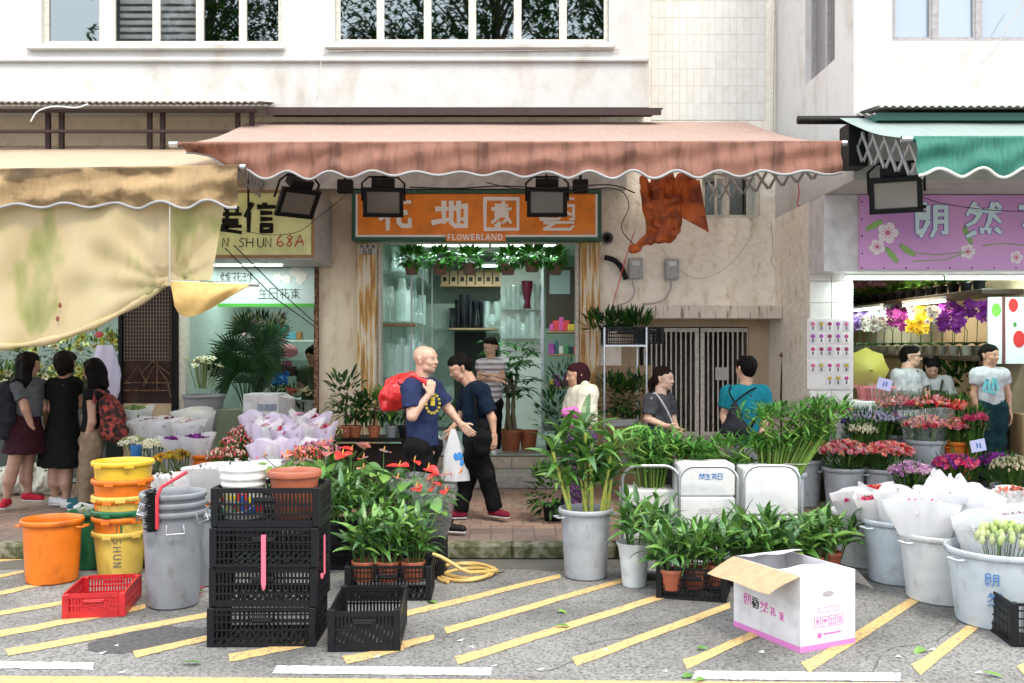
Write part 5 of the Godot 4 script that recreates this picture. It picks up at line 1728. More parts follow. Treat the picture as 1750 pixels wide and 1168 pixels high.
func right_shop() -> void:
	var mb := MB.new()
	mb.box(V(3.47, PAVE, -17.1), V(9.0, 3.4, -17.0))
	mb.box(V(5.95, PAVE, -17.0), V(6.05, 3.4, -11.2))
	mb.box(V(3.47, PAVE, -17.0), V(3.6, 3.4, -14.0))
	struct("right_shop_wall", mb, mat("warm_paint", Color(0.62, 0.5, 0.33), 0.6, {"tex": tex.plaster_patch, "scale": 0.9}))
	mb = MB.new()
	mb.box(V(3.47, 3.0, -17.0), V(9.0, 3.1, -11.1))
	mb.box(V(X(1458, 10.8), 2.62, -11.1), V(9.0, 3.0, -10.93))
	struct("right_shop_ceiling", mb, mats.pale_paint)
	mb = MB.new()
	mb.box(V(3.47, PAVE + 0.02, -17.0), V(9.0, PAVE + 0.03, -11.0))
	struct("right_shop_floor", mb, mats.floor_tile)
	tube_lamp(P(1445, 476, 10.7), P(1612, 476, 10.7), "long fluorescent tube under the purple sign, at the tiled pier", 0.9)
	tube_lamp(P(1617, 476, 10.7), P(1790, 476, 10.7), "long fluorescent tube under the purple sign, beyond the pier's tube", 0.9)
	for q in [[1.72, 5.35, "shelf of orchids along the orchid shop's wall"], [2.5, 5.45, "high shelf of foliage plants along the orchid shop's wall"]]:
		var t := thing("shelf", q[2], "shelf", V(5.7, q[0], -13.8))
		mb = MB.new()
		mb.cbox(V(q[1], q[0] - 0.06, -16.8), V(5.94, q[0], -11.4), 0.005)
		shift(part("board", mb, mats.dark_wood, t), t.position)
	tube_lamp(V(5.42, 2.40, -15.8), V(5.42, 2.40, -14.4), "fluorescent tube deep under the high shelf of the orchid shop", 0.8)
	tube_lamp(V(5.42, 2.40, -13.6), V(5.42, 2.40, -12.3), "fluorescent tube over the yellow orchids", 0.8, true)
	tube_lamp(V(5.3, 2.93, -13.8), V(5.3, 2.93, -12.6), "fluorescent tube on the orchid shop's ceiling, towards the back", 0.8, true)
	tube_lamp(V(5.6, 2.72, -12.0), V(5.6, 2.72, -11.3), "fluorescent tube on the orchid shop's ceiling, towards the street", 0.7)
	for i in 30:
		var z := -16.4 + i * 0.165
		var row := i % 2
		var x := 5.45 + 0.2 * row
		var px := CX + x * FOC / -z
		var kind := 0
		var cols := [Color(0.2, 0.02, 0.28)]
		var nm := "deep purple"
		if px > 1462 and px < 1500:
			cols = [Color(0.25, 0.15, 0.4)]; nm = "lilac"
		elif px >= 1500 and px < 1535:
			cols = [Color(0.7, 0.7, 0.66)]; nm = "white"
		elif px >= 1535 and px < 1570:
			cols = [Color(0.3, 0.04, 0.28)]; nm = "magenta"
		elif px >= 1570 and px < 1622:
			cols = [Color(0.7, 0.5, 0.03)]; nm = "yellow"
		if i % 7 == 3:
			cols = [Color(0.7, 0.68, 0.62)]; nm = "white"
		var t := thing("orchid", "%s moth orchid in a pot on the %s of the orchid shelf" % [nm, "front row" if row == 0 else "back row"], "orchid", V(x, 1.721, z), "%s orchids, %s" % [nm, "front row" if row == 0 else "back row"])
		mb = MB.new()
		pot_shape(mb, Vector3.ZERO, 0.07, 0.12, 10)
		part("pot", mb, mat("clear_pot", Color(0.25, 0.24, 0.2), 0.4), t)
		mb = MB.new()
		for k in 6:
			mb.col = tint([Color(0.02, 0.07, 0.02), Color(0.04, 0.11, 0.02)])
			mb.leaf(V(0, 0.12, 0), away(k * 1.05 + i, 0.5), Vector3.UP, 0.2, 0.08, 1.0, 4, 0.2, 0.5)
		part("leaves", mb, mats.leaf, t)
		mb = MB.new()
		var h := rr(0.42, 0.55) + 0.1 * row
		mb.col = Color(0.05, 0.1, 0.02)
		var tip := V(-0.13, h, 0.05)
		mb.tube([V(0, 0.1, 0), V(0.01, h * 0.7, 0), tip * 0.6 + V(0, h * 0.4, 0), tip], 0.005, 5, false)
		var sm := part("stem", mb, mats.leaf, t)
		mb = MB.new()
		for k in 15:
			var c := V(-0.06 - rr(0, 0.12), h - 0.13 + rr(0, 0.19), 0.03 + rr(-0.06, 0.08))
			flower(mb, c, (V(-0.5, 0.1, 0.8) + vrand() * 0.4).normalized(), 0.06, 5, tint(cols), Color(0.3, 0.05, 0.15) if nm != "yellow" else Color(0.4, 0.1, 0.02))
		part("blossoms", mb, mats.petal, sm)
	for i in 14:
		var z := -16.2 + i * 0.34
		var pinkish := i < 5
		var t := thing("pot_plant", ("pink flowering pot plant on the orchid shop's high shelf" if pinkish else "green foliage plant on the orchid shop's high shelf"), "plant", V(5.6, 2.501, z), "pink plants on the high shelf" if pinkish else "green plants on the high shelf")
		mb = MB.new()
		pot_shape(mb, Vector3.ZERO, 0.08, 0.12, 10)
		part("pot", mb, mats.black_plastic, t)
		mb = MB.new()
		for k in 16:
			mb.col = tint(GREENS)
			mb.leaf(V(0, 0.12, 0), away(k * 0.8 + i, rr(0.3, 1.1)), Vector3.UP, rr(0.18, 0.26), 0.09, 1.0, 4, 0.2, 0.5)
		if pinkish:
			for k in 14:
				flower(mb, V(rr(-0.15, 0.1), rr(0.25, 0.4), rr(-0.15, 0.15)), V(-0.3, 0.3, 0.8).normalized(), 0.045, 5, Color(0.6, 0.3, 0.4), Color(0, 0, 0, 0))
		stuff(part("foliage", mb, mats.leaf, t))
	var pp := thing("poster_panel", "pale panel printed with red anthuriums at the orchid shop's side", "poster", P(1720, 615, 11.15))
	mb = MB.new()
	mb.box(V(X(1690, 11.15), Y(622, 11.15), -11.18), V(7.2, Y(508, 11.15), -11.15))
	shift(part("panel", mb, mat("poster_mint", Color(0.58, 0.66, 0.64), 0.4, {"tex": tex.plaster_patch, "scale": 1.0}), pp), pp.position)
	mb = MB.new()
	mb.col = Color(0.12, 0.03, 0.03)
	mb.box(V(X(1713, 11.15), Y(622, 11.15), -11.149), V(X(1718, 11.15), Y(508, 11.15), -11.14))
	shift(part("rail", mb, mats.matte_vc, pp), pp.position)
	for q in [[1732, 522, 0.08, Color(0.5, 0.02, 0.02)], [1742, 580, 0.1, Color(0.5, 0.02, 0.02)], [1703, 530, 0.08, Color(0.12, 0.35, 0.04)], [1735, 555, 0.03, Color(0.05, 0.2, 0.03)]]:
		mb = MB.new()
		mb.col = q[3]
		mb.ball(P(q[0], q[1], 11.15) + V(0, 0, 0.002), V(q[2] * 0.7, q[2], 0.003), 12, 6)
		shift(part("print", mb, mats.matte_vc, pp), pp.position)
	var ct := thing("work_table", "dark work table behind the flower bins of the orchid shop", "table", V(5.2, PAVE, -11.6))
	mb = MB.new()
	mb.cbox(V(-0.5, 0.72, -0.35), V(0.9, 0.78, 0.3), 0.008)
	part("top", mb, mats.dark_wood, ct)
	mb = MB.new()
	mb.box(V(-0.48, 0, -0.33), V(0.88, 0.719, 0.28))
	part("carcass", mb, mat("deep_brown", Color(0.03, 0.02, 0.015), 0.7), ct)
	var dk := thing("cabinet", "brown wooden cabinet with white papers at the orchid shop's side", "cabinet", V(6.0, PAVE, -11.0))
	mb = MB.new()
	mb.cbox(V(-0.35, 0, -0.15), V(1.2, 0.95, 0.15), 0.008)
	part("carcass", mb, mats.wood_board, dk)
	mb = MB.new()
	mb.box(V(-0.34, 0.55, 0.151), V(-0.1, 0.85, 0.154))
	part("paper", mb, mats.white_paper, dk)
	var um := thing("yellow_umbrella", "half open olive yellow umbrella beside the tiled pier", "umbrella", P(1480, 640, 11.4))
	mb = MB.new()
	var rows := []
	for j in 5:
		var row := PackedVector3Array()
		for i in 16:
			var a := TAU * i / 16.0
			var r := j / 4.0 * 0.26 * (1.0 + 0.06 * cos(a * 8.0))
			row.append(V(cos(a) * r, 0.05 + sin(a) * r * 0.95, 0.16 * (1.0 - pow(j / 4.0, 1.6))))
		rows.append(row)
	mb.grid(rows, true, false)
	part("canopy", mb, mat("olive_cloth", Color(0.3, 0.27, 0.02), 0.6, {"back": 0.3}), um)
	mb = MB.new()
	mb.tube([V(0, 0.05, 0.2), V(0.05, 0.0, -0.5)], 0.008, 6)
	part("shaft", mb, mats.black_metal, um)
	var bk := thing("pink_basket", "pink plastic basket beside the yellow umbrella", "basket", P(1495, 672, 11.2))
	mb = MB.new()
	for i in 4:
		var a := i * PI / 2
		for k in 7:
			var u := -1.0 + k / 3.0
			var p0 := V(cos(a), 0, sin(a)) * 0.13 + V(-sin(a), 0, cos(a)) * 0.15 * u
			mb.bar(p0 * 0.85, p0 * 1.05 + V(0, 0.15, 0), 0.02, 0.008)
	mb.box(V(-0.16, 0.0, -0.13), V(0.16, 0.01, 0.13))
	mb.box(V(-0.19, 0.14, 0.145), V(0.19, 0.165, 0.16))
	mb.box(V(-0.19, 0.14, -0.16), V(0.19, 0.165, -0.145))
	part("weave", mb, plastic("pink_plastic", Color(0.6, 0.2, 0.22)), bk)
	bk.position.y = 1.22
	var bx := thing("pedestal", "pale cupboard under the pink basket", "cupboard", V(bk.position.x, PAVE, -11.25))
	mb = MB.new()
	mb.cbox(V(-0.3, 0, -0.2), V(0.4, 1.085, 0.2), 0.01)
	part("carcass", mb, mats.pale_paint, bx)
	var gw := thing("leaf_bundle", "stack of dark green foliage behind the aproned worker", "foliage", P(1640, 660, 12.3))
	mb = MB.new()
	bush(mb, Vector3.ZERO, V(0.4, 0.3, 0.25), 260, 0.14, 0.06, DARKS + GREENS.slice(0, 2))
	stuff(part("foliage", mb, mats.leaf, gw))
	mb = MB.new()
	mb.cbox(V(-0.45, -1.4, -0.3), V(0.5, -0.28, 0.28), 0.01)
	part("stand", mb, mats.deep_brown, gw)

func bin_parts(t: Node3D, rt: float, rb: float, h: float, m: Material, handles := true, ring := true, rim_r := 0.018) -> void:
	var mb := MB.new()
	var w := 0.006
	mb.lathe(Vector3.ZERO, [[0.0, 0.0], [rb - 0.015, 0.0], [rb, 0.015], [lerpf(rb, rt, 0.5), h * 0.5], [rt - 0.004, h - 0.05], [rt, h - 0.05], [rt, h - 0.04], [rt + rim_r, h - 0.035], [rt + rim_r, h - 0.008], [rt + rim_r * 0.6, h], [rt - w, h], [rt - w * 1.5, h - 0.04], [rb - w, 0.02], [0.0, 0.02]], 36)
	part("body", mb, m, t)
	if handles:
		for s in [-1.0, 1.0]:
			var hb := MB.new()
			var x: float = s * (rt + rim_r)
			hb.tube([V(x - s * 0.01, h - 0.06, 0.05), V(x + s * 0.035, h - 0.06, 0.05), V(x + s * 0.035, h - 0.06, -0.05), V(x - s * 0.01, h - 0.06, -0.05)], 0.008, 6)
			part("handle", hb, m, t)

func base_at(px: float, py: float, r: float, h := 0.0) -> Vector3:
	var d := (EYE - h) * FOC / (py - CY) + r
	return V((px - CX) * d / FOC, h, -d)
func bin(label: String, at: Vector3, rt: float, rb: float, h: float, m: Material, handles := true, group := "") -> Node3D:
	var t := thing("plastic_bin", label, "bin", at, group)
	t.rotation.y = rr(-0.5, 0.5)
	bin_parts(t, rt, rb, h, m, handles)
	return t
func crate_mesh(w: float, d: float, h: float, nv: int, nd: int, rails: Array, th := 0.012, bw := 0.5) -> MB:
	var mb := MB.new()
	for sx in [-1.0, 1.0]:
		for sz in [-1.0, 1.0]:
			var c := V(sx * (w / 2 - 0.02), 0, sz * (d / 2 - 0.02))
			mb.cbox(c + V(-0.022, 0, -0.022), c + V(0.022, h - 0.003, 0.022), 0.004)
	for r in rails:
		var y: float = r[0] * h
		var t: float = r[1]
		for s in [-1.0, 1.0]:
			mb.box(V(-w / 2 + 0.043, y, s * d / 2 - (th if s > 0 else 0.0)), V(w / 2 - 0.043, y + t, s * d / 2 + (0.0 if s > 0 else th)))
			mb.box(V(s * w / 2 - (th if s > 0 else 0.0), y, -d / 2 + 0.043), V(s * w / 2 + (0.0 if s > 0 else th), y + t, d / 2 - 0.043))
	for i in nv:
		var x := lerpf(-w / 2 + 0.06, w / 2 - 0.06, float(i) / (nv - 1))
		var b := (w - 0.12) / (nv - 1) * bw * 0.5
		for s in [-1.0, 1.0]:
			mb.box(V(x - b, 0.01, s * (d / 2 - 0.004) - (0.005 if s > 0 else 0.0)), V(x + b, h - 0.02, s * (d / 2 - 0.004) + (0.0 if s > 0 else 0.005)))
	for i in nd:
		var z := lerpf(-d / 2 + 0.06, d / 2 - 0.06, float(i) / (nd - 1))
		var b := (d - 0.12) / (nd - 1) * bw * 0.5
		for s in [-1.0, 1.0]:
			mb.box(V(s * (w / 2 - 0.004) - (0.005 if s > 0 else 0.0), 0.01, z - b), V(s * (w / 2 - 0.004) + (0.0 if s > 0 else 0.005), h - 0.02, z + b))
	for i in 14:
		var x := lerpf(-w / 2 + 0.03, w / 2 - 0.03, i / 13.0)
		mb.box(V(x - 0.01, 0.004, -d / 2 + 0.014), V(x + 0.01, 0.012, d / 2 - 0.014))
	return mb
func crate(label: String, at: Vector3, turn: float, w: float, d: float, h: float, m: Material, kind := 0, group := "") -> Node3D:
	var t := thing("plastic_crate", label, "crate", at, group, turn)
	var key := "crate%.2f%.2f%.2f%d" % [w, d, h, kind]
	if not shared.has(key):
		var rails: Array = [[[0.0, 0.02], [0.2, 0.008], [0.42, 0.008], [0.62, 0.008], [0.8, 0.008], [0.92, 0.018]], [[0.0, 0.04], [0.3, 0.012], [0.55, 0.012], [0.86, 0.03]], [[0.0, 0.05], [0.5, 0.01], [0.83, 0.03]]][kind]
		shared[key] = crate_mesh(w, d, h, [20, 24, 15][kind], [14, 16, 11][kind], rails, 0.012, [0.3, 0.5, 0.62][kind]).mesh()
		for s in [-1.0, 1.0]:
			var hm := MB.new()
			hm.cbox(V(-0.07, h * 0.62, s * (d / 2 + 0.002) - 0.006), V(0.07, h * 0.76, s * (d / 2 + 0.002) + 0.006), 0.004)
			hm.cbox(V(-0.055, h * 0.66, s * (d / 2 + 0.009) - 0.006), V(0.055, h * 0.7, s * (d / 2 + 0.009) + 0.006), 0.003)
			shared[key + "h%d" % int(s)] = hm.mesh()
	part("lattice", shared[key], m, t)
	for s in [-1, 1]:
		part("handle", shared[key + "h%d" % s], m, t)
	return t
func containers() -> void:
	var grey := plastic("bin_grey", Color(0.24, 0.255, 0.28))
	var orange := plastic("bin_orange", Color(0.72, 0.17, 0.008))
	var yellow := plastic("bin_yellow", Color(0.72, 0.46, 0.03))
	var yellow2 := plastic("bin_pale_yellow", Color(0.68, 0.47, 0.09))
	var green := plastic("bin_green", Color(0.01, 0.13, 0.05))
	var pale := plastic("tub_pale", Color(0.5, 0.56, 0.6))
	var white := plastic("tub_white", Color(0.6, 0.62, 0.62))
	var red := plastic("crate_red", Color(0.5, 0.015, 0.02))
	var blk: Material = mats.black_plastic
	bin("orange plastic bin standing alone at the kerb's end", base_at(89, 1003, 0.19), 0.215, 0.19, 0.49, orange)
	var marks := MB.new()
	bin("dark green bin half hidden behind the orange bin", V(X(155, 8.15), 0, -8.15), 0.17, 0.15, 0.47, green)
	var gs := base_at(296, 1046, 0.185)
	for i in 3:
		var t := bin(["grey bin at the bottom of the nested stack of three", "grey bin in the middle of the nested stack of three", "grey bin on top of the nested stack of three, holding a brush"][i], gs + V(0, i * 0.062, 0), 0.212, 0.172, 0.68, grey, false, "nested grey bins")
		t.rotation.y = 0.0
		for s in [[0.38, 0.0], [-2.5, 0.0]]:
			var hb := MB.new()
			var a: float = s[0] + i * 0.9
			var c := V(sin(a), 0, cos(a)) * 0.222
			var sd := V(cos(a), 0, -sin(a)) * 0.055
			var outw := c.normalized() * 0.02
			hb.tube([c + sd + V(0, 0.6, 0), c + sd * 1.1 + outw + V(0, 0.54, 0), c - sd * 1.1 + outw + V(0, 0.54, 0), c - sd + V(0, 0.6, 0)], 0.006, 6)
			part("wire_handle", hb, mats.steel, t)
	var br := thing("floor_brush", "black bristled brush with a red handle hanging over the grey bin", "brush", gs + V(-0.06, 0.8, 0.24))
	var mb := MB.new()
	mb.tube([V(0.03, -0.22, 0.0), V(0.035, 0.0, 0.01), V(0.05, 0.06, -0.02)], 0.013, 8)
	mb.tube([V(0.05, 0.06, -0.02), V(0.21, 0.16, -0.08)], 0.012, 8)
	part("handle", mb, mat("brush_red", Color(0.55, 0.03, 0.05), 0.4), br)
	mb = MB.new()
	for i in 260:
		var y := rr(-0.24, 0.06)
		mb.bar(V(0.025, y, rr(-0.015, 0.015)), V(-0.04 + rr(-0.015, 0.015), y + rr(-0.02, 0.02), rr(-0.025, 0.035)), 0.003, 0.003)
	stuff(part("bristles", mb, mats.black_metal, br))
	var ys := V(X(205, 7.9), 0, -7.9)
	var st := [[0.357, yellow2, "pale yellow bin at the foot of the bright stack"], [0.475, orange, "lowest orange bin of the bright stack"], [0.53, green, "green bin in the middle of the bright stack"], [0.628, orange, "middle orange bin of the bright stack"], [0.645, yellow2, "thin yellow rim between two orange bins of the bright stack"], [0.775, orange, "upper orange bin of the bright stack"], [0.915, yellow, "bright yellow bin on top of the bright stack"]]
	for i in st.size():
		var rt := 0.2 + 0.004 * i
		var t := bin(st[i][2], ys + V(0.004 * i, st[i][0] - 0.357, 0), rt, rt - 0.032, 0.357, st[i][1], false, "stacked bright bins")
		for a in [-0.5, 0.55, 2.6]:
			var lug := MB.new()
			lug.obox(V(sin(a) * (rt + 0.014), 0.325, cos(a) * (rt + 0.014)), V(0.07, 0.022, 0.024), Basis(Vector3.UP, a))
			part("lug", lug, st[i][1], t)
	var tx := MB.new()
	var shun := letters_on_bin(ys + V(0, 0.05, 0), 0.192)
	bin("grey bin behind the nested grey stack", V(X(353, 7.6), 0, -7.6), 0.19, 0.16, 0.56, grey)
	var cz := -5.96 - 0.21
	var cx := (X(356, 5.96) + X(541, 5.96)) / 2
	for i in 4:
		crate(["black lattice crate at the bottom of the tall stack", "black lattice crate second from the bottom of the tall stack", "black lattice crate third from the bottom, with a pink strap", "black lattice crate on top of the stack, holding two pots"][i], V(cx + [-0.012, 0.0, 0.006, 0.012][i], i * 0.243, cz + [0.0, -0.01, 0.005, 0.0][i]), [0.015, -0.01, 0.0, 0.01][i], 0.655, 0.42, 0.24, blk, i % 2, "stacked black crates")
	for q in [[0.0, 0.213, 0.38, 0.68], [0.33, 0.1, 0.42, 0.66]]:
		var sp := thing("pink_strap", ["pink strap hanging on the front of the crate stack", "pink strap on the side of the crate stack"][0 if q[0] == 0.0 else 1], "strap", V(cx + q[0] + 0.01, q[2], cz + q[1]))
		mb = MB.new()
		if q[0] == 0.0:
			mb.box(V(-0.014, 0, 0.012), V(0.014, q[3] - q[2], 0.018))
			mb.box(V(-0.014, q[3] - q[2] - 0.004, -0.02), V(0.014, q[3] - q[2] + 0.004, 0.012))
		else:
			mb.box(V(0.012, 0, -0.014), V(0.018, q[3] - q[2], 0.014))
		part("band", mb, mat("strap_pink", Color(0.7, 0.13, 0.2), 0.5), sp)
		mb = MB.new()
		mb.ball(V(0, -0.01, 0.012), V(0.012, 0.02, 0.008), 8, 5)
		part("knot", mb, mats.strap_pink, sp)
	var wb := thing("paint_bucket", "white plastic bucket in the top black crate", "bucket", V(X(416, 6.15), 0.76, -6.15))
	mb = MB.new()
	mb.lathe(Vector3.ZERO, [[0, 0], [0.118, 0], [0.128, 0.2], [0.137, 0.2], [0.137, 0.215], [0.131, 0.218], [0.131, 0.24], [0.142, 0.242], [0.142, 0.262], [0.134, 0.268], [0.134, 0.29], [0.145, 0.295], [0.145, 0.31], [0.132, 0.31], [0.11, 0.02], [0, 0.02]], 36)
	part("body", mb, plastic("bucket_white", Color(0.78, 0.77, 0.72)), wb)
	mb = MB.new()
	var pts := []
	for i in 17:
		var a := PI * i / 16.0
		pts.append(V(cos(a) * 0.148, 0.21 - sin(a) * 0.16, sin(a) * 0.05 + 0.12 * sin(a)))
	mb.tube(pts, 0.003, 5)
	part("bail", mb, mats.steel, wb)
	mb = MB.new()
	for i in 26:
		mb.col = [Color(0.5, 0.03, 0.03), Color(0.02, 0.1, 0.45), Color(0.6, 0.5, 0.03), Color(0.02, 0.25, 0.08)][rng.randi_range(0, 3)]
		var a := rr(-1.2, 1.2)
		mb.obox(V(sin(a) * 0.123, rr(0.03, 0.17), cos(a) * 0.123), V(rr(0.02, 0.07), rr(0.02, 0.05), 0.004), Basis(Vector3.UP, a))
	part("printed_label", mb, mats.gloss_vc, wb)
	var tp := thing("terracotta_pot", "wide terracotta plastic pot in the top black crate", "pot", V(X(503, 6.15), 0.76, -6.15))
	mb = MB.new()
	mb.lathe(Vector3.ZERO, [[0, 0], [0.12, 0], [0.15, 0.25], [0.162, 0.25], [0.168, 0.262], [0.168, 0.29], [0.16, 0.295], [0.148, 0.295], [0.142, 0.26], [0.11, 0.02], [0, 0.02]], 36)
	part("body", mb, plastic("pot_terracotta", Color(0.42, 0.12, 0.06)), tp)
	crate("black lattice crate alone on the road beside the tall stack", V((X(562, 5.87) + X(686, 5.87)) / 2 - 0.02, 0, -5.87 - 0.31), 0.04, 0.43, 0.62, 0.255, blk, 2)
	crate("red plastic crate in front of the bright bin stack", V(-2.86, 0, -6.88), 0.17, 0.4, 0.56, 0.165, red, 2)
	crate("black crate of brown pots under the leafy plants", V((X(586, 7.05) + X(738, 7.05)) / 2, 0, -7.05 - 0.19), 0.02, 0.62, 0.38, 0.25, blk, 0)
	crate("black crate standing behind the brown pots by the hose", V(X(709, 7.9), 0, -7.9), 0.0, 0.5, 0.4, 0.34, blk, 1)
	crate("black crate of pots beside the cardboard box", V(X(1188, 7.2), 0, -7.25), -0.28, 0.5, 0.4, 0.23, blk, 0)
	crate("black crate of pots hidden behind the cardboard box", V(X(1330, 7.5), 0, -7.6), -0.1, 0.6, 0.4, 0.23, blk, 0)
	crate("black crate cut by the picture's edge, before the white tub", V(X(1765, 6.05), 0, -6.15), -0.1, 0.3, 0.4, 0.27, blk, 0)
	bin("grey bin of tall leafy canes", base_at(1001, 995, 0.165), 0.2, 0.165, 0.55, plastic("bin_light_grey", Color(0.38, 0.4, 0.43)))
	var wp := thing("tapered_pot", "white tapered pot of leafy stems beside the grey cane bin", "pot", base_at(1084, 1007, 0.09))
	mb = MB.new()
	mb.lathe(Vector3.ZERO, [[0, 0], [0.085, 0], [0.09, 0.01], [0.108, 0.2], [0.122, 0.3], [0.14, 0.335], [0.134, 0.338], [0.115, 0.3], [0.08, 0.02], [0, 0.02]], 28)
	part("body", mb, white, wp)
	var tubs := [[1478, 975, 0.26, 0.215, 0.46, "pale grey tub of wrapped pink roses, farthest from the camera"], [1537, 1005, 0.27, 0.225, 0.49, "bluish white tub of wrapped flowers, second in the row"], [1615, 1040, 0.31, 0.26, 0.49, "white tub with blue scrawls under the big paper bundle"], [1713, 1085, 0.34, 0.285, 0.5, "large white tub with blue brush characters, nearest the camera"]]
	for i in 4:
		var q: Array = tubs[i]
		var t := bin(q[5], base_at(q[0], q[1], q[3]), q[2], q[3], q[4], [white, pale, white, pale][i], true, "tubs of wrapped flowers")
		t.rotation.y = 0.3
		if i >= 2:
			var ink := MB.new()
			for k in ([7, 2][i - 2]):
				var c := MB.new()
				var a: float = -0.3 + (rr(-0.2, 0.9) if i == 2 else -0.65 + 0.06 * k)
				var y: float = rr(0.12, 0.38) if i == 2 else 0.34 - 0.13 * k
				var rad: float = lerpf(q[3], q[2], y / 0.5) + 0.001
				stroke_char(c, ["so", "tree", "born", "day", "flower"][k % 5] if i == 2 else ["bright", "so"][k], Vector3.ZERO, 0.055 if i == 2 else 0.085, 0.007, 0.004)
				var o := part("written_character", c, mat("marker_blue", Color(0.05, 0.16, 0.38), 0.6), t)
				o.position = V(sin(a) * rad, y, cos(a) * rad)
				o.rotation.y = a
	var backs := [[1373, 10.5, 0.2, 0.5, "grey bin beside the teal man's lucky bamboo", 0.0], [1443, 10.2, 0.21, 0.45, "grey bin of pink carnations nearest the photo sheet", 0.0], [1514, 10.1, 0.21, 0.45, "grey bin of red and pink carnations", 0.0], [1582, 10.45, 0.2, 0.45, "raised grey bin of mixed carnations", 0.26],
		[1640, 10.4, 0.16, 0.4, "orange bin of pink and red carnations", 0.3], [1460, 10.9, 0.18, 0.4, "raised grey bin of purple and dried flowers", 0.33], [1528, 10.9, 0.18, 0.4, "raised grey bin of violet statice", 0.33], [1630, 9.6, 0.18, 0.38, "grey bin of purple carnations before the orange bin", 0.0], [1735, 9.4, 0.2, 0.38, "grey bin of dry cream flowers at the side", 0.0], [1555, 9.3, 0.18, 0.34, "grey bin of lilac flowers behind the white paper bundles", 0.0]]
	for i in backs.size():
		var q: Array = backs[i]
		var at := V(X(q[0], q[1]), PAVE + q[5], -q[1])
		bin(q[4], at, q[2], q[2] - 0.035, q[3], orange if i == 4 else grey if i == 5 else plastic("bin_light_grey", Color(0.38, 0.4, 0.43)), true, "flower bins before the orchid shop")
		if q[5] > 0.0:
			crate("upturned black crate under the %s" % ["", "", "", "mixed carnations", "orange bin", "dried flowers", "violet statice"][i], V(at.x, PAVE, at.z), 0.1, 0.4, 0.36, q[5] - 0.004, blk, 1)
	var fb := [[1208, 8.05, 0.47, 0.3, 0.0, "white foam box at the foot of the first steel trolley"], [1208, 8.05, 0.47, 0.29, 0.302, "white foam box with blue writing, upper of its stack"], [1208, 8.06, 0.465, 0.27, 0.594, "white foam box on top, behind the first trolley's hoop"], [1318, 8.15, 0.47, 0.42, 0.0, "white foam box at the foot of the second steel trolley"], [1318, 8.15, 0.46, 0.4, 0.422, "white foam box on top, behind the second trolley's hoop"], [1112, 8.25, 0.45, 0.62, 0.0, "white foam box holding lucky bamboo"]]
	for q in fb:
		var b := thing("foam_box", q[5], "foam box", V(X(q[0], q[1]), q[4], -q[1] - 0.17), "foam boxes behind the trolleys")
		mb = MB.new()
		mb.cbox(V(-q[2] / 2, 0, -0.17), V(q[2] / 2, q[3], 0.17), 0.015)
		part("box", mb, mats.foam_white, b)
		if q[4] > 0.5 or q[4] == 0.302:
			for k in 4:
				var c := MB.new()
				stroke_char(c, ["so", "born", "flower", "day"][k], V(-0.04 + k * 0.05, q[3] * 0.62, 0.171), 0.045, 0.006, 0.002)
				part("written_character", c, mats.marker_blue if q[4] > 0.5 and q[0] == 1208 else mat("faint_grey", Color(0.45, 0.45, 0.45), 0.7), b)
	var hoops := [[1112, 7.95, 0.46, "steel trolley hoop before the lucky bamboo box"], [1211, 7.92, 0.47, "steel trolley hoop before the marked foam boxes"], [1319, 7.95, 0.45, "steel trolley hoop nearest the tubs of wrapped roses"]]
	for q in hoops:
		var t := thing("hand_trolley", q[3], "trolley", V(X(q[0], q[1]), 0, -q[1]), "hand trolleys")
		mb = MB.new()
		var w: float = q[2] / 2
		var p := [V(-w, 0.08, 0), V(-w, 0.72, 0)]
		for i in 7:
			var a := PI - PI / 2 * i / 6.0
			p.append(V(-w + 0.12 + cos(a) * 0.12, 0.74 + sin(a) * 0.12, 0))
		for i in 7:
			var a := PI / 2 - PI / 2 * i / 6.0
			p.append(V(w - 0.12 + cos(a) * 0.12, 0.74 + sin(a) * 0.12, 0))
		p.append(V(w, 0.72, 0)); p.append(V(w, 0.08, 0))
		mb.tube(p, 0.0135, 10)
		part("hoop", mb, mats.steel, t)
		mb = MB.new()
		mb.cbox(V(-w, 0.07, 0.014), V(w, 0.1, 0.35), 0.006)
		var pf := part("platform", mb, mats.dull_steel, t)
		for sx in [-1.0, 1.0]:
			for sz in [0.06, 0.3]:
				mb = MB.new()
				mb.lathe(V(sx * (w - 0.05) - 0.012, 0.035, sz), [[0, 0], [0.034, 0], [0.034, 0.024], [0, 0.024]], 14, Basis(V(0, 0, 1), -PI / 2))
				part("wheel", mb, mats.black_metal, pf)
	cardboard()
	var hs := thing("garden_hose", "yellow hose coiled on the road by the kerb", "hose", G(795, 990))
	pts = []
	var centre := G(795, 988)
	for i in 90:
		var a := i * 0.19 + 2.2
		var k := i / 90.0
		var r := 0.2 + 0.03 * sin(a * 0.7)
		pts.append(V(centre.x + cos(a) * r * (1.0 + 0.12 * k) + 0.02 * sin(a * 0.31), 0.016 + 0.03 * k + 0.012 * sin(a * 1.3), centre.z + sin(a) * r * 1.15 - 0.12 * k))
	var last: Vector3 = pts[-1]
	for q in [[800, 978, 0.08], [775, 962, 0.14], [752, 950, 0.2], [738, 944, 0.22]]:
		var w := P(q[0], q[1], 7.55)
		pts.append(V(w.x, q[2], -7.6))
	mb = MB.new()
	mb.tube(smooth_line(pts, 2), 0.0155, 8)
	shift(part("hose", mb, plastic("hose_yellow", Color(0.66, 0.43, 0.14)), hs), hs.position)
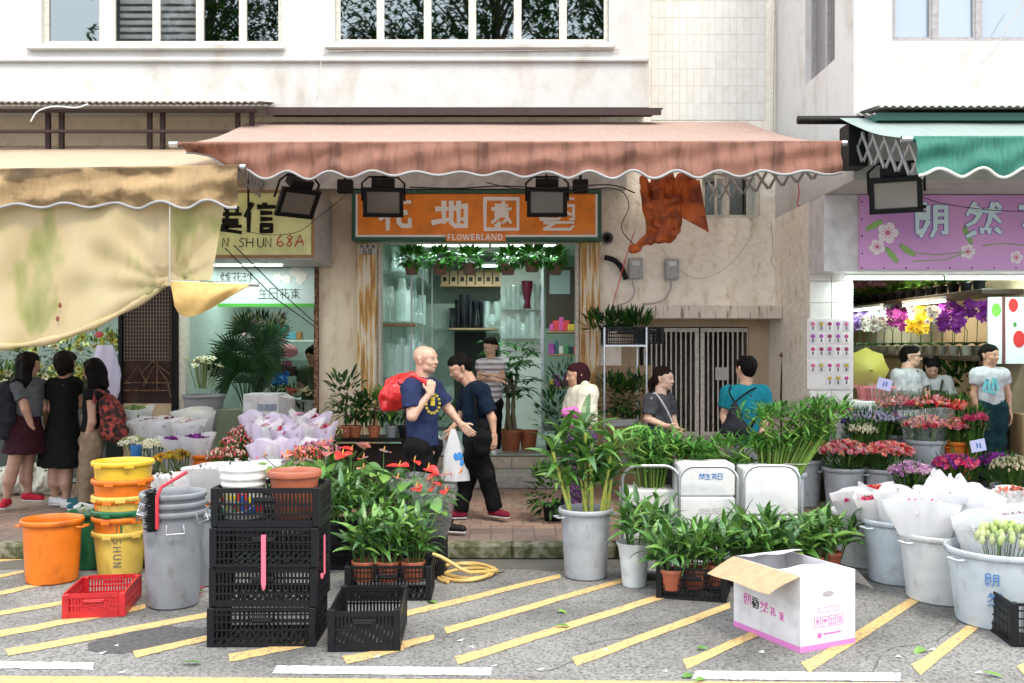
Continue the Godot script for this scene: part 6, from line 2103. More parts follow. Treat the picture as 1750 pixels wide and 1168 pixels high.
func smooth_line(p: Array, n: int) -> Array:
	var out := []
	for i in p.size() - 1:
		var a: Vector3 = p[max(i - 1, 0)]
		var b: Vector3 = p[i]
		var c: Vector3 = p[i + 1]
		var d: Vector3 = p[min(i + 2, p.size() - 1)]
		for k in n:
			out.append(b.cubic_interpolate(c, a, d, float(k) / n))
	out.append(p[-1])
	return out
func letters_on_bin(at: Vector3, r: float) -> Node3D:
	var t := thing("painted_name", "worn painted letters SHUN on the pale yellow bin", "lettering", at)
	var k := 0
	for ch in ["S", "H", "U", "N"]:
		var o := letters(t, ch, "mono", 0.06, Vector3.ZERO, mat("worn_ink", Color(0.12, 0.11, 0.09), 0.8), 0.003)
		var a := 0.25
		var y := 0.245 - k * 0.062
		var rad := lerpf(0.168, 0.2, (y + 0.05) / 0.357) + 0.002
		o.position = V(sin(a) * rad, y, cos(a) * rad)
		o.rotation = V(0, a, -PI / 2)
		k += 1
	return t
func cardboard() -> void:
	var A := G(1368, 1117)
	var L := G(1254, 1070)
	var R := G(1462, 1100)
	var t := thing("cardboard_carton", "open white cardboard box with pink base stripe on the road", "box", A)
	var u := (L - A)
	var w := (R - A)
	var h := 0.455
	var up := V(0, h, 0)
	var th := 0.006
	var faces := [[Vector3.ZERO, u, "side_panel"], [Vector3.ZERO, w, "end_panel"], [w, w + u, "back_panel"], [u, u + w, "far_panel"]]
	for f in faces:
		var mb := MB.new()
		var a: Vector3 = f[0]
		var b: Vector3 = f[1]
		var n := (b - a).cross(Vector3.UP).normalized()
		if n.dot((a + b) / 2 - (u + w) / 2) < 0:
			n = -n
		var k := (b - a).normalized() * 0.001
		mb.hexa([a + k, b - k, b - k - n * th, a + k - n * th, a + up + k, b + up - k, b + up - k - n * th, a + up + k - n * th])
		part(f[2], mb, mats.box_white, t)
		mb = MB.new()
		var s := V(0, 0.035, 0)
		mb.hexa([a + k, b - k, b - k + n * 0.0015, a + k + n * 0.0015, a + s + k, b + s - k, b + s - k + n * 0.0015, a + s + k + n * 0.0015])
		part("pink_stripe", mb, mat("print_pink", Color(0.55, 0.17, 0.42), 0.6), t)
	var fl := MB.new()
	fl.hexa([u * 0.02 + w * 0.02, w * 0.98 + u * 0.02, w * 0.98 + u * 0.98, u * 0.98 + w * 0.02, u * 0.02 + w * 0.02 + V(0, 0.005, 0), w * 0.98 + u * 0.02 + V(0, 0.005, 0), w * 0.98 + u * 0.98 + V(0, 0.005, 0), u * 0.98 + w * 0.02 + V(0, 0.005, 0)])
	part("floor", fl, mats.cardboard, t)
	var nu := w.cross(Vector3.UP).normalized()
	if nu.dot(u) > 0:
		nu = -nu
	var nw := u.cross(Vector3.UP).normalized()
	if nw.dot(w) > 0:
		nw = -nw
	var flaps := [[Vector3.ZERO + up, u + up, nw * 0.2 + V(0, -0.075, 0) + u.normalized() * 0.03, mats.cardboard, "brown_flap"], [up + w * 0.002, up + w + u * 0.0, u * 0.4 + V(0, 0.012, 0), mats.box_white, "top_flap"], [up + w, up + w + u, -nw * 0.17 + V(0, -0.12, 0), mats.box_white, "side_flap"], [up + u, up + u + w, -u * 0.28 + V(0, 0.05, 0), mats.box_white, "far_flap"]]
	for f in flaps:
		var mb := MB.new()
		var a: Vector3 = f[0]
		var b: Vector3 = f[1]
		var o: Vector3 = f[2]
		var n := (b - a).cross(o).normalized() * 0.005
		var rows := []
		for j in 5:
			var v := j / 4.0
			var row := PackedVector3Array()
			for i in 9:
				var uu := i / 8.0
				var trim := 0.02 * v
				row.append(a.lerp(b, lerpf(trim, 1.0 - trim, uu)) + o * v + n.normalized() * (0.006 * sin(uu * 9.0 + v * 3.0) * v) + V(0, -0.02 * v * v, 0))
			rows.append(row)
		if n.y < 0:
			n = -n
		two_sided(mb, rows, 0.005, n.normalized())
		part(f[4], mb, f[3], t)
	var n2 := w.cross(Vector3.UP).normalized()
	if n2.dot(u) > 0:
		n2 = -n2
	var wx := w.normalized()
	var b2 := Basis(wx, Vector3.UP, wx.cross(Vector3.UP))
	if b2.z.dot(n2) < 0:
		b2 = Basis(-wx, Vector3.UP, (-wx).cross(Vector3.UP))
	var ce := w * 0.5 + n2 * 0.001
	var mb := MB.new()
	mb.ball(ce + V(0, 0.33, 0), V(0.045, 0.018, 0.002), 16, 6, b2)
	part("hand_hole", mb, mats.grey_frame, t)
	var pk: Material = mat("print_magenta", Color(0.6, 0.12, 0.38), 0.6)
	for i in 4:
		var m2 := MB.new()
		var c := ce + wx * (-0.085 + i * 0.06) + V(0, 0.165, 0)
		for q in [[-0.024, 0, 0.003, 0.062], [0.024, 0, 0.003, 0.062], [0, 0.03, 0.051, 0.003], [0, -0.03, 0.051, 0.003]]:
			m2.obox(c + wx * q[0] + V(0, q[1], 0), V(q[2], q[3], 0.002), b2)
		if i == 0:
			m2.obox(c + V(0, 0.008, 0), V(0.018, 0.022, 0.002), b2)
			m2.obox(c + V(0, -0.012, 0), V(0.004, 0.02, 0.002), b2)
		elif i == 1:
			m2.ball(c + V(0, 0.006, 0), V(0.018, 0.01, 0.001), 10, 4, b2)
			m2.obox(c + V(0, -0.009, 0), V(0.003, 0.018, 0.002), b2)
		elif i == 2:
			for s in [-0.009, 0.009]:
				m2.obox(c + wx * s, V(0.004, 0.034, 0.002), b2)
				m2.obox(c + wx * s + V(0, 0.013, 0), V(0.012, 0.005, 0.0022), b2)
			m2.obox(c + V(0, -0.02, 0), V(0.034, 0.003, 0.0022), b2)
		else:
			for s in 3:
				m2.obox(c + V(0, -0.014 + s * 0.013, 0), V(0.026, 0.007, 0.002), b2)
		part("care_symbol", m2, pk, t)
	mb = MB.new()
	for q in [[0, 0.25, 0.16, 0.002], [0, 0.222, 0.16, 0.002], [-0.08, 0.236, 0.002, 0.03], [0.08, 0.236, 0.002, 0.03]]:
		mb.obox(ce + wx * q[0] + V(0, q[1], 0), V(q[2], q[3], 0.002), b2)
	mb.ball(ce - wx * 0.07 + V(0, 0.085, 0), V(0.02, 0.018, 0.001), 14, 5, b2)
	mb.obox(ce + wx * 0.03 + V(0, 0.09, 0), V(0.14, 0.01, 0.002), b2)
	part("printed_mark", mb, pk, t)
	var ux := u.normalized()
	var b3 := Basis(-ux, Vector3.UP, (-ux).cross(Vector3.UP))
	for i in 5:
		var c := MB.new()
		stroke_char(c, ["bright", "art", "so", "flower", "bunch"][i], Vector3.ZERO, [0.07, 0.06, 0.07, 0.05, 0.05][i], 0.005, 0.002)
		var o := part("written_character", c, pk if i != 1 else mats.black_metal, t)
		o.basis = b3
		o.position = u * (0.78 - 0.13 * i) + nw * 0.001 + V(0, 0.21 - 0.008 * i, 0)

func leaf_mesh(kind: int) -> ArrayMesh:
	var key := "leaf%d" % kind
	if not shared.has(key):
		var mb := MB.new()
		if kind < 3:
			mb.leaf(Vector3.ZERO, V(0, 0.25, 1).normalized(), Vector3.UP, 1.0, [0.25, 0.29, 0.22][kind], [0.5, 1.2, 2.2][kind], 6, 0.3, 0.38)
		else:
			var rows := []
			for j in 7:
				var v := j / 6.0
				var row := PackedVector3Array()
				var w := 0.42 * pow(sin(PI * clampf(0.18 + 0.82 * v, 0, 1)), 0.8) * (1.0 - 0.25 * v)
				for i in 7:
					var s := (i - 3) / 3.0
					row.append(V(s * w, -0.25 * v * v + 0.12 * absf(s) * w * 2.0 - (0.3 * v if kind == 4 else 0.0), v - 0.18 + (0.16 * (1.0 - absf(s)) if j == 0 else 0.0)))
				rows.append(row)
			mb.grid(rows, false, true)
		shared[key] = mb.mesh()
	return shared[key]
func put_leaf(t: Node3D, kind: int, at: Vector3, dir: Vector3, l: float, m: Material, called := "leaf", wide := 1.0) -> void:
	var z := dir.normalized()
	var x := Vector3.UP.cross(z)
	if x.length() < 0.05:
		x = Vector3.RIGHT
	x = x.normalized()
	var o := part(called, leaf_mesh(kind), m, t)
	var roll := Basis(z, rr(-0.5, 0.5))
	o.transform = Transform3D(roll * Basis(x * l * wide, z.cross(x) * l, z * l), at)
func leaf_mat(i: int) -> Material:
	var c: Color = [Color(0.04, 0.115, 0.02), Color(0.065, 0.17, 0.028), Color(0.1, 0.235, 0.04), Color(0.16, 0.31, 0.06), Color(0.07, 0.165, 0.06)][i % 5]
	return mat("plant_leaf%d" % (i % 5), c, 0.36, {"back": 0.3, "tex": tex.leafy, "scale": 9.0, "world": true})
func stem_plant(label: String, at: Vector3, stems: int, h: float, spread: float, per: int, l: float, group: String, pot: Material = null, pot_r := 0.09) -> Node3D:
	var t := thing("leafy_plant", label, "plant", at, group)
	if pot:
		var pm := MB.new()
		pot_shape(pm, Vector3.ZERO, pot_r, 0.15)
		part("pot", pm, pot, t)
	var st := MB.new()
	for s in stems:
		var a := TAU * s / stems + rr(-0.4, 0.4)
		var r := spread * sqrt(rr(0.05, 1.0))
		var b := V(cos(a) * r * 0.45, 0.1, sin(a) * r * 0.45)
		var e := V(cos(a) * r, h * rr(0.72, 1.0), sin(a) * r)
		st.col = tint([Color(0.12, 0.22, 0.06), Color(0.08, 0.16, 0.04)])
		st.tube([b, b.lerp(e, 0.5) + V(0, 0.02, 0), e], 0.0055, 5, false)
		for k in per:
			var u := lerpf(0.3, 1.0, (k + 0.5) / per)
			var p := b.lerp(e, u)
			var yaw := k * 2.4 + s * 1.3 + rr(-0.3, 0.3)
			put_leaf(t, rng.randi_range(0, 2), p, away(yaw, lerpf(0.25, 1.0, u * u) + rr(-0.2, 0.25)), l * rr(0.75, 1.2) * lerpf(1.1, 0.8, u), leaf_mat(rng.randi_range(0, 4)))
	part("stems", st, mats.leaf, t)
	return t
func lucky_bamboo(label: String, at: Vector3, n: int, h: float, lean: Vector3, flare: float, curl: float, top: float) -> void:
	var t := thing("lucky_bamboo", label, "plant", at, "bundles of lucky bamboo")
	var st := MB.new()
	var cr := MB.new()
	var lf := MB.new()
	for i in n:
		var a := TAU * i / n * 3.3
		var r := 0.02 + 0.07 * sqrt(float(i) / n)
		var b := V(cos(a) * r, 0, sin(a) * r)
		var e := b * (1.0 + flare) + lean * h + V(0, h * rr(0.85, 1.0), 0)
		st.col = tint([Color(0.16, 0.27, 0.05), Color(0.22, 0.33, 0.07), Color(0.11, 0.2, 0.035)])
		var pts := []
		var rad := []
		for k in 13:
			var u := k / 12.0
			pts.append(b.lerp(e, u))
			rad.append(0.0105 if k % 2 == 0 else 0.0085)
		st.tube(pts, rad, 6, false)
		if curl > 0.0 and i % 2 == 0:
			cr.col = tint([Color(0.2, 0.34, 0.06), Color(0.13, 0.25, 0.045)])
			pts = []
			var ph := rr(0, TAU)
			var cr_r := rr(0.03, 0.05)
			var dir := (e - b).normalized()
			for k in 22:
				var u := k / 21.0
				pts.append(e + dir * u * curl + V(cos(ph + u * 11.0), 0.2 * sin(u * 9.0), sin(ph + u * 11.0)) * cr_r * minf(1.0, u * 5.0) + b * u * 0.6)
			cr.tube(pts, 0.0075, 6)
			e = pts[-1]
		for k in 15:
			lf.col = tint([Color(0.04, 0.14, 0.02), Color(0.07, 0.21, 0.03), Color(0.11, 0.29, 0.05)])
			lf.leaf(e + vrand() * V(top, top * 0.8, top), away(rr(0, TAU), rr(0.1, 1.2)), Vector3.UP, rr(0.09, 0.15), 0.028, 0.8, 4)
	stuff(part("stalks", st, mats.leaf, t))
	if curl > 0.0:
		stuff(part("curled_stalks", cr, mats.leaf, t))
	stuff(part("foliage", lf, mats.leaf, t))
	var tie := MB.new()
	var m := lean * h * 0.35 + V(0, h * 0.35, 0)
	var ring := []
	for k in 13:
		ring.append(m + V(cos(TAU * k / 12.0), 0, sin(TAU * k / 12.0)) * (0.1 + 0.03 * flare))
	tie.tube(ring, 0.004, 5)
	part("tie", tie, mats.grey_cable, t)
func anthurium(label: String, at: Vector3, r: float, reds: Array, pot: Material, wrap := false) -> void:
	var t := thing("anthurium", label, "plant", at, "anthurium pots")
	var mb := MB.new()
	pot_shape(mb, Vector3.ZERO, 0.1, 0.17)
	part("pot", mb, pot, t)
	var st := MB.new()
	st.col = Color(0.08, 0.17, 0.04)
	for i in 20:
		var a := i * 2.4
		var e := V(cos(a) * r * rr(0.3, 1.0), rr(0.2, 0.42), sin(a) * r * rr(0.3, 1.0))
		st.tube([V(0, 0.13, 0), e * 0.5 + V(0, 0.14, 0), e], 0.004, 4, false)
		put_leaf(t, 3 + i % 2, e, away(PI / 2 - a, rr(-0.3, 0.4)), rr(0.13, 0.19), leaf_mat(rng.randi_range(0, 3)))
	for i in reds.size():
		var a := i * 2.1 + 0.5
		var e := V(cos(a) * r * 0.7, rr(0.42, 0.56), sin(a) * r * 0.5 + 0.08)
		st.tube([V(0, 0.13, 0), e * 0.5 + V(0, 0.16, 0), e], 0.004, 4, false)
		var c: Color = reds[i]
		put_leaf(t, 3, e, away(rr(-1.2, 1.2), rr(-0.1, 0.7)), rr(0.11, 0.145), mat("spathe%.2f%.2f" % [c.r, c.g], c, 0.3, {"back": 0.2}), "spathe")
		var sp := MB.new()
		sp.tube([Vector3.ZERO, V(0.005, 0.025, 0.012), V(0.012, 0.045, 0.02)], [0.006, 0.006, 0.003], 6)
		var o := part("spadix", sp, mat("spadix", Color(0.6, 0.4, 0.1), 0.5), t)
		o.position = e
	part("stems", st, mats.leaf, t)
	if wrap:
		cone_wrap(t, V(0, 0.05, 0), 0.12, 0.21, 0.38, mats.film, "film_sleeve")
func cone_wrap(t: Node3D, at: Vector3, r0: float, r1: float, h: float, m: Material, called: String, lean := Vector3.ZERO, ruffle := 0.12) -> void:
	var rows := []
	var ph := rr(0, TAU)
	for j in 9:
		var v := j / 8.0
		var row := PackedVector3Array()
		for i in 28:
			var a := TAU * i / 28.0
			var r := lerpf(r0, r1, v) * (1.0 + rr(-0.03, 0.03) + ruffle * v * (0.6 * sin(a * 3.0 + ph) + 0.4 * sin(a * 7.0 + ph * 2.0)) + 0.03 * sin(a * 11.0 + v * 7.0))
			row.append(at + lean * v + V(cos(a) * r, v * h + 0.09 * ruffle * 8.0 * h * v * v * sin(a * 2.0 + ph) * 0.5, sin(a) * r))
		rows.append(row)
	var mb := MB.new()
	mb.grid(rows, true, true)
	part(called, mb, m, t)
func plants() -> void:
	var terra: Material = mats.pot_terracotta
	for i in 3:
		stem_plant(["leafy stems in the brown pot next to the tall crate stack", "leafy stems in the middle brown pot of the black crate", "leafy stems in the brown pot next to the hose"][i], V(X([622, 663, 705][i], 7.24), 0.1, -7.24), 12, 0.5, 0.16, 7, 0.21, "brown pots of leafy stems", terra, 0.092)
	for i in 4:
		stem_plant(["tall leafy stems rising behind the tall crate stack", "tall leafy stems behind the crate stack, under the red blooms", "tall leafy stems behind the brown pots", "leafy stems under the film wrapped anthurium"][i], V(X([572, 605, 640, 690][i], 7.75), [0.3, 0.3, 0.2, 0.1][i], -7.75 - 0.1 * (i % 2)), 10, 0.48, 0.18, 7, 0.2, "tall leafy stems behind the crates", mats.black_plastic)
	var spots := [[1148, 7.15], [1186, 7.2], [1222, 7.3], [1268, 7.45], [1310, 7.5], [1352, 7.5], [1392, 7.6], [1290, 7.75], [1420, 7.75]]
	for i in spots.size():
		stem_plant(["low leafy plant at the outer corner of the pot crate", "low leafy plant in the middle of the pot crate", "low leafy plant of the pot crate nearest the carton", "low leafy plant just behind the carton's brown flap", "low leafy plant behind the carton's middle", "low leafy plant behind the carton's far corner", "low leafy plant between the carton and the first tub", "low leafy plant before the second steel hoop", "spreading low leafy plant touching the first tub"][i], V(X(spots[i][0], spots[i][1]), 0.06, -spots[i][1]), 13, 0.44, 0.21, 6, 0.235, "low leafy plants by the carton", terra)
	stem_plant("leafy stems in the white tapered pot", V(X(1084, 7.5), 0.2, -7.5), 13, 0.46, 0.2, 6, 0.21, "")
	stem_plant("leafy stems between the tapered pot and the trolley hoops", V(X(1125, 7.75), 0.05, -7.75), 11, 0.55, 0.22, 7, 0.22, "")
	var c := thing("cane_plant", "tall yellow green canes with long leaves in the grey bin", "plant", V(X(1001, 7.79), 0.3, -7.79))
	var bots := [[978, 962], [984, 945], [999, 998], [1003, 1001], [1012, 1010], [1022, 1045], [1028, 1040], [1033, 1052], [1008, 985]]
	for i in bots.size():
		var b := P(bots[i][0], 866, 7.79 + rr(-0.08, 0.08))
		b.y = 0.35
		var e := P(bots[i][1], [755, 772, 728, 742, 780, 770, 795, 750, 765][i], 7.79 + rr(-0.14, 0.14))
		var mb := MB.new()
		var pts := []
		var rad := []
		for k in 17:
			pts.append(b.lerp(e, k / 16.0) - c.position)
			rad.append(0.0175 if k % 2 == 0 else 0.0145)
		mb.tube(pts, rad, 8)
		part("cane", mb, mat("cane_skin", Color(1, 1, 1), 0.45, {"tex": ramp_tex("cane", 0.02, [[0.0, Color(0.3, 0.16, 0.03)], [0.3, Color(0.4, 0.36, 0.06)], [0.6, Color(0.26, 0.34, 0.06)], [1.0, Color(0.16, 0.26, 0.05)]], 4, 256, 14), "scale": 3.0}), c)
		for k in 19:
			var u := 0.5 + 0.55 * k / 18.0
			put_leaf(c, [1, 2, 2, 1][k % 4], b.lerp(e, u) - c.position, away(k * 2.4 + i, rr(0.3, 1.25)), rr(0.24, 0.36), leaf_mat(rng.randi_range(0, 4)), "leaf", 0.85)
	var bs := thing("leafy_plant", "dark leafy plant on the pavement beside the grey cane bin", "plant", V(X(945, 9.6), PAVE, -9.6))
	var mb := MB.new()
	pot_shape(mb, Vector3.ZERO, 0.11, 0.16)
	part("pot", mb, mats.black_plastic, bs)
	mb = MB.new()
	bush(mb, V(0, 0.3, 0), V(0.24, 0.22, 0.2), 190, 0.13, 0.05, DARKS + GREENS.slice(0, 2))
	stuff(part("foliage", mb, mats.leaf, bs))
	lucky_bamboo("lucky bamboo bundle with straight stalks in the foam box by the canes", V(X(1112, 8.42), 0.5, -8.42), 34, 0.36, V(0.0, 0, 0), 0.75, 0.18, 0.1)
	lucky_bamboo("lucky bamboo bundle with a film wrapped side, behind the marked foam box", V(X(1190, 8.5), 0.62, -8.5), 26, 0.32, V(-0.1, 0, 0), 0.8, 0.0, 0.09)
	lucky_bamboo("curly lucky bamboo bundle standing before the man in teal", V(X(1255, 8.55), 0.55, -8.55), 24, 0.24, V(0, 0, 0), 0.6, 0.2, 0.06)
	lucky_bamboo("curly lucky bamboo bundle flaring above the second trolley hoop", V(X(1318, 8.5), 0.68, -8.5), 34, 0.32, V(0.08, 0, 0), 0.8, 0.26, 0.08)
	lucky_bamboo("lucky bamboo bundle leaning towards the flower bins", V(X(1345, 8.45), 0.68, -8.45), 24, 0.42, V(0.5, 0, 0), 0.5, 0.24, 0.08)
	var sup := [[1190, 0.6], [1255, 0.53], [1318, 0.66], [1352, 0.6]]
	for i in 4:
		bin(["grey bin under the film wrapped lucky bamboo", "grey bin under the curly lucky bamboo", "grey bin under the flaring lucky bamboo", "grey bin under the leaning lucky bamboo"][i], V(X(sup[i][0], 8.5), PAVE, -8.62), 0.15, 0.13, sup[i][1], mats.bin_light_grey, false, "bins of lucky bamboo")
	for i in 3:
		crate(["black crate under the pale pink anthuriums", "black crate under the red anthuriums", "black crate under the white anthurium pot"][i], V(X([505, 580, 655][i], 8.15), 0, -8.2), 0.0, 0.42, 0.36, 0.4, mats.black_plastic, 1, "crates under the anthuriums")
	var rd := Color(0.62, 0.02, 0.02)
	var pk := Color(0.75, 0.22, 0.22)
	var an := [[488, 8.2, 0.42, [pk, rd, Color(0.4, 0.02, 0.02), pk], "anthurium with dark red and peach blooms, nearest the terracotta pot"], [525, 8.3, 0.46, [pk, pk, rd, pk], "anthurium with peach pink blooms"], [560, 8.2, 0.42, [rd, pk, pk, rd], "anthurium with coral blooms behind the crate stack"], [600, 8.3, 0.5, [rd, rd, rd, pk], "tall anthurium with upright red blooms"], [655, 8.1, 0.42, [rd, rd, pk, rd, pk], "anthurium in the white pot with red and pink blooms"]]
	for q in an:
		anthurium(q[4], V(X(q[0], q[1]), q[2], -q[1]), 0.24, q[3], mats.foam_white if q[0] == 655 else mats.black_plastic)
	anthurium("anthurium with red blooms wrapped in clear film", V(X(738, 7.85), 0.26, -7.85), 0.19, [rd, rd, rd, pk, rd, rd], mats.black_plastic, true)
	anthurium("anthurium wrapped in film next to the brown pots", V(X(708, 7.95), 0.345, -7.95), 0.2, [rd, pk, rd, rd], mats.black_plastic, true)
	var be := thing("plant_bench", "long black bench of small potted plants before the cream pier", "bench", V(X(635, 10.9), PAVE, -10.9))
	mb = MB.new()
	mb.cbox(V(-0.5, 0.66, -0.25), V(0.62, 0.7, 0.2), 0.006)
	part("top", mb, mats.black_metal, be)
	for q in [[-0.46, -0.2], [0.58, -0.2], [-0.46, 0.15], [0.58, 0.15]]:
		mb = MB.new()
		mb.box(V(q[0] - 0.025, 0, q[1] - 0.025), V(q[0] + 0.025, 0.659, q[1] + 0.025))
		part("leg", mb, mats.black_metal, be)
	mb = MB.new()
	mb.cbox(V(-0.48, 0.1, -0.24), V(0.6, 0.6, -0.18), 0.006)
	part("back_panel", mb, mats.deep_brown, be)
	var bp := [[592, 0.34, "small leafy tree in a brown pot on the black bench"], [608, 0.16, "low plant in an orange pot on the black bench"], [640, 0.18, "plant in a terracotta pot on the middle of the black bench"], [670, 0.24, "bright green plant in a grey pot on the black bench"], [692, 0.2, "plant at the far end of the black bench"]]
	for i in 5:
		var t := thing("pot_plant", bp[i][2], "plant", V(X(bp[i][0], 10.85), 0.831, -10.8), "small pots on the black bench")
		mb = MB.new()
		pot_shape(mb, Vector3.ZERO, 0.075, 0.13)
		part("pot", mb, [mats.terracotta, mats.terracotta, mats.terracotta, mats.bin_grey, mats.black_plastic][i], t)
		mb = MB.new()
		bush(mb, V(0, 0.15 + bp[i][1], 0), V(0.2, bp[i][1] * 0.7, 0.16), 130, 0.12, 0.045, (DARKS + GREENS.slice(0, 2)) if i != 3 else [Color(0.1, 0.25, 0.03), Color(0.16, 0.33, 0.05)], 0.8, 0.4)
		mb.col = Color(0.1, 0.07, 0.04)
		mb.tube([V(0, 0.1, 0), V(0.01, 0.15 + bp[i][1], 0)], 0.012, 6)
		stuff(part("foliage", mb, mats.leaf, t))
	var d := 11.0
	var rk := thing("wire_rack", "chrome wire rack of plants between the shop and the gate", "rack", V(X(1068, d), PAVE, -d))
	for q in [[1033, 0.0], [1105, 0.0], [1040, -0.45], [1098, -0.45]]:
		mb = MB.new()
		mb.tube([V(X(q[0], d), PAVE, -d + q[1]), V(X(q[0], d), Y(560, d), -d + q[1])], 0.0125, 8)
		shift(part("post", mb, mats.steel, rk), rk.position)
	for py in [592, 728, 790]:
		mb = MB.new()
		var y := Y(py, d)
		for k in 12:
			mb.bar(V(X(1034, d), y, -d - k * 0.04), V(X(1104, d), y, -d - k * 0.04), 0.006, 0.006)
		for q in [0.0, -0.45]:
			mb.bar(V(X(1033, d), y + 0.005, -d + q), V(X(1105, d), y + 0.005, -d + q), 0.012, 0.02)
		shift(part("shelf", mb, mats.steel, rk), rk.position)
	crate("black crate of foliage on top of the wire rack", V(X(1072, d), Y(590, d), -d - 0.2), 0.0, 0.52, 0.38, 0.2, mats.black_plastic, 0)
	crate("black crate jutting from the wire rack towards the gate", V(X(1112, 11.3), Y(588, d), -11.45), 0.0, 0.3, 0.36, 0.19, mats.black_plastic, 0)
	for i in 6:
		var low := i >= 3
		var t := thing("foliage_bunch", ["dark foliage bunch leaning out of the rack's top crate", "dark foliage bunch in the middle of the rack's top crate", "dark foliage bunch on the gate side of the rack's top crate", "ferny plant on the rack's shelf, beside the peeling post", "ferny plant in the middle of the rack's shelf", "ferny plant on the gate side of the rack's shelf"][i], "plant", V(X([1030, 1060, 1090, 1048, 1070, 1094][i], d), Y(585 if not low else 722, d), -d - 0.2), "foliage on the wire rack")
		mb = MB.new()
		if low:
			bush(mb, V(0, 0.28, 0), V(0.17, 0.24, 0.16), 200, 0.12, 0.035, DARKS + GREENS.slice(0, 2), 0.9, 0.5)
		else:
			bush(mb, V(0, 0.2, 0), V(0.18, 0.1, 0.15), 130, 0.15, 0.035, DARKS + GREENS.slice(0, 1), 0.3, 1.0)
		stuff(part("foliage", mb, mats.leaf, t))
	var np := thing("newspaper_stack", "stack of folded newspapers on the wire rack's lower shelf", "newspapers", V(X(1060, d), Y(727, d), -d - 0.15))
	for k in 4:
		mb = MB.new()
		mb.obox(V(0.01 * k, 0.012 + k * 0.014, 0), V(0.3, 0.011, 0.24), Basis(Vector3.UP, 0.06 * k))
		part("newspaper", mb, mats.notice, np)
	var bd := thing("brown_board", "brown board standing behind the wire rack", "board", V(X(1070, 11.7), PAVE, -11.7))
	mb = MB.new()
	mb.box(V(-0.36, 0, -0.01), V(0.3, Y(625, 11.7) - PAVE, 0.01))
	part("board", mb, mats.wood_board, bd)

func bouquet(label: String, at: Vector3, h: float, r: float, wrap, cols: Array, kind: int, n: int, lean := Vector3.ZERO, group := "", size := 0.035, collar := 1.18) -> Node3D:
	var t := thing("bouquet", label, "bouquet", at, group)
	var st := MB.new()
	var bl := MB.new()
	for i in n:
		var a := i * 2.39996
		var q := sqrt((i + 0.5) / n)
		var e := lean + V(cos(a) * q * r, h * 0.92 + 0.35 * r * (1.0 - q * q) + rr(-0.015, 0.015), sin(a) * q * r)
		if i % 3 == 0:
			st.col = tint(GREENS)
			st.tube([V(e.x - lean.x, 0, e.z - lean.z) * 0.25, e], 0.004, 4, false)
		var c := tint(cols)
		if kind == 0:
			pompon(bl, e, size * rr(0.85, 1.15), c)
		elif kind == 1:
			flower(bl, e, (V(cos(a) * q, 0.8, sin(a) * q + 0.4)).normalized(), size * 1.3, 6, c, Color(0.5, 0.35, 0.05))
		else:
			bl.col = c
			bl.ball(e + vrand() * 0.02, V(0.8, 1.2, 0.8) * size, 6, 4)
		if i % 2 == 0:
			bl.col = tint(DARKS + GREENS.slice(0, 2))
			bl.leaf(e - V(0, 0.03, 0), away(a, rr(0.2, 1.0)), Vector3.UP, rr(0.05, 0.1), 0.025, 0.6, 3)
	stuff(part("stems", st, mats.leaf, t))
	stuff(part("blossoms", bl, mats.petal, t))
	if wrap:
		cone_wrap(t, Vector3.ZERO, r * 0.35, r * collar, h * 1.06, wrap, "wrapper", lean, 0.13 if r > 0.1 else 0.24)
	return t
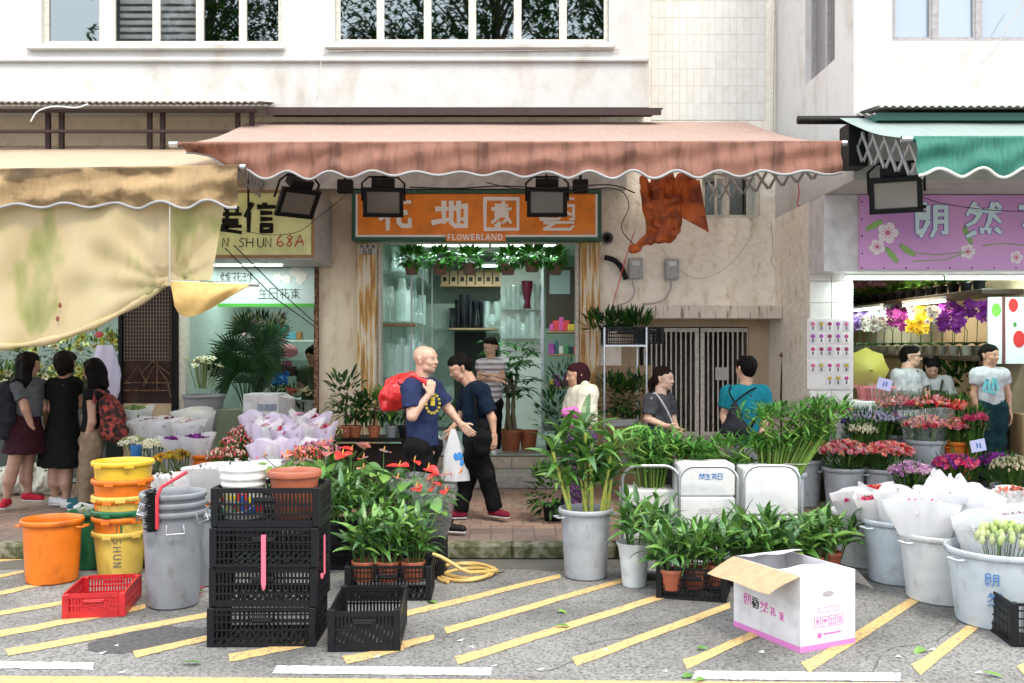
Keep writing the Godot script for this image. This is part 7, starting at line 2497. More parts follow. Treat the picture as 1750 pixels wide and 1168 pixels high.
func cut_flowers() -> void:
	var burg := [Color(0.22, 0.01, 0.03), Color(0.16, 0.01, 0.03)]
	var purple := [Color(0.3, 0.03, 0.3), Color(0.22, 0.03, 0.26)]
	var cream := [Color(0.68, 0.66, 0.5), Color(0.6, 0.6, 0.4)]
	var hot := [Color(0.7, 0.04, 0.18), Color(0.65, 0.08, 0.2), Color(0.75, 0.15, 0.25)]
	var salmon := [Color(0.7, 0.2, 0.22), Color(0.72, 0.3, 0.36), Color(0.6, 0.06, 0.1), Color(0.7, 0.45, 0.42), Color(0.72, 0.33, 0.2)]
	var red := [Color(0.6, 0.03, 0.04), Color(0.66, 0.1, 0.06), Color(0.7, 0.25, 0.2)]
	var violet := [Color(0.13, 0.06, 0.36), Color(0.2, 0.1, 0.42)]
	var wp: Material = mats.white_paper
	var mf: Material = mats.milky_film
	var L := [[232, 700, 10.7, 0.5, 0.15, mf, [Color(0.2, 0.3, 0.06), Color(0.14, 0.24, 0.05)], 2, "bunch of green filler in white paper, nearest the backpack"],
		[262, 722, 10.4, 0.5, 0.17, mf, burg, 0, "burgundy bunch with a tall grey white collar"], [292, 720, 10.4, 0.5, 0.16, mf, burg, 0, "burgundy bunch behind the purple ones"],
		[340, 705, 10.6, 0.5, 0.18, mf, cream, 1, "cream bunch in sheer paper nearest the sage cabinet"], [318, 722, 10.3, 0.45, 0.14, wp, [Color(0.5, 0.2, 0.4), Color(0.7, 0.65, 0.6)], 1, "white and mauve bunch in white paper"],
		[297, 750, 9.9, 0.4, 0.14, mf, purple, 0, "purple bunch in white paper, next to the yellow flowers"], [338, 748, 9.9, 0.45, 0.15, mf, purple, 0, "purple bunch in white paper, in front of the cream one"],
		[236, 752, 10.0, 0.35, 0.13, null, [Color(0.6, 0.62, 0.5), Color(0.2, 0.28, 0.1)], 1, "green and white daisies beside the backpack"], [262, 756, 9.8, 0.35, 0.12, null, cream, 1, "bunch of cream chrysanthemums"],
		[285, 780, 9.5, 0.3, 0.14, null, [Color(0.45, 0.22, 0.02), Color(0.4, 0.3, 0.03)], 0, "small yellow orange flowers in front of the purple bunch"], [312, 775, 9.6, 0.3, 0.12, null, [Color(0.4, 0.2, 0.02), Color(0.45, 0.32, 0.05)], 0, "small orange flowers by the bright stack of bins"]]
	for i in L.size():
		var q: Array = L[i]
		var at := P(q[0], q[1], q[2])
		bouquet(q[8], at - V(0, q[3], 0), q[3], q[4], q[5], q[6], q[7], 44, V(rr(-0.05, 0.05), 0, 0.04), "bunches by the mesh door", 0.03, 1.3)
	for q in [[262, 10.5, 0.46, "low dark flower stand by the mesh door", 0.55], [300, 9.75, 0.4, "front dark flower stand by the mesh door", 0.42]]:
		var t := thing("flower_stand", q[3], "stand", V(X(q[0], q[1]), PAVE, -q[1]))
		var mb := MB.new()
		mb.cbox(V(-0.5, 0, -0.28), V(0.6, q[2] - PAVE, 0.25), 0.01)
		part("carcass", mb, mats.deep_brown, t)
	var oc := thing("orange_drum", "orange drum with blue print by the purple bunches", "drum", V(X(350, 9.9), PAVE, -9.9))
	bin_parts(oc, 0.16, 0.14, 0.62, mats.bin_orange, false)
	var ob := thing("orange_tub", "low orange tub under the yellow flowers", "tub", V(X(325, 9.3), PAVE, -9.3))
	bin_parts(ob, 0.2, 0.17, 0.5, mats.bin_orange, false)
	var bp := thing("blue_cup", "small blue cup beside the daisies", "cup", P(232, 782, 9.6))
	var mb := MB.new()
	mb.lathe(Vector3.ZERO, [[0, 0], [0.045, 0], [0.055, 0.12], [0.05, 0.12], [0, 0.02]], 14)
	part("cup", mb, plastic("cup_blue", Color(0.02, 0.12, 0.32)), bp)
	mb = MB.new()
	mb.cbox(V(-0.12, -P(232, 782, 9.6).y + PAVE, -0.1), V(0.1, -0.002, 0.1), 0.01)
	part("stand", mb, mats.deep_brown, bp)
	for i in 17:
		var row := i / 6
		var k := i % 6
		var px: float = 428 + k * 23 + [0, 10, 20][row]
		var py: float = [712, 728, 760][row] + rr(-6, 6)
		var d: float = [10.3, 10.0, 9.6][row]
		var c: Array = [[Color(0.5, 0.3, 0.45), Color(0.6, 0.4, 0.5)], [Color(0.5, 0.05, 0.1)], [Color(0.62, 0.4, 0.5)]][(i * 5) % 3]
		var n := ["first", "second", "third", "fourth", "fifth", "sixth"]
		bouquet("lilac paper rose bunch, %s from the red bush in the %s row" % [n[k], ["back", "middle", "front"][row]], P(px, py, d) - V(0, 0.42, 0), 0.42, 0.085, mats.lilac_paper if i % 3 != 1 else mf, c, 0, 12, V(rr(-0.03, 0.03), 0, 0.03), "lilac paper rose bunches", 0.03, 1.5)
	var ls := thing("flower_stand", "dark stand under the lilac paper roses", "stand", V(X(490, 10.0), PAVE, -10.0))
	mb = MB.new()
	mb.cbox(V(-0.45, 0, -0.45), V(0.55, 0.42, 0.5), 0.01)
	part("carcass", mb, mats.deep_brown, ls)
	for q in [[405, 755, 9.9, [Color(0.45, 0.03, 0.04), Color(0.55, 0.25, 0.25), Color(0.1, 0.14, 0.04)], "bushy bunch of red spray carnations beside the lilac papers"], [425, 735, 10.1, [Color(0.5, 0.28, 0.26), Color(0.4, 0.05, 0.06)], "bushy bunch of dusty pink spray flowers beside the lilac papers"], [388, 775, 9.6, [Color(0.4, 0.06, 0.06), Color(0.55, 0.4, 0.3)], "low bunch of pink filler flowers by the drum"], [555, 735, 10.2, [Color(0.45, 0.12, 0.2), Color(0.4, 0.42, 0.12)], "pink and lime stonecrop by the black bench"], [545, 765, 9.4, [Color(0.35, 0.06, 0.14), Color(0.5, 0.25, 0.3)], "mauve flower bunch behind the anthuriums"], [520, 775, 9.2, [Color(0.55, 0.06, 0.06), Color(0.6, 0.2, 0.12)], "red flower bunch behind the anthuriums"]]:
		bouquet(q[4], P(q[0], q[1], q[2]) - V(0, 0.35, 0), 0.35, 0.2, null, q[3], 2, 130, Vector3.ZERO, "", 0.014)
	for q in [[300, 815, 8.5, 0.16, 0.3, -0.05, "white paper bunch standing behind the bright bins"], [345, 800, 8.6, 0.2, 0.3, 0.12, "wide white paper bunch behind the nested grey bins"], [425, 795, 8.5, 0.22, 0.3, -0.02, "wide grey white paper bunch behind the white bucket"], [455, 810, 8.7, 0.16, 0.28, 0.05, "white paper bunch beside the terracotta pot"], [150, 865, 8.35, 0.06, 0.22, 0.0, "small white paper bag of yellow petals behind the bright bins"]]:
		var t := bouquet(q[6], P(q[0], q[1], q[2]) - V(0, q[4], 0), q[4], q[3], mf if q[0] != 345 else wp, [Color(0.03, 0.09, 0.02), Color(0.4, 0.35, 0.05)] if q[0] == 150 else [Color(0.6, 0.6, 0.62)], 0, 12, V(q[5], 0, 0.06), "white paper bunches behind the bins", 0.02, 1.35)
	var wb := thing("flower_stand", "dark trough under the white paper bunches", "stand", V(X(385, 8.6), 0, -8.2))
	mb = MB.new()
	mb.cbox(V(-0.7, 0, -0.12), V(0.45, 0.42, 0.12), 0.01)
	part("carcass", mb, mats.black_plastic, wb)
	var B := [[1373, 10.5, 0.63, 0.2, [Color(0.7, 0.5, 0.04), Color(0.65, 0.4, 0.05)], 0, "yellow flowers with long dark stems"], [1443, 10.2, 0.58, 0.26, salmon, 0, "pink carnations nearest the photo sheet"], [1514, 10.1, 0.58, 0.26, red + salmon, 0, "red and coral carnations"], [1582, 10.45, 0.84, 0.24, salmon, 0, "peach carnations in the raised bin"],
		[1640, 10.4, 0.83, 0.22, red + salmon, 0, "red and pink carnations in the orange bin"], [1460, 10.9, 0.86, 0.2, violet, 2, "violet statice behind the pink carnations"], [1528, 10.9, 0.86, 0.22, purple + [Color(0.45, 0.45, 0.12)], 0, "purple and lime lisianthus"], [1630, 9.6, 0.51, 0.2, purple + hot, 0, "magenta carnations before the orange bin"], [1735, 9.4, 0.51, 0.24, [Color(0.45, 0.4, 0.25), Color(0.3, 0.26, 0.14)], 2, "dry cream seed heads"], [1555, 9.3, 0.47, 0.2, [Color(0.5, 0.25, 0.45), Color(0.6, 0.4, 0.5)], 0, "lilac carnations behind the white papers"],
		[1428, 11.0, 1.0, 0.18, [Color(0.7, 0.25, 0.03), Color(0.6, 0.05, 0.03), Color(0.4, 0.05, 0.2)], 0, "orange and red gerberas"], [1400, 10.8, 1.0, 0.16, [Color(0.7, 0.5, 0.05), Color(0.6, 0.3, 0.4)], 0, "yellow and mauve daisies beneath the photo sheet"], [1490, 10.7, 0.9, 0.24, [Color(0.35, 0.32, 0.42), Color(0.28, 0.25, 0.35)], 2, "hazy grey lavender sea holly"], [1472, 10.4, 0.8, 0.14, [Color(0.5, 0.47, 0.3)], 2, "cream dried flowers"],
		[1530, 11.1, 1.05, 0.24, salmon, 0, "pink carnations before the man in glasses"], [1588, 11.1, 1.05, 0.24, red + salmon, 0, "red and coral carnations before the aproned worker"], [1628, 11.0, 1.02, 0.18, red, 0, "scarlet carnations at the work table's corner"], [1665, 10.2, 0.95, 0.1, hot, 0, "few hot pink carnations by the woman in the white T-shirt"], [1700, 9.9, 0.5, 0.16, purple, 0, "purple bunch by the woman's feet"]]
	for i in B.size():
		var q: Array = B[i]
		var top: float = q[2]
		var base := PAVE + 0.25
		var hh: float = top + 0.2 - base
		var t := bouquet("bunch of " + q[6], V(X(q[0], q[1]), base, -q[1]), hh, q[3], null, q[4], q[5], 150 if q[5] == 0 else 260, V(0, 0, 0.05), "cut flowers before the orchid shop", 0.037 if q[5] == 0 else 0.016)
		var g := MB.new()
		bush(g, V(0, hh - 0.12, 0.02), V(q[3] * 0.85, 0.14, q[3] * 0.85), 200, 0.12, 0.018, DARKS + GREENS.slice(0, 2), 0.3, 1.2)
		stuff(part("foliage", g, mats.leaf, t))
		if i in [3, 14]:
			cone_wrap(t, V(0, hh * 0.45, 0), q[3] * 0.7, q[3] * 1.2, hh * 0.72, mats.film, "film_sleeve")
	for q in [[1405, 10.9, 0.62], [1500, 11.05, 0.6], [1560, 11.3, 0.8], [1625, 11.15, 0.75]]:
		var t := thing("flower_stand", "dark stand under the %s flowers" % {1405: "gerbera", 1500: "sea holly", 1560: "rear carnation", 1625: "scarlet"}[q[0]], "stand", V(X(q[0], q[1]), PAVE, -q[1]))
		mb = MB.new()
		mb.cbox(V(-0.2, 0, -0.12), V(0.22, q[2] - 0.3, 0.12), 0.01)
		part("carcass", mb, mats.deep_brown, t)
	for q in [[1512, 657, 10.3, -0.25, "lilac price card on a stick beside the umbrella"], [1672, 762, 9.8, 0.2, "lilac price card among the magenta carnations"]]:
		var t := thing("price_card", q[4], "price tag", P(q[0], q[1], q[2]))
		mb = MB.new()
		mb.obox(Vector3.ZERO, V(0.15, 0.12, 0.004), Basis(V(0, 0, 1), q[3]))
		part("card", mb, mat("lilac_card", Color(0.5, 0.5, 0.72), 0.5), t)
		mb = MB.new()
		for k in 2:
			mb.obox(V(-0.01 + 0.03 * k, 0.0, 0.003), V(0.015, 0.05, 0.002), Basis(V(0, 0, 1), q[3]))
		part("writing", mb, mats.marker_blue, t)
		mb = MB.new()
		mb.tube([V(0, -0.05, -0.006), V(-0.12, -0.38, -0.03)], 0.005, 5)
		part("stick", mb, mats.wood_board, t)
	var W := [[1452, 845, 8.0, 0.13, hot, -0.1, 0.5, "white paper cone of hot pink roses, nearest the pavement"], [1490, 832, 8.3, 0.11, red, 0.0, 0.5, "white paper cone of coral roses behind the hot pink ones"], [1488, 850, 7.75, 0.13, hot, -0.1, 0.5, "white paper cone of bright pink roses over the second tub"], [1530, 842, 7.6, 0.14, [Color(0.7, 0.7, 0.7)], 0.0, 0.5, "blank white paper cone over the second tub"],
		[1570, 858, 7.15, 0.2, [Color(0.5, 0.1, 0.25), Color(0.75, 0.68, 0.7)], -0.06, 0.56, "large white paper bundle flecked with small pink flowers"], [1612, 840, 7.4, 0.19, [Color(0.75, 0.74, 0.74)], 0.0, 0.6, "tall crumpled white paper bundle behind the flecked one"], [1655, 848, 7.3, 0.17, [Color(0.75, 0.74, 0.74)], 0.05, 0.6, "peaked white paper bundle over the third tub"], [1665, 885, 6.8, 0.13, [Color(0.75, 0.74, 0.74)], -0.03, 0.5, "creased white paper cone between the two near tubs"], [1745, 880, 6.9, 0.2, [Color(0.7, 0.6, 0.62)], 0.0, 0.55, "white paper bundle at the picture's edge"]]
	for i in W.size():
		var q: Array = W[i]
		var t := bouquet(q[7], P(q[0], q[1], q[2]) - V(q[5], q[6], -0.02), q[6], q[3], wp, q[4], 0 if i != 4 else 2, 40, V(q[5], 0, 0.07), "paper wrapped flowers in the tubs", 0.032 if i != 4 else 0.014, 1.28)
		if i in [5, 6]:
			cone_wrap(t, V(0, q[6] * 0.8, 0.0), q[3] * 1.1, 0.04, 0.26, wp, "gathered_paper", V(-0.06, 0, 0), 0.35)
	var gb := bouquet("pale green flower buds in clear film in the nearest tub", P(1712, 905, 6.45) - V(0, 0.45, 0), 0.45, 0.2, mats.film, [Color(0.34, 0.44, 0.14), Color(0.45, 0.52, 0.22)], 2, 70, V(0, 0, 0.08), "", 0.026, 1.3)
	var tw := bouquet("wrapped pink flowers on top behind the nearest tub", P(1735, 840, 8.6) - V(0, 0.3, 0), 0.3, 0.15, mf, [Color(0.7, 0.25, 0.18)], 0, 20, Vector3.ZERO, "", 0.03)

func field(prims: Array, cell: float, clips := [], wobble := 0.0, col := Color(1, 1, 1)) -> MB:
	var lo := Vector3.INF
	var hi := -Vector3.INF
	for p in prims:
		if p[5] == 1:
			continue
		var m: float = maxf(p[2], p[3]) + p[4]
		for q in [p[0], p[1]]:
			lo = lo.min(q - Vector3.ONE * m)
			hi = hi.max(q + Vector3.ONE * m)
	lo -= Vector3.ONE * cell * 2.0
	hi += Vector3.ONE * cell * 2.0
	var nx := int((hi.x - lo.x) / cell) + 2
	var ny := int((hi.y - lo.y) / cell) + 2
	var nz := int((hi.z - lo.z) / cell) + 2
	var f := PackedFloat32Array()
	f.resize(nx * ny * nz)
	f.fill(9.0)
	for p in prims:
		var a: Vector3 = p[0]
		var b: Vector3 = p[1]
		var ra: float = p[2]
		var rb: float = p[3]
		var k: float = maxf(p[4], 0.0001)
		var mode: int = p[5]
		var ax: Vector3 = p[6] if p.size() > 6 else Vector3.ZERO
		var fl: float = (p[7] - 1.0) if p.size() > 7 else 0.0
		var m := maxf(ra, rb) * (1.0 if fl >= 0.0 else 1.0 / (1.0 + fl)) + k + cell * 2.0
		var l2 := (a.min(b) - Vector3.ONE * m - lo) / cell
		var h2 := (a.max(b) + Vector3.ONE * m - lo) / cell
		var ab := b - a
		var len2 := maxf(ab.length_squared(), 1e-9)
		var un := ab / sqrt(len2)
		for z in range(maxi(0, int(l2.z)), mini(nz, int(h2.z) + 1)):
			for y in range(maxi(0, int(l2.y)), mini(ny, int(h2.y) + 1)):
				var row := (z * ny + y) * nx
				for x in range(maxi(0, int(l2.x)), mini(nx, int(h2.x) + 1)):
					var q := lo + V(x, y, z) * cell - a
					if fl != 0.0:
						q += ax * (q.dot(ax) * fl)
					var t := clampf(q.dot(ab) / len2, 0.0, 1.0)
					var dd := (q - ab * t).length() - (ra + (rb - ra) * t)
					if mode >= 2:
						dd = maxf(dd, q.dot(un) - sqrt(len2))
						if mode == 3:
							dd = maxf(dd, -q.dot(un))
					var g := f[row + x]
					if mode == 1:
						if -dd > g:
							f[row + x] = -dd
					elif g > 8.0:
						f[row + x] = dd
					else:
						var h := maxf(k - absf(g - dd), 0.0) / k
						f[row + x] = minf(g, dd) - h * h * k * 0.25
	if wobble > 0.0 or clips.size() > 0:
		var fn := FastNoiseLite.new()
		fn.frequency = 7.0
		fn.fractal_octaves = 2
		for z in nz:
			for y in ny:
				for x in nx:
					var i := (z * ny + y) * nx + x
					if f[i] < cell * 4.0:
						var q := lo + V(x, y, z) * cell
						if wobble > 0.0:
							f[i] += fn.get_noise_3d(q.x, q.y * 0.8, q.z) * wobble
						for c in clips:
							f[i] = maxf(f[i], (q - c[0]).dot(c[1]))
	var out := MB.new()
	out.col = col
	var idx := PackedInt32Array()
	idx.resize(nx * ny * nz)
	idx.fill(-1)
	var off := [0, 1, nx, nx + 1, nx * ny, nx * ny + 1, nx * ny + nx, nx * ny + nx + 1]
	var lim := cell * 1.9
	for z in nz - 1:
		for y in ny - 1:
			for x in nx - 1:
				var i := (z * ny + y) * nx + x
				var f0 := f[i]
				if f0 > lim or f0 < -lim:
					continue
				var mask := 0
				for k in 8:
					if f[i + off[k]] < 0.0:
						mask |= 1 << k
				if mask == 0 or mask == 255:
					continue
				var s := Vector3.ZERO
				var n := 0
				for e in [[0, 1], [2, 3], [4, 5], [6, 7], [0, 2], [1, 3], [4, 6], [5, 7], [0, 4], [1, 5], [2, 6], [3, 7]]:
					var e0: int = e[0]
					var e1: int = e[1]
					var va := f[i + off[e0]]
					var vb := f[i + off[e1]]
					if (va < 0.0) != (vb < 0.0):
						var t := va / (va - vb)
						s += V(e0 & 1, (e0 >> 1) & 1, e0 >> 2).lerp(V(e1 & 1, (e1 >> 1) & 1, e1 >> 2), t)
						n += 1
				var gx := f[i + 1] + f[i + nx + 1] + f[i + off[5]] + f[i + off[7]] - f[i] - f[i + nx] - f[i + off[4]] - f[i + off[6]]
				var gy := f[i + nx] + f[i + nx + 1] + f[i + off[6]] + f[i + off[7]] - f[i] - f[i + 1] - f[i + off[4]] - f[i + off[5]]
				var gz := f[i + off[4]] + f[i + off[5]] + f[i + off[6]] + f[i + off[7]] - f[i] - f[i + 1] - f[i + nx] - f[i + nx + 1]
				idx[i] = out.v.size()
				out.v.append(lo + (V(x, y, z) + s / n) * cell)
				out.n.append(V(gx, gy, gz).normalized())
				out.c.append(col)
				out.u.append(Vector2.ZERO)
	var st := [1, nx, nx * ny]
	for z in range(1, nz - 1):
		for y in range(1, ny - 1):
			for x in range(1, nx - 1):
				var i := (z * ny + y) * nx + x
				if idx[i] < 0:
					continue
				for ax in 3:
					var u: int = st[(ax + 1) % 3]
					var w: int = st[(ax + 2) % 3]
					var inside := f[i] < 0.0
					if inside == (f[i + st[ax]] < 0.0):
						continue
					var a := idx[i]
					var b := idx[i - u]
					var c := idx[i - u - w]
					var d := idx[i - w]
					if a < 0 or b < 0 or c < 0 or d < 0:
						continue
					if inside:
						out.ix.append_array(PackedInt32Array([a, c, b, a, d, c]))
					else:
						out.ix.append_array(PackedInt32Array([a, b, c, a, c, d]))
	return out
func hand_field(w: Vector3, dir: Vector3, palm: Vector3, thumb: Vector3, curl: float, col: Color) -> MB:
	var d := dir.normalized()
	var s := (thumb - d * thumb.dot(d)).normalized()
	var n := (palm - d * palm.dot(d) - s * palm.dot(s)).normalized()
	var pr := []
	var lens := [0.068, 0.078, 0.072, 0.056]
	for i in 4:
		var o := 0.03 - i * 0.02
		var kn := w + d * (0.085 - 0.004 * absf(i - 1.3)) + s * o
		pr.append([w + s * o * 0.6 - d * 0.01, kn, 0.016, 0.0125, 0.014, 0])
		var p := kn
		var ang := curl * 0.6
		for k in 3:
			var l: float = lens[i] * [0.46, 0.3, 0.24][k]
			var e := p + (d * cos(ang) + n * sin(ang)) * l
			pr.append([p, e, 0.0098 - 0.001 * k, 0.009 - 0.001 * k, 0.004, 0])
			p = e
			ang += curl
	var tb := w + d * 0.025 + s * 0.03
	var t1 := tb + (d * 0.6 + s * 0.75 + n * 0.25).normalized() * 0.036
	pr.append([w + d * 0.01 + s * 0.012, tb, 0.017, 0.014, 0.012, 0])
	pr.append([tb, t1, 0.0125, 0.0105, 0.006, 0])
	pr.append([t1, t1 + (d * 0.85 + s * 0.25 + n * 0.45).normalized() * 0.03, 0.0105, 0.0085, 0.004, 0])
	return field(pr, 0.006, [], 0.0, col)
func tapered(J: Dictionary, a: String, b: String, ra: float, rb: float, k: float, mode := 0, cut := 1.0) -> Array:
	return [J[a], J[a].lerp(J[b], cut), ra, lerpf(ra, rb, cut), k, mode]
const JN := ["hd", "nk", "sl", "sr", "el", "er", "wl", "wr", "hl", "hr", "kl", "kr", "al", "ar"]
func person(label: String, d: float, j: Array, o: Dictionary) -> Node3D:
	var J := {}
	var base := V(X(j[0][0], d), o.get("floor", PAVE), -d)
	for i in JN.size():
		J[JN[i]] = P(j[i][0], j[i][1], d + j[i][2]) - base
	var t := thing("person", label, "person", base)
	var skin: Color = o.get("skin", Color(0.5, 0.29, 0.19))
	var sm := mat("skin%.2f" % skin.r, skin, 0.5, {"tex": tex.soft, "scale": 5.0, "sss": 0.12})
	var look: Vector3 = o.look.normalized()
	var flat := V(look.x, 0, look.z).normalized()
	var face: Vector3 = o.get("front", flat).normalized()
	var g: float = o.get("girth", 1.0)
	var hh: float = o.get("head", 0.235) / 0.235
	var chest: Vector3 = (J.sl + J.sr) / 2 - V(0, 0.06, 0)
	var hip: Vector3 = (J.hl + J.hr) / 2
	var body := [[J.sl, J.sr, 0.062, 0.062, 0.05, 0], [chest, hip, 0.125 * g, 0.12 * g, 0.06, 0, face, 1.25], [J.hl, J.hr, 0.1 * g, 0.1 * g, 0.05, 0], [J.nk - V(0, 0.03, 0), J.hd + V(0, -0.05, 0), 0.055 * g, 0.05, 0.04, 0]]
	for s in ["l", "r"]:
		body.append(tapered(J, "s" + s, "e" + s, 0.052 * g, 0.041 * g, 0.03))
		body.append(tapered(J, "e" + s, "w" + s, 0.041 * g, 0.027, 0.02))
		body.append(tapered(J, "h" + s, "k" + s, 0.085 * g, 0.056 * g, 0.04))
		body.append(tapered(J, "k" + s, "a" + s, 0.056 * g, 0.036, 0.03))
		var calf: Vector3 = J["k" + s].lerp(J["a" + s], 0.32) - face * 0.015
		body.append([calf, calf, 0.052 * g, 0.052 * g, 0.05, 0])
	var mb := field(body, 0.019, [], 0.0)
	var up := Vector3.UP
	var z := look
	var x := up.cross(z).normalized()
	up = z.cross(x).normalized()
	var B := Basis(x * hh, up * hh, z * hh)
	var H := func(a: float, b: float, c: float) -> Vector3: return J.hd + B * V(a, b, c)
	var hp := [[H.call(0, 0.035, -0.03), H.call(0, 0.03, 0.005), 0.083 * hh, 0.08 * hh, 0.03, 0, x, 1.06], [H.call(0, 0.02, 0.025), H.call(0, -0.062, 0.042), 0.066 * hh, 0.042 * hh, 0.035, 0], [H.call(-0.03, -0.068, 0.03), H.call(0.03, -0.068, 0.03), 0.034 * hh, 0.034 * hh, 0.03, 0], [H.call(0, -0.09, 0.055), H.call(0, -0.09, 0.055), 0.022 * hh, 0.022 * hh, 0.02, 0],
		[H.call(-0.03, 0.028, 0.072), H.call(0.03, 0.028, 0.072), 0.018 * hh, 0.018 * hh, 0.015, 0], [H.call(0, 0.012, 0.088), H.call(0, -0.026, 0.105), 0.009 * hh, 0.013 * hh, 0.012, 0], [H.call(-0.012, -0.03, 0.092), H.call(0.012, -0.03, 0.092), 0.009 * hh, 0.009 * hh, 0.008, 0], [H.call(-0.018, -0.058, 0.082), H.call(0.018, -0.058, 0.082), 0.011 * hh, 0.011 * hh, 0.01, 0],
		[H.call(-0.042, -0.022, 0.055), H.call(-0.036, -0.03, 0.06), 0.026 * hh, 0.026 * hh, 0.02, 0], [H.call(0.042, -0.022, 0.055), H.call(0.036, -0.03, 0.06), 0.026 * hh, 0.026 * hh, 0.02, 0],
		[H.call(-0.084, 0.015, -0.02), H.call(-0.08, -0.028, -0.01), 0.017 * hh, 0.012 * hh, 0.01, 0], [H.call(0.084, 0.015, -0.02), H.call(0.08, -0.028, -0.01), 0.017 * hh, 0.012 * hh, 0.01, 0],
		[H.call(0, -0.03, -0.03), J.nk, 0.056 * hh, 0.058 * g, 0.03, 0], [H.call(-0.034, 0.006, 0.106), H.call(-0.034, 0.006, 0.106), 0.019 * hh, 0.019 * hh, 0.01, 1], [H.call(0.034, 0.006, 0.106), H.call(0.034, 0.006, 0.106), 0.019 * hh, 0.019 * hh, 0.01, 1]]
	mb.add(field(hp, 0.0075))
	for s in ["l", "r"]:
		if o.get("hand_" + s, true) is bool and not o.get("hand_" + s, true):
			continue
		var hd: Array = o.get("hand_" + s, [(J["w" + s] - J["e" + s]), -face if J["w" + s].y > J["e" + s].y else -(J["s" + s] - chest), face, 0.35])
		mb.add(hand_field(J["w" + s], hd[0], hd[1], hd[2], hd[3], Color(1, 1, 1)))
	part("body", mb, sm, t)
	for s in [-1.0, 1.0]:
		mb = MB.new()
		mb.ball(H.call(s * 0.034, 0.006, 0.0835), V(0.013, 0.0085, 0.008) * hh, 8, 5, B.orthonormalized())
		var ey := part("eye", mb, mat("eye_white", Color(0.6, 0.56, 0.52), 0.3), t)
		mb = MB.new()
		mb.ball(H.call(s * 0.034, 0.006, 0.0895), V(0.0065, 0.0065, 0.004) * hh, 8, 5, B.orthonormalized())
		mb.tube([H.call(s * 0.02, 0.0125, 0.0895), H.call(s * 0.036, 0.0155, 0.0885), H.call(s * 0.049, 0.0105, 0.081)], 0.0022 * hh, 5)
		part("iris", mb, mat("eye_dark", Color(0.015, 0.009, 0.006), 0.2), ey)
		mb = MB.new()
		mb.tube([H.call(s * 0.016, 0.03, 0.0905), H.call(s * 0.035, 0.035, 0.0885), H.call(s * 0.053, 0.028, 0.075)], [0.003, 0.004, 0.002], 5)
		part("eyebrow", mb, mats.eye_dark, t)
	mb = MB.new()
	mb.ball(H.call(0, -0.0585, 0.0895), V(0.021, 0.0065, 0.006) * hh, 10, 5, B.orthonormalized())
	var lp := part("lips", mb, mat("lip_red", Color(0.42, 0.14, 0.12), 0.4), t)
	if o.get("smile", false):
		mb = MB.new()
		mb.ball(H.call(0, -0.056, 0.0935), V(0.018, 0.0045, 0.004) * hh, 10, 5, B.orthonormalized())
		part("teeth", mb, mat("teeth", Color(0.75, 0.73, 0.68), 0.3), lp)
	var style: String = o.get("hair", "short")
	if style != "bald":
		var hr := [[H.call(0, 0.05, -0.035), H.call(0, 0.052, 0.005), 0.089 * hh, 0.084 * hh, 0.02, 0, x, 1.02], [H.call(0, -0.01, -0.045), H.call(0, 0.03, -0.05), 0.08 * hh, 0.085 * hh, 0.03, 0]]
		if style == "bob":
			hr.append([H.call(-0.065, 0.02, -0.01), H.call(-0.068, -0.065, 0.0), 0.036 * hh, 0.028 * hh, 0.02, 0])
			hr.append([H.call(0.065, 0.02, -0.01), H.call(0.068, -0.065, 0.0), 0.036 * hh, 0.028 * hh, 0.02, 0])
			hr.append([H.call(0, -0.03, -0.05), H.call(0, -0.075, -0.045), 0.08 * hh, 0.065 * hh, 0.03, 0])
			hr.append([H.call(-0.04, 0.07, 0.06), H.call(0.04, 0.07, 0.06), 0.03 * hh, 0.03 * hh, 0.02, 0])
		elif style == "long":
			var ln: float = o.get("hair_len", 0.3)
			for s in [-1.0, 0.0, 1.0]:
				var e: Vector3 = H.call(s * 0.075, -ln, -0.06 - 0.02 * absf(s))
				hr.append([H.call(s * 0.055, 0.0, -0.05), e, 0.062 * hh, 0.04 * hh, 0.03, 0])
		elif style == "tail":
			var e: Vector3 = H.call(0, -0.06, -0.15)
			hr.append([H.call(0, 0.02, -0.11), e, 0.028, 0.03, 0.02, 0])
			hr.append([e, e + V(0, -0.14, 0) + face * -0.01, 0.03, 0.012, 0.02, 0])
		hr.append([H.call(0, -0.045, 0.14), H.call(0, -0.005, 0.135), 0.105 * hh, 0.092 * hh, 0.0, 1])
		if style == "short" or style == "tail":
			hr.append([H.call(-0.1, -0.075, 0.02), H.call(0.1, -0.075, 0.02), 0.07 * hh, 0.07 * hh, 0.0, 1])
		part("hair", field(hr, 0.008, [], 0.014), mat("hair%.3f" % o.get("hair_col", Color(0.007, 0.006, 0.0055)).r, o.get("hair_col", Color(0.007, 0.006, 0.0055)), 0.6, {"spec": 0.15, "tex": noise_tex("strands", 0.06, 0.3, 1.6, 4, 256), "scale": V(14, 1.5, 14), "world": false, "bump": noise_tex("strands", 0.06, 0.3, 1.6, 4, 256), "bump_scale": 0.6}), t)
	var top: Dictionary = o.top
	var e0: float = top.get("loose", 0.016)
	var hem: Vector3 = P(j[8][0], top.hem, d) - base
	var sh := [[J.sl, J.sr, 0.062 + e0, 0.062 + e0, 0.05, 0], [chest, V(hip.x, minf(hip.y, hem.y) - 0.1, hip.z), 0.125 * g + e0, 0.125 * g + e0 * 1.4, 0.06, 0, face, 1.2]]
	var sl: float = top.get("sleeve", 0.6)
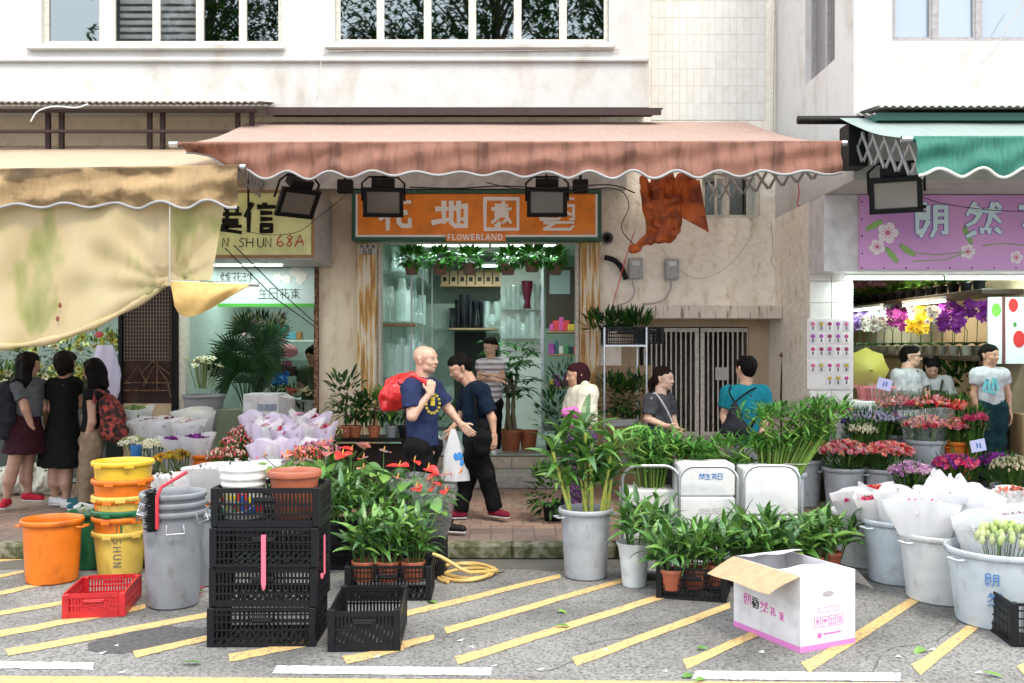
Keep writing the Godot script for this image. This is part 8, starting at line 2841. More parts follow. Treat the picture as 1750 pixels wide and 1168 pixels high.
	for s in ["l", "r"]:
		if sl > 0.0:
			sh.append(tapered(J, "s" + s, "e" + s, 0.054 * g + e0, 0.05 * g + e0 * 1.3, 0.035, 2 if sl <= 1.0 else 0, minf(sl, 1.0)))
		if sl > 1.0:
			sh.append(tapered(J, "e" + s, "w" + s, 0.044 * g + e0, 0.03 + e0, 0.02, 2, minf(sl - 1.0, 0.97)))
	part("top", field(sh, 0.0155, [[hem, Vector3.DOWN]], 0.016), top.mat, t)
	var bt: Dictionary = o.bottom
	var waist := hip + V(0, bt.get("rise", 0.17), 0)
	var br := []
	if bt.kind == "skirt":
		var hm: Vector3 = P((j[8][0] + j[9][0]) / 2.0, bt.hem, d) - base
		br = [[waist, V(hm.x, hm.y, hip.z), 0.12 * g, bt.get("wide", 0.22), 0.02, 3, face, 1.25], [J.hl, J.hr, 0.11 * g, 0.11 * g, 0.04, 0]]
	else:
		br = [[waist - V(0, 0.02, 0), hip, 0.125 * g, 0.12 * g, 0.04, 2, face, 1.2], [J.hl, J.hr, 0.107 * g, 0.107 * g, 0.05, 0]]
		var cut: float = bt.get("cut", 2.0)
		var w: float = bt.get("wide", 0.02)
		for s in ["l", "r"]:
			br.append(tapered(J, "h" + s, "k" + s, 0.088 * g + w, 0.06 * g + w, 0.03, 2 if cut <= 1.0 else 0, minf(cut, 1.0)))
			if cut > 1.0:
				br.append(tapered(J, "k" + s, "a" + s, 0.06 * g + w, 0.042 + w * 1.2, 0.03, 2, minf(cut - 1.0, 1.0)))
	part(bt.get("name", "trousers"), field(br, 0.0165, [], 0.018), bt.mat, t)
	var so: Array = o.get("shoes", [mats.black_metal, mats.black_metal])
	var fd: Array = o.get("feet", [face, face])
	for i in 2:
		var a: Vector3 = J[["al", "ar"][i]]
		var dv: Vector3 = fd[i].normalized()
		var gy: float = a.y - 0.075
		var heel := V(a.x, gy + 0.045, a.z) - dv * 0.035
		var toe := heel + dv * 0.185
		toe.y = gy + 0.036
		var shoe := part("shoe", field([[a - V(0, 0.01, 0), heel, 0.042, 0.042, 0.02, 2], [heel, toe, 0.043, 0.037, 0.03, 0]], 0.011, [[V(a.x, gy + 0.018, a.z), Vector3.DOWN]]), so[0], t)
		part("sole", field([[heel - V(0, 0.01, 0), toe - V(0, 0.002, 0), 0.045, 0.04, 0.02, 0]], 0.011, [[V(a.x, gy, a.z), Vector3.DOWN], [V(a.x, gy + 0.019, a.z), Vector3.UP]]), so[1], shoe)
	return t
func cloth(key: String, c: Color, extra := {}) -> Material:
	var e := {"spec": 0.25, "tex": tex.soft, "scale": 3.0, "bump": tex.lumpy, "bump_scale": 0.25}
	e.merge(extra, true)
	return mat(key, c, 0.85, e)
func stripe_tex(key: String, rows: Array) -> Texture2D:
	var im := Image.create(4, rows.size(), false, Image.FORMAT_RGB8)
	for y in rows.size():
		im.fill_rect(Rect2i(0, y, 4, 1), rows[y].linear_to_srgb())
	tex[key] = ImageTexture.create_from_image(im)
	return tex[key]
func blob(label: String, called: String, cat: String, prims: Array, d: float, m: Material, cell := 0.016, wob := 0.02, k := 0.05) -> Node3D:
	var b := P(prims[0][0][0], prims[0][0][1], d)
	var t := thing(called, label, cat, b)
	var pr := []
	for p in prims:
		pr.append([P(p[0][0], p[0][1], d + p[0][2]) - b, P(p[1][0], p[1][1], d + p[1][2]) - b, p[2], p[3], k, 0])
	part("bag", field(pr, cell, [], wob), m, t)
	return t
func strap(t: Node3D, pts: Array, d: float, r: float, m: Material, called := "strap") -> void:
	var q := []
	for p in pts:
		q.append(P(p[0], p[1], d + p[2]) - t.position)
	var mb := MB.new()
	mb.tube(smooth_line(q, 4), r, 6)
	part(called, mb, m, t)
func people() -> void:
	var black := cloth("black_cloth", Color(0.005, 0.005, 0.006))
	var white_sole := mat("white_sole", Color(0.65, 0.64, 0.62), 0.5)
	var tee := cloth("white_tee", Color(0.4, 0.4, 0.41))
	var navy := cloth("blue_tee", Color(0.02, 0.028, 0.075))
	var p := person("bald man in a navy T-shirt carrying a red bag over his shoulder", 8.9, [[728, 615, 0], [720, 648, 0.02], [702, 664, -0.17], [738, 663, 0.16], [704, 712, -0.25], [768, 702, 0.18], [735, 672, -0.22], [789, 727, 0.05], [713, 765, -0.08], [733, 765, 0.09], [738, 832, -0.06], [722, 835, 0.1], [764, 896, -0.05], [690, 888, 0.1]],
		{"look": V(0.9, 0.02, 0.42), "front": V(0.92, 0, 0.3), "head": 0.25, "girth": 1.12, "hair": "bald", "skin": Color(0.52, 0.31, 0.22), "top": {"mat": navy, "hem": 762, "sleeve": 0.72, "loose": 0.024}, "bottom": {"kind": "trousers", "mat": black, "wide": 0.018}, "shoes": [mats.black_metal, white_sole], "hand_l": [V(0.1, 0.9, -0.1), V(-0.4, 0, -0.9), V(-0.9, 0.2, 0.2), 0.9], "hand_r": [V(0.8, -0.7, 0.2), V(0.2, -0.4, -0.8), V(0.7, 0.5, 0.2), 0.35]})
	var ink := cloth("yellow_print", Color(0.42, 0.32, 0.05))
	var pm := MB.new()
	for k in 14:
		var a := TAU * k / 14.0
		pm.obox(P(740, 690, 8.9 - 0.17) - p.position + V(cos(a) * 0.055, sin(a) * 0.085, 0.02 - 0.055 * cos(a)), V(0.022, 0.022, 0.01), Basis(V(0, 0, 1), a))
	pm.obox(P(739, 686, 8.725) - p.position, V(0.04, 0.08, 0.02), Basis(Vector3.UP, 0.5))
	part("shirt_print", pm, ink, p)
	var rb := blob("red plastic bag slung over the bald man's shoulder", "red_bag", "bag", [[[697, 662, -0.06], [682, 672, -0.02], 0.13, 0.15], [[682, 672, -0.02], [664, 686, 0], 0.14, 0.1], [[704, 645, -0.14], [733, 654, -0.2], 0.05, 0.022]], 8.95, plastic("bag_red", Color(0.6, 0.02, 0.02), 0.35), 0.014, 0.035)
	var dn := cloth("dark_navy", Color(0.005, 0.012, 0.027))
	p = person("man in a dark polo shirt with bowed head and shoulder bag, striding", 9.6, [[786, 630, 0], [806, 655, 0.0], [822, 668, -0.16], [802, 668, 0.15], [841, 716, -0.2], [788, 712, 0.16], [844, 746, -0.22], [773, 733, 0.08], [815, 760, -0.08], [812, 760, 0.08], [799, 815, 0.06], [832, 814, -0.06], [786, 874, 0.04], [845, 871, -0.03]],
		{"look": V(-0.85, -0.42, 0.2), "front": V(-0.95, 0, 0.2), "head": 0.24, "skin": Color(0.48, 0.27, 0.18), "top": {"mat": dn, "hem": 762, "sleeve": 0.8, "loose": 0.022}, "bottom": {"kind": "trousers", "mat": black, "wide": 0.026}, "shoes": [cloth("maroon", Color(0.16, 0.012, 0.03)), white_sole], "feet": [V(-0.95, 0, 0.2), V(0.75, 0, 0.6)], "hand_l": [V(-0.1, -1, 0.05), V(-0.3, 0, -0.9), V(-0.9, -0.2, 0.3), 0.5], "hand_r": [V(-0.3, -0.9, 0.1), V(0.5, 0, -0.8), V(-0.7, 0.2, 0.4), 0.8]})
	var bag := blob("black shoulder bag at the striding man's hip", "shoulder_bag", "bag", [[[824, 728, -0.23], [826, 750, -0.24], 0.06, 0.085], [[824, 750, -0.23], [825, 766, -0.24], 0.085, 0.08]], 9.6, black)
	strap(bag, [[816, 725, -0.24], [812, 690, -0.24], [812, 660, -0.1]], 9.6, 0.011, black)
	var pl := thing("carrier_bag", "white plastic carrier bag with blue and orange print", "bag", P(778, 825, 9.55))
	var rows := []
	for k in 11:
		var v := k / 10.0
		var row := PackedVector3Array()
		for i in 26:
			var a := TAU * i / 26.0
			var r := lerpf(0.13, 0.02, pow(v, 1.6)) * (1.0 + 0.09 * sin(a * 5.0 + v * 7.0) + 0.06 * sin(a * 9.0 - v * 5.0))
			row.append(V(cos(a) * r - 0.02 * v, 0.02 + v * 0.5, sin(a) * r * 0.6))
		rows.append(row)
	var mb := MB.new()
	mb.grid(rows, true, true)
	part("bag", mb, mat("bag_film", Color(0.7, 0.72, 0.74), 0.3, {"alpha": 0.93, "back": 0.5}), pl)
	for q in [[0.03, 0.26, 0.05, Color(0.02, 0.2, 0.55)], [0.05, 0.2, 0.04, Color(0.02, 0.2, 0.55)], [0.03, 0.13, 0.045, Color(0.65, 0.22, 0.02)], [-0.01, 0.09, 0.035, Color(0.6, 0.1, 0.03)]]:
		mb = MB.new()
		mb.col = q[3]
		mb.ball(V(q[0], q[1], 0.074 - q[1] * 0.085), V(q[2], q[2] * 0.9, 0.006), 9, 5, Basis(Vector3.RIGHT, -0.2))
		part("print", mb, mats.gloss_vc, pl)
	var st := stripe_tex("stripes", [Color(0.62, 0.6, 0.6), Color(0.62, 0.6, 0.6), Color(0.62, 0.6, 0.6), Color(0.2, 0.17, 0.2), Color(0.2, 0.17, 0.2)])
	person("woman in a striped top with folded arms in the shop door", 12.75, [[838, 594, 0], [839, 616, 0], [824, 624, 0], [854, 622, 0], [819, 646, -0.06], [859, 645, -0.06], [849, 650, -0.2], [832, 641, -0.17], [831, 690, 0], [847, 690, 0], [832, 730, 0], [846, 730, 0], [832, 768, 0], [847, 768, 0]],
		{"look": V(-0.35, -0.3, 0.85), "front": V(-0.15, 0, 1), "floor": 0.447, "girth": 0.92, "head": 0.225, "hair": "tail", "skin": Color(0.62, 0.38, 0.26), "top": {"mat": cloth("striped_top", Color(1, 1, 1), {"tex": st, "scale": 14.0, "world": false}), "hem": 688, "sleeve": 0.5, "loose": 0.02}, "bottom": {"kind": "trousers", "mat": black}, "shoes": [white_sole, white_sole]})
	var cream := cloth("cream_top", Color(0.6, 0.57, 0.45))
	var pink := cloth("pink_cloth", Color(0.6, 0.14, 0.42))
	p = person("woman in a cream hooded top over pink with folded arms", 9.75, [[986, 643, 0], [995, 665, 0], [1005, 675, -0.15], [985, 675, 0.15], [1001, 712, -0.17], [972, 712, 0.16], [964, 704, -0.2], [975, 700, 0.0], [996, 750, -0.08], [990, 750, 0.08], [992, 815, -0.07], [985, 815, 0.07], [975, 877, -0.06], [962, 877, 0.06]],
		{"look": V(-0.97, -0.06, 0.2), "front": V(-0.97, 0, 0.25), "girth": 1.22, "head": 0.23, "hand_l": false, "hand_r": false, "hair": "bob", "hair_col": Color(0.03, 0.009, 0.012), "skin": Color(0.45, 0.24, 0.15), "top": {"mat": cream, "hem": 727, "sleeve": 0.85, "loose": 0.03}, "bottom": {"kind": "trousers", "mat": cloth("floral", Color(1, 1, 1), {"tex": ramp_tex("floral", 0.06, [[0.0, Color(0.02, 0.02, 0.05)], [0.6, Color(0.03, 0.03, 0.08)], [0.7, Color(0.45, 0.1, 0.25)], [1.0, Color(0.2, 0.4, 0.45)]], 2, 256, 77), "scale": 2.5})}})
	var J := func(px: float, py: float, z: float) -> Vector3: return P(px, py, 9.75 + z) - p.position
	part("pink_hem", field([[J.call(993, 724, 0), J.call(993, 748, 0), 0.15, 0.158, 0.02, 3, V(-0.97, 0, 0.25).normalized(), 1.15]], 0.014, [], 0.015), pink, p)
	part("pink_sleeve", field([[J.call(1001, 708, -0.17), J.call(968, 704, -0.2), 0.062, 0.05, 0.02, 0]], 0.011, [], 0.014), pink, p)
	part("hood", field([[J.call(1000, 660, -0.1), J.call(1012, 668, 0.02), 0.045, 0.05, 0.04, 0], [J.call(1012, 668, 0.02), J.call(1000, 662, 0.1), 0.05, 0.04, 0.04, 0]], 0.011, [], 0.01), cream, p)
	p = person("smiling woman in a grey T-shirt with a white shoulder strap", 10.3, [[1135, 648, 0], [1128, 674, 0], [1112, 686, -0.12], [1142, 686, 0.14], [1107, 716, -0.16], [1150, 718, 0.12], [1140, 729, -0.22], [1158, 735, -0.1], [1118, 765, -0.07], [1136, 765, 0.07], [1120, 820, -0.06], [1136, 820, 0.06], [1120, 860, -0.06], [1138, 860, 0.06]],
		{"look": V(0.85, -0.05, 0.5), "front": V(0.8, 0, 0.6), "girth": 0.95, "head": 0.228, "smile": true, "hair": "tail", "hair_col": Color(0.02, 0.012, 0.009), "skin": Color(0.6, 0.38, 0.28), "top": {"mat": cloth("grey_tee", Color(0.055, 0.058, 0.068)), "hem": 765, "sleeve": 0.75, "loose": 0.02}, "bottom": {"kind": "trousers", "mat": black}})
	strap(p, [[1113, 682, -0.2], [1119, 672, -0.1], [1130, 685, -0.18], [1142, 706, -0.16], [1154, 735, -0.12]], 10.3, 0.011, tee)
	p = person("man in a teal T-shirt seen from behind with a drawstring bag", 10.0, [[1274, 631, 0], [1274, 662, 0], [1246, 674, 0], [1303, 674, 0], [1238, 712, 0.02], [1310, 712, -0.02], [1243, 742, -0.12], [1300, 744, -0.16], [1264, 765, 0], [1288, 765, 0], [1264, 815, 0.02], [1290, 815, 0.0], [1264, 862, 0.03], [1290, 862, 0.03]],
		{"look": V(-0.4, 0, -0.9), "front": V(-0.15, 0, -1), "girth": 1.14, "head": 0.24, "skin": Color(0.5, 0.29, 0.2), "top": {"mat": cloth("teal_tee", Color(0.008, 0.15, 0.2)), "hem": 757, "sleeve": 0.62, "loose": 0.025}, "bottom": {"kind": "shorts", "name": "shorts", "mat": cloth("grey_shorts", Color(0.25, 0.26, 0.28)), "cut": 0.95, "wide": 0.03}})
	bag = blob("black drawstring bag on the teal man's back", "drawstring_bag", "bag", [[[1256, 712, -0.2], [1256, 728, -0.22], 0.07, 0.09], [[1246, 736, -0.2], [1268, 738, -0.2], 0.085, 0.085], [[1256, 692, -0.2], [1256, 705, -0.21], 0.025, 0.05]], 10.0, cloth("bag_black", Color(0.017, 0.018, 0.024)))
	for q in [[[1256, 688, -0.2], [1247, 672, -0.17], [1249, 660, -0.08]], [[1256, 688, -0.2], [1276, 672, -0.17], [1292, 663, -0.1]], [[1272, 745, -0.2], [1286, 728, -0.2], [1296, 708, -0.17]]]:
		strap(bag, q, 10.0, 0.009, black, "cord")
	p = person("man in glasses and a plain white T-shirt behind the carnations", 11.75, [[1558, 610, 0], [1550, 634, 0], [1535, 644, -0.13], [1568, 644, 0.15], [1538, 680, -0.14], [1584, 672, 0.1], [1565, 700, -0.2], [1578, 700, 0.0], [1545, 712, -0.08], [1562, 712, 0.08], [1545, 770, -0.07], [1562, 770, 0.07], [1545, 820, -0.07], [1562, 820, 0.07]],
		{"look": V(0.85, 0, 0.45), "front": V(0.8, 0, 0.55), "girth": 1.25, "head": 0.245, "skin": Color(0.52, 0.33, 0.24), "top": {"mat": tee, "hem": 712, "sleeve": 0.7, "loose": 0.025}, "bottom": {"kind": "trousers", "mat": black}})
	var hd := P(1558, 610, 11.75) - p.position
	var lk := V(0.85, 0, 0.45).normalized()
	var sx := Vector3.UP.cross(lk).normalized()
	mb = MB.new()
	for s in [-1.0, 1.0]:
		var ring := []
		for k in 13:
			ring.append(hd + lk * 0.105 + sx * (s * 0.036 + cos(TAU * k / 12.0) * 0.025) + V(0, 0.008 + sin(TAU * k / 12.0) * 0.018, 0))
		mb.tube(ring, 0.003, 5)
		mb.tube([hd + lk * 0.1 + sx * s * 0.062 + V(0, 0.012, 0), hd + sx * s * 0.088 + V(0, 0.012, 0)], 0.003, 5)
	part("glasses", mb, mats.black_metal, p)
	p = person("shop worker in a dark apron bending over the work table", 12.0, [[1592, 628, -0.1], [1597, 645, 0], [1574, 656, 0], [1618, 654, 0], [1572, 690, -0.05], [1628, 684, -0.08], [1590, 705, -0.2], [1620, 700, -0.25], [1588, 720, 0], [1606, 720, 0], [1588, 775, 0], [1606, 775, 0], [1588, 818, 0], [1606, 818, 0]],
		{"look": V(-0.15, -0.55, 0.8), "front": V(0, 0, 1), "girth": 1.05, "head": 0.235, "hair": "bob", "skin": Color(0.5, 0.31, 0.22), "top": {"mat": tee, "hem": 720, "sleeve": 0.8, "loose": 0.022}, "bottom": {"kind": "trousers", "mat": black}})
	mb = field([[P(1597, 668, 11.93) - p.position, P(1597, 730, 11.9) - p.position, 0.13, 0.17, 0.02, 3, V(0, 0, 1), 1.1]], 0.014, [], 0.01)
	part("apron", mb, cloth("apron", Color(0.035, 0.04, 0.028)), p)
	strap(p, [[1586, 668, -0.2], [1584, 652, -0.11], [1588, 645, 0.02]], 12.0, 0.014, mats.apron)
	strap(p, [[1608, 668, -0.2], [1611, 652, -0.11], [1606, 645, 0.02]], 12.0, 0.014, mats.apron)
	p = person("woman in a white T-shirt with teal print and wide dark trousers", 11.0, [[1692, 608, 0], [1692, 631, 0], [1672, 641, 0], [1713, 641, 0], [1665, 676, 0], [1722, 674, 0], [1671, 706, -0.05], [1725, 705, -0.02], [1684, 698, 0], [1702, 698, 0], [1684, 752, 0], [1703, 752, 0], [1684, 818, 0], [1704, 818, 0]],
		{"look": V(0.45, -0.02, 0.88), "front": V(0.15, 0, 1), "girth": 1.0, "head": 0.225, "hair": "short", "skin": Color(0.45, 0.26, 0.17), "top": {"mat": tee, "hem": 692, "sleeve": 0.5, "loose": 0.022}, "bottom": {"kind": "trousers", "mat": cloth("teal_trousers", Color(0.005, 0.024, 0.03)), "wide": 0.045}})
	mb = MB.new()
	mb.col = Color(0.12, 0.42, 0.44)
	for q in [[1684, 658, -0.25, 0.05], [1690, 658, 0.2, 0.05], [1698, 656, -0.15, 0.045], [1704, 658, 0.2, 0.05], [1693, 670, 1.4, 0.04]]:
		mb.obox(P(q[0], q[1], 11.0 - 0.135) - p.position, V(0.028, 0.13, 0.012), Basis(V(0, 0, 1), q[2]))
	part("shirt_print", mb, mats.matte_vc, p)
	person("person in an olive shirt half hidden by the door post of shop 68A", 13.0, [[535, 608, 0], [532, 628, 0], [518, 636, 0], [548, 636, 0], [512, 662, -0.05], [552, 662, -0.05], [526, 668, -0.2], [540, 668, -0.2], [525, 700, 0], [541, 700, 0], [525, 745, 0], [541, 745, 0], [525, 795, 0], [541, 795, 0]],
		{"look": V(-0.5, -0.4, 0.75), "front": V(-0.2, 0, 1), "head": 0.23, "skin": Color(0.42, 0.25, 0.16), "top": {"mat": cloth("olive", Color(0.07, 0.1, 0.05)), "hem": 700, "sleeve": 0.7}, "bottom": {"kind": "trousers", "mat": black}})
	var pale := Color(0.36, 0.2, 0.135)
	p = person("woman with long black hair in a grey T-shirt and burgundy shorts", 10.3, [[50, 624, 0], [48, 650, 0], [32, 660, -0.1], [66, 660, 0.1], [43, 700, -0.16], [74, 698, 0.08], [56, 736, -0.12], [78, 715, 0.2], [36, 745, -0.07], [52, 745, 0.07], [20, 806, -0.1], [44, 806, 0.08], [10, 855, -0.1], [48, 845, 0.08]],
		{"look": V(0.55, -0.1, -0.8), "front": V(0.6, 0, -0.75), "girth": 1.08, "head": 0.235, "hair": "long", "hair_len": 0.38, "skin": pale, "top": {"mat": cloth("heather_tee", Color(0.075, 0.08, 0.088)), "hem": 712, "sleeve": 0.62, "loose": 0.02}, "bottom": {"kind": "skirt", "name": "skirt", "mat": cloth("burgundy", Color(0.022, 0.004, 0.007)), "hem": 774, "wide": 0.27, "rise": 0.32}, "shoes": [cloth("red_shoe", Color(0.42, 0.02, 0.04)), white_sole], "feet": [V(0.25, 0, 0.95), V(0.95, 0, 0.2)]})
	bag = blob("black backpack on the woman in burgundy at the picture's edge", "backpack", "backpack", [[[12, 668, -0.05], [8, 715, -0.05], 0.1, 0.13], [[-2, 730, -0.02], [8, 738, -0.05], 0.12, 0.1]], 10.25, cloth("bag_black", Color(0.017, 0.018, 0.024)))
	strap(bag, [[14, 660, -0.1], [28, 648, -0.12], [40, 655, -0.1]], 10.25, 0.018, black)
	p = person("woman with a bob in a black dress and white trainers", 10.4, [[112, 622, 0], [110, 649, 0], [92, 659, -0.02], [127, 659, 0.02], [88, 700, -0.02], [136, 692, 0.05], [100, 720, 0.2], [128, 674, 0.22], [97, 745, 0], [117, 745, 0], [92, 812, 0], [113, 815, 0], [94, 852, 0.02], [113, 856, -0.02]],
		{"look": V(0.25, -0.05, -0.95), "front": V(0.15, 0, -1), "girth": 1.05, "head": 0.24, "hair": "bob", "hair_col": Color(0.014, 0.009, 0.008), "skin": pale, "top": {"mat": cloth("black_dress", Color(0.005, 0.0055, 0.006)), "hem": 735, "sleeve": 0.5, "loose": 0.018}, "bottom": {"kind": "skirt", "name": "dress_skirt", "mat": mats.black_dress, "hem": 797, "wide": 0.28, "rise": 0.32}, "shoes": [cloth("trainer_white", Color(0.6, 0.6, 0.62)), white_sole], "feet": [V(0.8, 0, 0.1), V(0.9, 0, 0.35)]})
	p = person("woman in a black vest and khaki trousers with a patterned backpack", 10.25, [[158, 634, 0], [162, 664, 0], [156, 676, -0.14], [172, 674, 0.14], [157, 722, -0.17], [150, 715, 0.16], [146, 756, -0.15], [148, 742, 0.2], [160, 752, -0.08], [156, 752, 0.09], [152, 810, -0.08], [146, 810, 0.08], [147, 858, -0.08], [140, 852, 0.08]],
		{"look": V(-0.75, -0.15, -0.55), "front": V(-0.85, 0, -0.4), "girth": 1.0, "head": 0.232, "hair": "long", "hair_len": 0.17, "skin": pale, "top": {"mat": black, "hem": 738, "sleeve": 0.12, "loose": 0.016}, "bottom": {"kind": "trousers", "mat": cloth("khaki", Color(0.2, 0.145, 0.095)), "wide": 0.03, "rise": 0.26}, "shoes": [cloth("trainer_teal", Color(0.03, 0.12, 0.15)), white_sole], "feet": [V(-0.8, 0, 0.5), V(-0.9, 0, -0.2)]})
	bag = blob("red and black patterned backpack on the woman in khaki", "backpack", "backpack", [[[186, 692, -0.06], [194, 715, -0.06], 0.1, 0.12], [[190, 735, -0.05], [202, 742, -0.05], 0.12, 0.11]], 10.2, cloth("patterned_pack", Color(1, 1, 1), {"tex": ramp_tex("pack", 0.03, [[0.0, Color(0.012, 0.012, 0.014)], [0.5, Color(0.02, 0.018, 0.018)], [0.6, Color(0.2, 0.06, 0.04)], [0.72, Color(0.35, 0.02, 0.03)], [1.0, Color(0.3, 0.16, 0.1)]], 3, 256, 78), "scale": 1.6}))
	strap(bag, [[190, 684, -0.12], [178, 672, -0.18], [164, 668, -0.2], [160, 690, -0.18]], 10.2, 0.016, mats.patterned_pack)

func street_trees() -> void:
	for q in [[-6.5, 7.0, 16.5], [-1.5, 7.5, 16.5], [3.0, 7.0, 16.0], [-11.5, 7.5, 16.5]]:
		var t := thing("street_tree", "broad leafy street tree across the road, mirrored in the windows", "tree", V(q[0], 0, q[1]), "trees across the road")
		var mb := MB.new()
		mb.col = Color(0.09, 0.07, 0.05)
		mb.tube([Vector3.ZERO, V(0.1, 3, 0.1), V(0, 6.5, 0), V(0.2, q[2] - 2, 0)], [0.3, 0.24, 0.18, 0.06], 10)
		var lf := MB.new()
		for i in 64:
			var a := i * 2.4
			var c := V(cos(a) * rr(0.8, 3.2), rr(8.5, q[2] - 1.0), sin(a) * rr(0.6, 2.6))
			mb.tube([V(0, c.y - 2.0, 0), c * V(0.5, 1, 0.5) - V(0, 0.6, 0), c], [0.06, 0.04, 0.015], 5, false)
			for k in 120:
				lf.col = tint([Color(0.03, 0.09, 0.015), Color(0.05, 0.14, 0.02), Color(0.08, 0.2, 0.03)])
				lf.leaf(c + vrand() * V(0.95, 0.6, 0.95), away(rr(0, TAU), rr(-0.7, 0.5)), Vector3.UP, rr(0.24, 0.38), 0.14, 0.6, 2)
		part("trunk", mb, mats.matte_vc, t)
		part("crown", lf, mats.leaf, t)

func wire(label: String, pts: Array, d: float, r: float, m: Material, called := "cable") -> void:
	var q := []
	for p in pts:
		q.append(P(p[0], p[1], d + (p[2] if p.size() > 2 else 0.0)))
	var t := thing(called, label, "cable", q[0])
	var mb := MB.new()
	mb.tube(smooth_line(q, 5), r, 6)
	shift(part("run", mb, m, t), t.position)
func details() -> void:
	var om := mat("orange_tarp", Color(0.5, 0.11, 0.015), 0.6, {"tex": ramp_tex("tarp_dirt", 0.02, [[0.0, Color(0.18, 0.12, 0.09)], [0.4, Color(0.5, 0.4, 0.3)], [0.6, Color(1, 1, 1)], [1.0, Color(1, 1, 1)]], 5, 256, 95), "scale": 0.9, "back": 0.3})
	var t := blob("bundled orange tarpaulin hanging from the awning's end", "orange_tarpaulin", "tarpaulin", [[[1102, 308, 0], [1120, 392, 0.02], 0.05, 0.1], [[1122, 304, -0.06], [1132, 402, -0.05], 0.06, 0.1], [[1144, 302, 0.02], [1140, 398, -0.08], 0.06, 0.095], [[1166, 304, -0.08], [1148, 390, -0.03], 0.055, 0.09], [[1184, 306, 0.0], [1152, 372, 0.02], 0.05, 0.085], [[1112, 350, -0.1], [1160, 342, -0.12], 0.05, 0.04], [[1128, 402, 0], [1100, 414, 0], 0.085, 0.045], [[1100, 414, 0], [1082, 426, 0.05], 0.045, 0.05]], 10.2, om, 0.013, 0.035, 0.025)
	var rows := []
	for j in 9:
		var v := j / 8.0
		var row := PackedVector3Array()
		for i in 9:
			var u := i / 8.0
			row.append(P(lerpf(lerpf(1160, 1196, u), lerpf(1165, 1212, u), v), lerpf(308, lerpf(372, 398, u), v), 10.05 + 0.05 * sin(u * 5.0 + v * 3.0)) - t.position)
		rows.append(row)
	var mb := MB.new()
	two_sided(mb, rows, 0.004, V(0, 0, 1))
	part("flap", mb, om, t)
	for q in [[1086, 459, "grey meter box nearer the peeling post"], [1148, 460, "grey meter box over the concrete canopy"]]:
		var b := thing("meter_box", q[2], "meter box", P(q[0], q[1], 12.14))
		mb = MB.new()
		mb.cbox(V(-0.085, -0.13, -0.055), V(0.085, 0.13, 0.06), 0.012)
		part("case", mb, mat("meter_grey", Color(0.36, 0.37, 0.37), 0.45, {"tex": tex.soft, "scale": 3.0}), b)
		mb = MB.new()
		mb.box(V(-0.045, 0.03, 0.0605), V(0.045, 0.09, 0.064))
		part("window", mb, mat("meter_window", Color(0.55, 0.56, 0.55), 0.2), b)
	wire("black corrugated hose bending down beside the first meter box", [[1033, 440], [1050, 445], [1062, 458], [1070, 478]], 12.12, 0.035, mats.black_plastic)
	wire("grey cable looping from the first meter box to the canopy", [[1080, 477], [1084, 500], [1075, 515], [1050, 525], [1045, 535]], 12.12, 0.012, mats.grey_cable)
	wire("grey cable looping from the second meter box to the canopy", [[1146, 478], [1146, 495], [1130, 515], [1098, 520]], 12.12, 0.012, mats.grey_cable)
	wire("thin slack wire across the cream plaster wall", [[1130, 425], [1170, 468], [1205, 475], [1250, 450], [1290, 395]], 12.1, 0.004, mats.grey_cable)
	wire("long crack-like wire on the cream wall beside the window", [[1318, 380], [1322, 430], [1318, 445], [1332, 472]], 12.16, 0.004, mats.grey_cable)
	wire("vertical cable beside the photo sheet", [[1378, 400], [1376, 430], [1380, 480], [1379, 545]], 11.0, 0.011, mats.grey_cable)
	wire("vertical grey drain pipe at the inner corner", [[1323, 0], [1321, 120], [1320, 250]], 12.1, 0.02, mats.frame_paint, "drain_pipe")
	wire("red cord hanging under the peach awning", [[1364, 310], [1366, 330], [1363, 350], [1368, 352]], 10.5, 0.006, mats.brush_red)
	wire("dark red cord hanging beside the first meter box", [[1085, 395], [1070, 440], [1045, 530]], 11.6, 0.006, mats.brush_red)
	wire("pale cable slung down across the white corner building", [[1750, 2], [1735, 25], [1700, 85], [1676, 110]], 9.3, 0.007, mats.grey_cable)
	wire("thin cable trailing down the white wall between the windows", [[563, 86], [550, 95], [547, 130], [543, 160], [538, 168]], 11.66, 0.005, mats.frame_paint)
	wire("cable run under the long window sill", [[560, 88], [640, 86], [760, 87], [900, 86], [1060, 84]], 11.67, 0.007, mats.frame_paint)
	wire("bundle of thin wires under the awning over the orange sign", [[700, 320], [780, 322], [860, 318], [940, 322], [1040, 316], [1085, 330]], 11.0, 0.008, mats.cable)
	wire("second sagging wire under the awning over the orange sign", [[830, 312], [880, 322], [960, 328], [1050, 322], [1075, 350], [1062, 390], [1085, 420]], 11.05, 0.006, mats.cable)
	wire("sagging wire in front of the pale green sign", [[420, 395], [460, 402], [510, 396], [545, 370], [590, 335]], 10.9, 0.004, mats.cable)
	wire("thin wire in front of the purple sign", [[1540, 320], [1600, 345], [1680, 358], [1750, 362]], 9.2, 0.004, mats.cable)
	wire("dark iron strut hanging in front of the pale green sign", [[424, 300], [424, 350], [424, 388]], 10.8, 0.012, mats.black_metal, "iron_strut")
	wire("dried twigs lying on the corrugated eave", [[52, 208], [62, 192], [80, 184], [100, 182], [130, 184], [150, 178]], 10.9, 0.008, mats.white_paper, "dry_twig")
	wire("rusty bracket pipe beside the gate recess", [[1375, 560], [1350, 590], [1335, 610]], 11.9, 0.03, mats.rust, "bracket_pipe")
	wire("leaning poles by the gate recess", [[1338, 605], [1335, 680], [1336, 760]], 11.9, 0.012, mats.brown_beam, "pole")
	var f := thing("wall_fan", "small round fan at the end of the orange sign", "fan", P(1037, 408, 12.0))
	mb = MB.new()
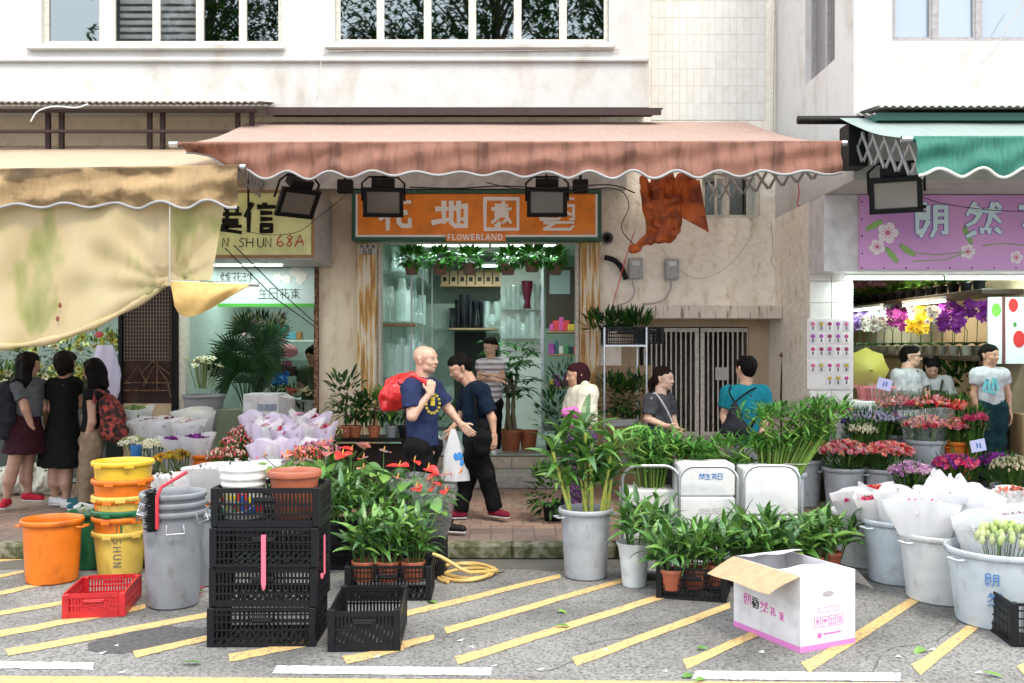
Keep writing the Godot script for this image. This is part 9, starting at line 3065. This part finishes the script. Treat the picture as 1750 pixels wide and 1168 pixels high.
	mb.lathe(Vector3.ZERO, [[0, 0], [0.08, 0], [0.08, 0.06], [0.065, 0.06], [0.06, 0.02], [0, 0.02]], 18, Basis(Vector3.RIGHT, PI / 2))
	part("housing", mb, mats.dull_steel, f)
	for k in 4:
		mb = MB.new()
		mb.obox(V(0, 0, 0.03), V(0.11, 0.02, 0.004), Basis(V(0, 0, 1), k * PI / 4))
		part("blade", mb, mats.black_metal, f)
	var b := thing("printed_carton", "white carton with blue stripes standing before shop 68A", "box", P(455, 725, 11.2))
	var o := b.position
	mb = MB.new()
	mb.cbox(V(X(415, 11.2), o.y, -11.6), V(X(476, 11.2), Y(674, 11.2), -11.2), 0.006)
	shift(part("carton", mb, mats.box_white, b), o)
	mb = MB.new()
	mb.hexa([V(X(476, 11.2) + 0.001, o.y, -11.2), V(X(498, 11.4), o.y, -11.42), V(X(498, 11.4), o.y, -11.6), V(X(476, 11.2) + 0.001, o.y, -11.6), V(X(476, 11.2) + 0.001, Y(678, 11.2), -11.2), V(X(498, 11.4), Y(682, 11.4), -11.42), V(X(498, 11.4), Y(682, 11.4), -11.6), V(X(476, 11.2) + 0.001, Y(676, 11.2), -11.6)])
	shift(part("side", mb, mats.box_white, b), o)
	mb = MB.new()
	for k in 16:
		mb.box(P(440 + k * 2.1, 703, 11.2) + V(0, 0, 0.001), P(441 + k * 2.1, 691, 11.2) + V(0, 0, 0.003))
	shift(part("stripes", mb, mat("navy_print", Color(0.07, 0.12, 0.22), 0.6), b), o)
	letters(b, "SSBO", "bold", 0.032, P(456, 712, 11.2) + V(0, 0, 0.002) - o, mats.navy_print, 0.003, 1.3)
	mb = MB.new()
	mb.cbox(V(X(412, 11.2), PAVE, -11.62), V(X(505, 11.3), o.y - 0.002, -11.15), 0.01)
	shift(part("plinth", mb, mats.deep_brown, b), o)
	for q in [[30, 848, 0.3, "pale sack on the ground behind the woman in burgundy"], [70, 850, 0.22, "pale sack on the ground behind the woman in the black dress"]]:
		var s := thing("pale_sack", q[3], "sack", V(X(q[0], 11.3), PAVE, -11.3))
		part("sack", field([[V(-q[2] * 0.6, 0.14, 0), V(q[2] * 0.6, 0.16, 0), 0.16, 0.17, 0.05, 0], [V(0, 0.25, 0), V(0.1, 0.3, 0), 0.1, 0.06, 0.06, 0]], 0.018, [[V(0, 0.002, 0), Vector3.DOWN]], 0.04), mat("sack_pale", Color(0.5, 0.49, 0.4), 0.7, {"tex": tex.soft, "scale": 3.0}), s)
	var spots := [[345, 1135], [585, 948], [765, 945], [865, 977], [975, 1072], [1165, 1158], [1190, 1107], [1583, 1110], [1715, 1158], [745, 1032], [480, 1095], [950, 1045], [1205, 1160]]
	for i in spots.size():
		var l := thing("fallen_leaf", "fallen leaf on the road %s" % ["before the white line by the crate stack", "at the kerb by the leafy stems", "in the gutter behind the hose", "yellowed, beside the hose", "lying on a yellow stripe", "near the last white line", "left of the carton's base", "between the tub and the white line", "at the corner below the nearest tub", "beside the pot crate", "in front of the black crates", "in the middle of the hatching", "just past the last white line"][i], "leaf", G(spots[i][0], spots[i][1], 0.008))
		put_leaf(l, i % 2, Vector3.ZERO, away(rr(0, TAU), 0.03), rr(0.09, 0.14), leaf_mat(rng.randi_range(0, 3)) if i != 3 else mats.yellow_pot, "blade", 1.6)
	for i in 14:
		var px := rr(40, 1700)
		var py := rr(1030, 1160)
		var s := thing("paper_scrap", "tiny white paper scrap lying on the road", "litter", G(px, py, 0.006), "paper scraps on the road")
		mb = MB.new()
		mb.tri(V(-0.02, 0, 0), V(rr(0.0, 0.03), 0.006, rr(-0.03, 0)), V(0.015, 0.002, 0.02), Vector3.UP, Vector3.UP, Vector3.UP)
		part("scrap", mb, mats.white_paper, s)
	mb = MB.new()
	for k in 30:
		mb.col = [Color(0.5, 0.05, 0.15), Color(0.05, 0.12, 0.03), Color(0.35, 0.28, 0.18)][k % 3]
		var c := G(rr(330, 350), rr(985, 1020), 0.01)
		mb.leaf(c, away(rr(0, TAU), 0.2), Vector3.UP, 0.06, 0.03, 0.3, 3)
	var pl := tag(MeshInstance3D.new(), "swept heap of petals and leaves behind the nested grey bins", "litter", "", "stuff") as MeshInstance3D
	pl.name = "petal_litter"
	pl.mesh = mb.mesh()
	pl.material_override = mats.petal
	add_child(pl)
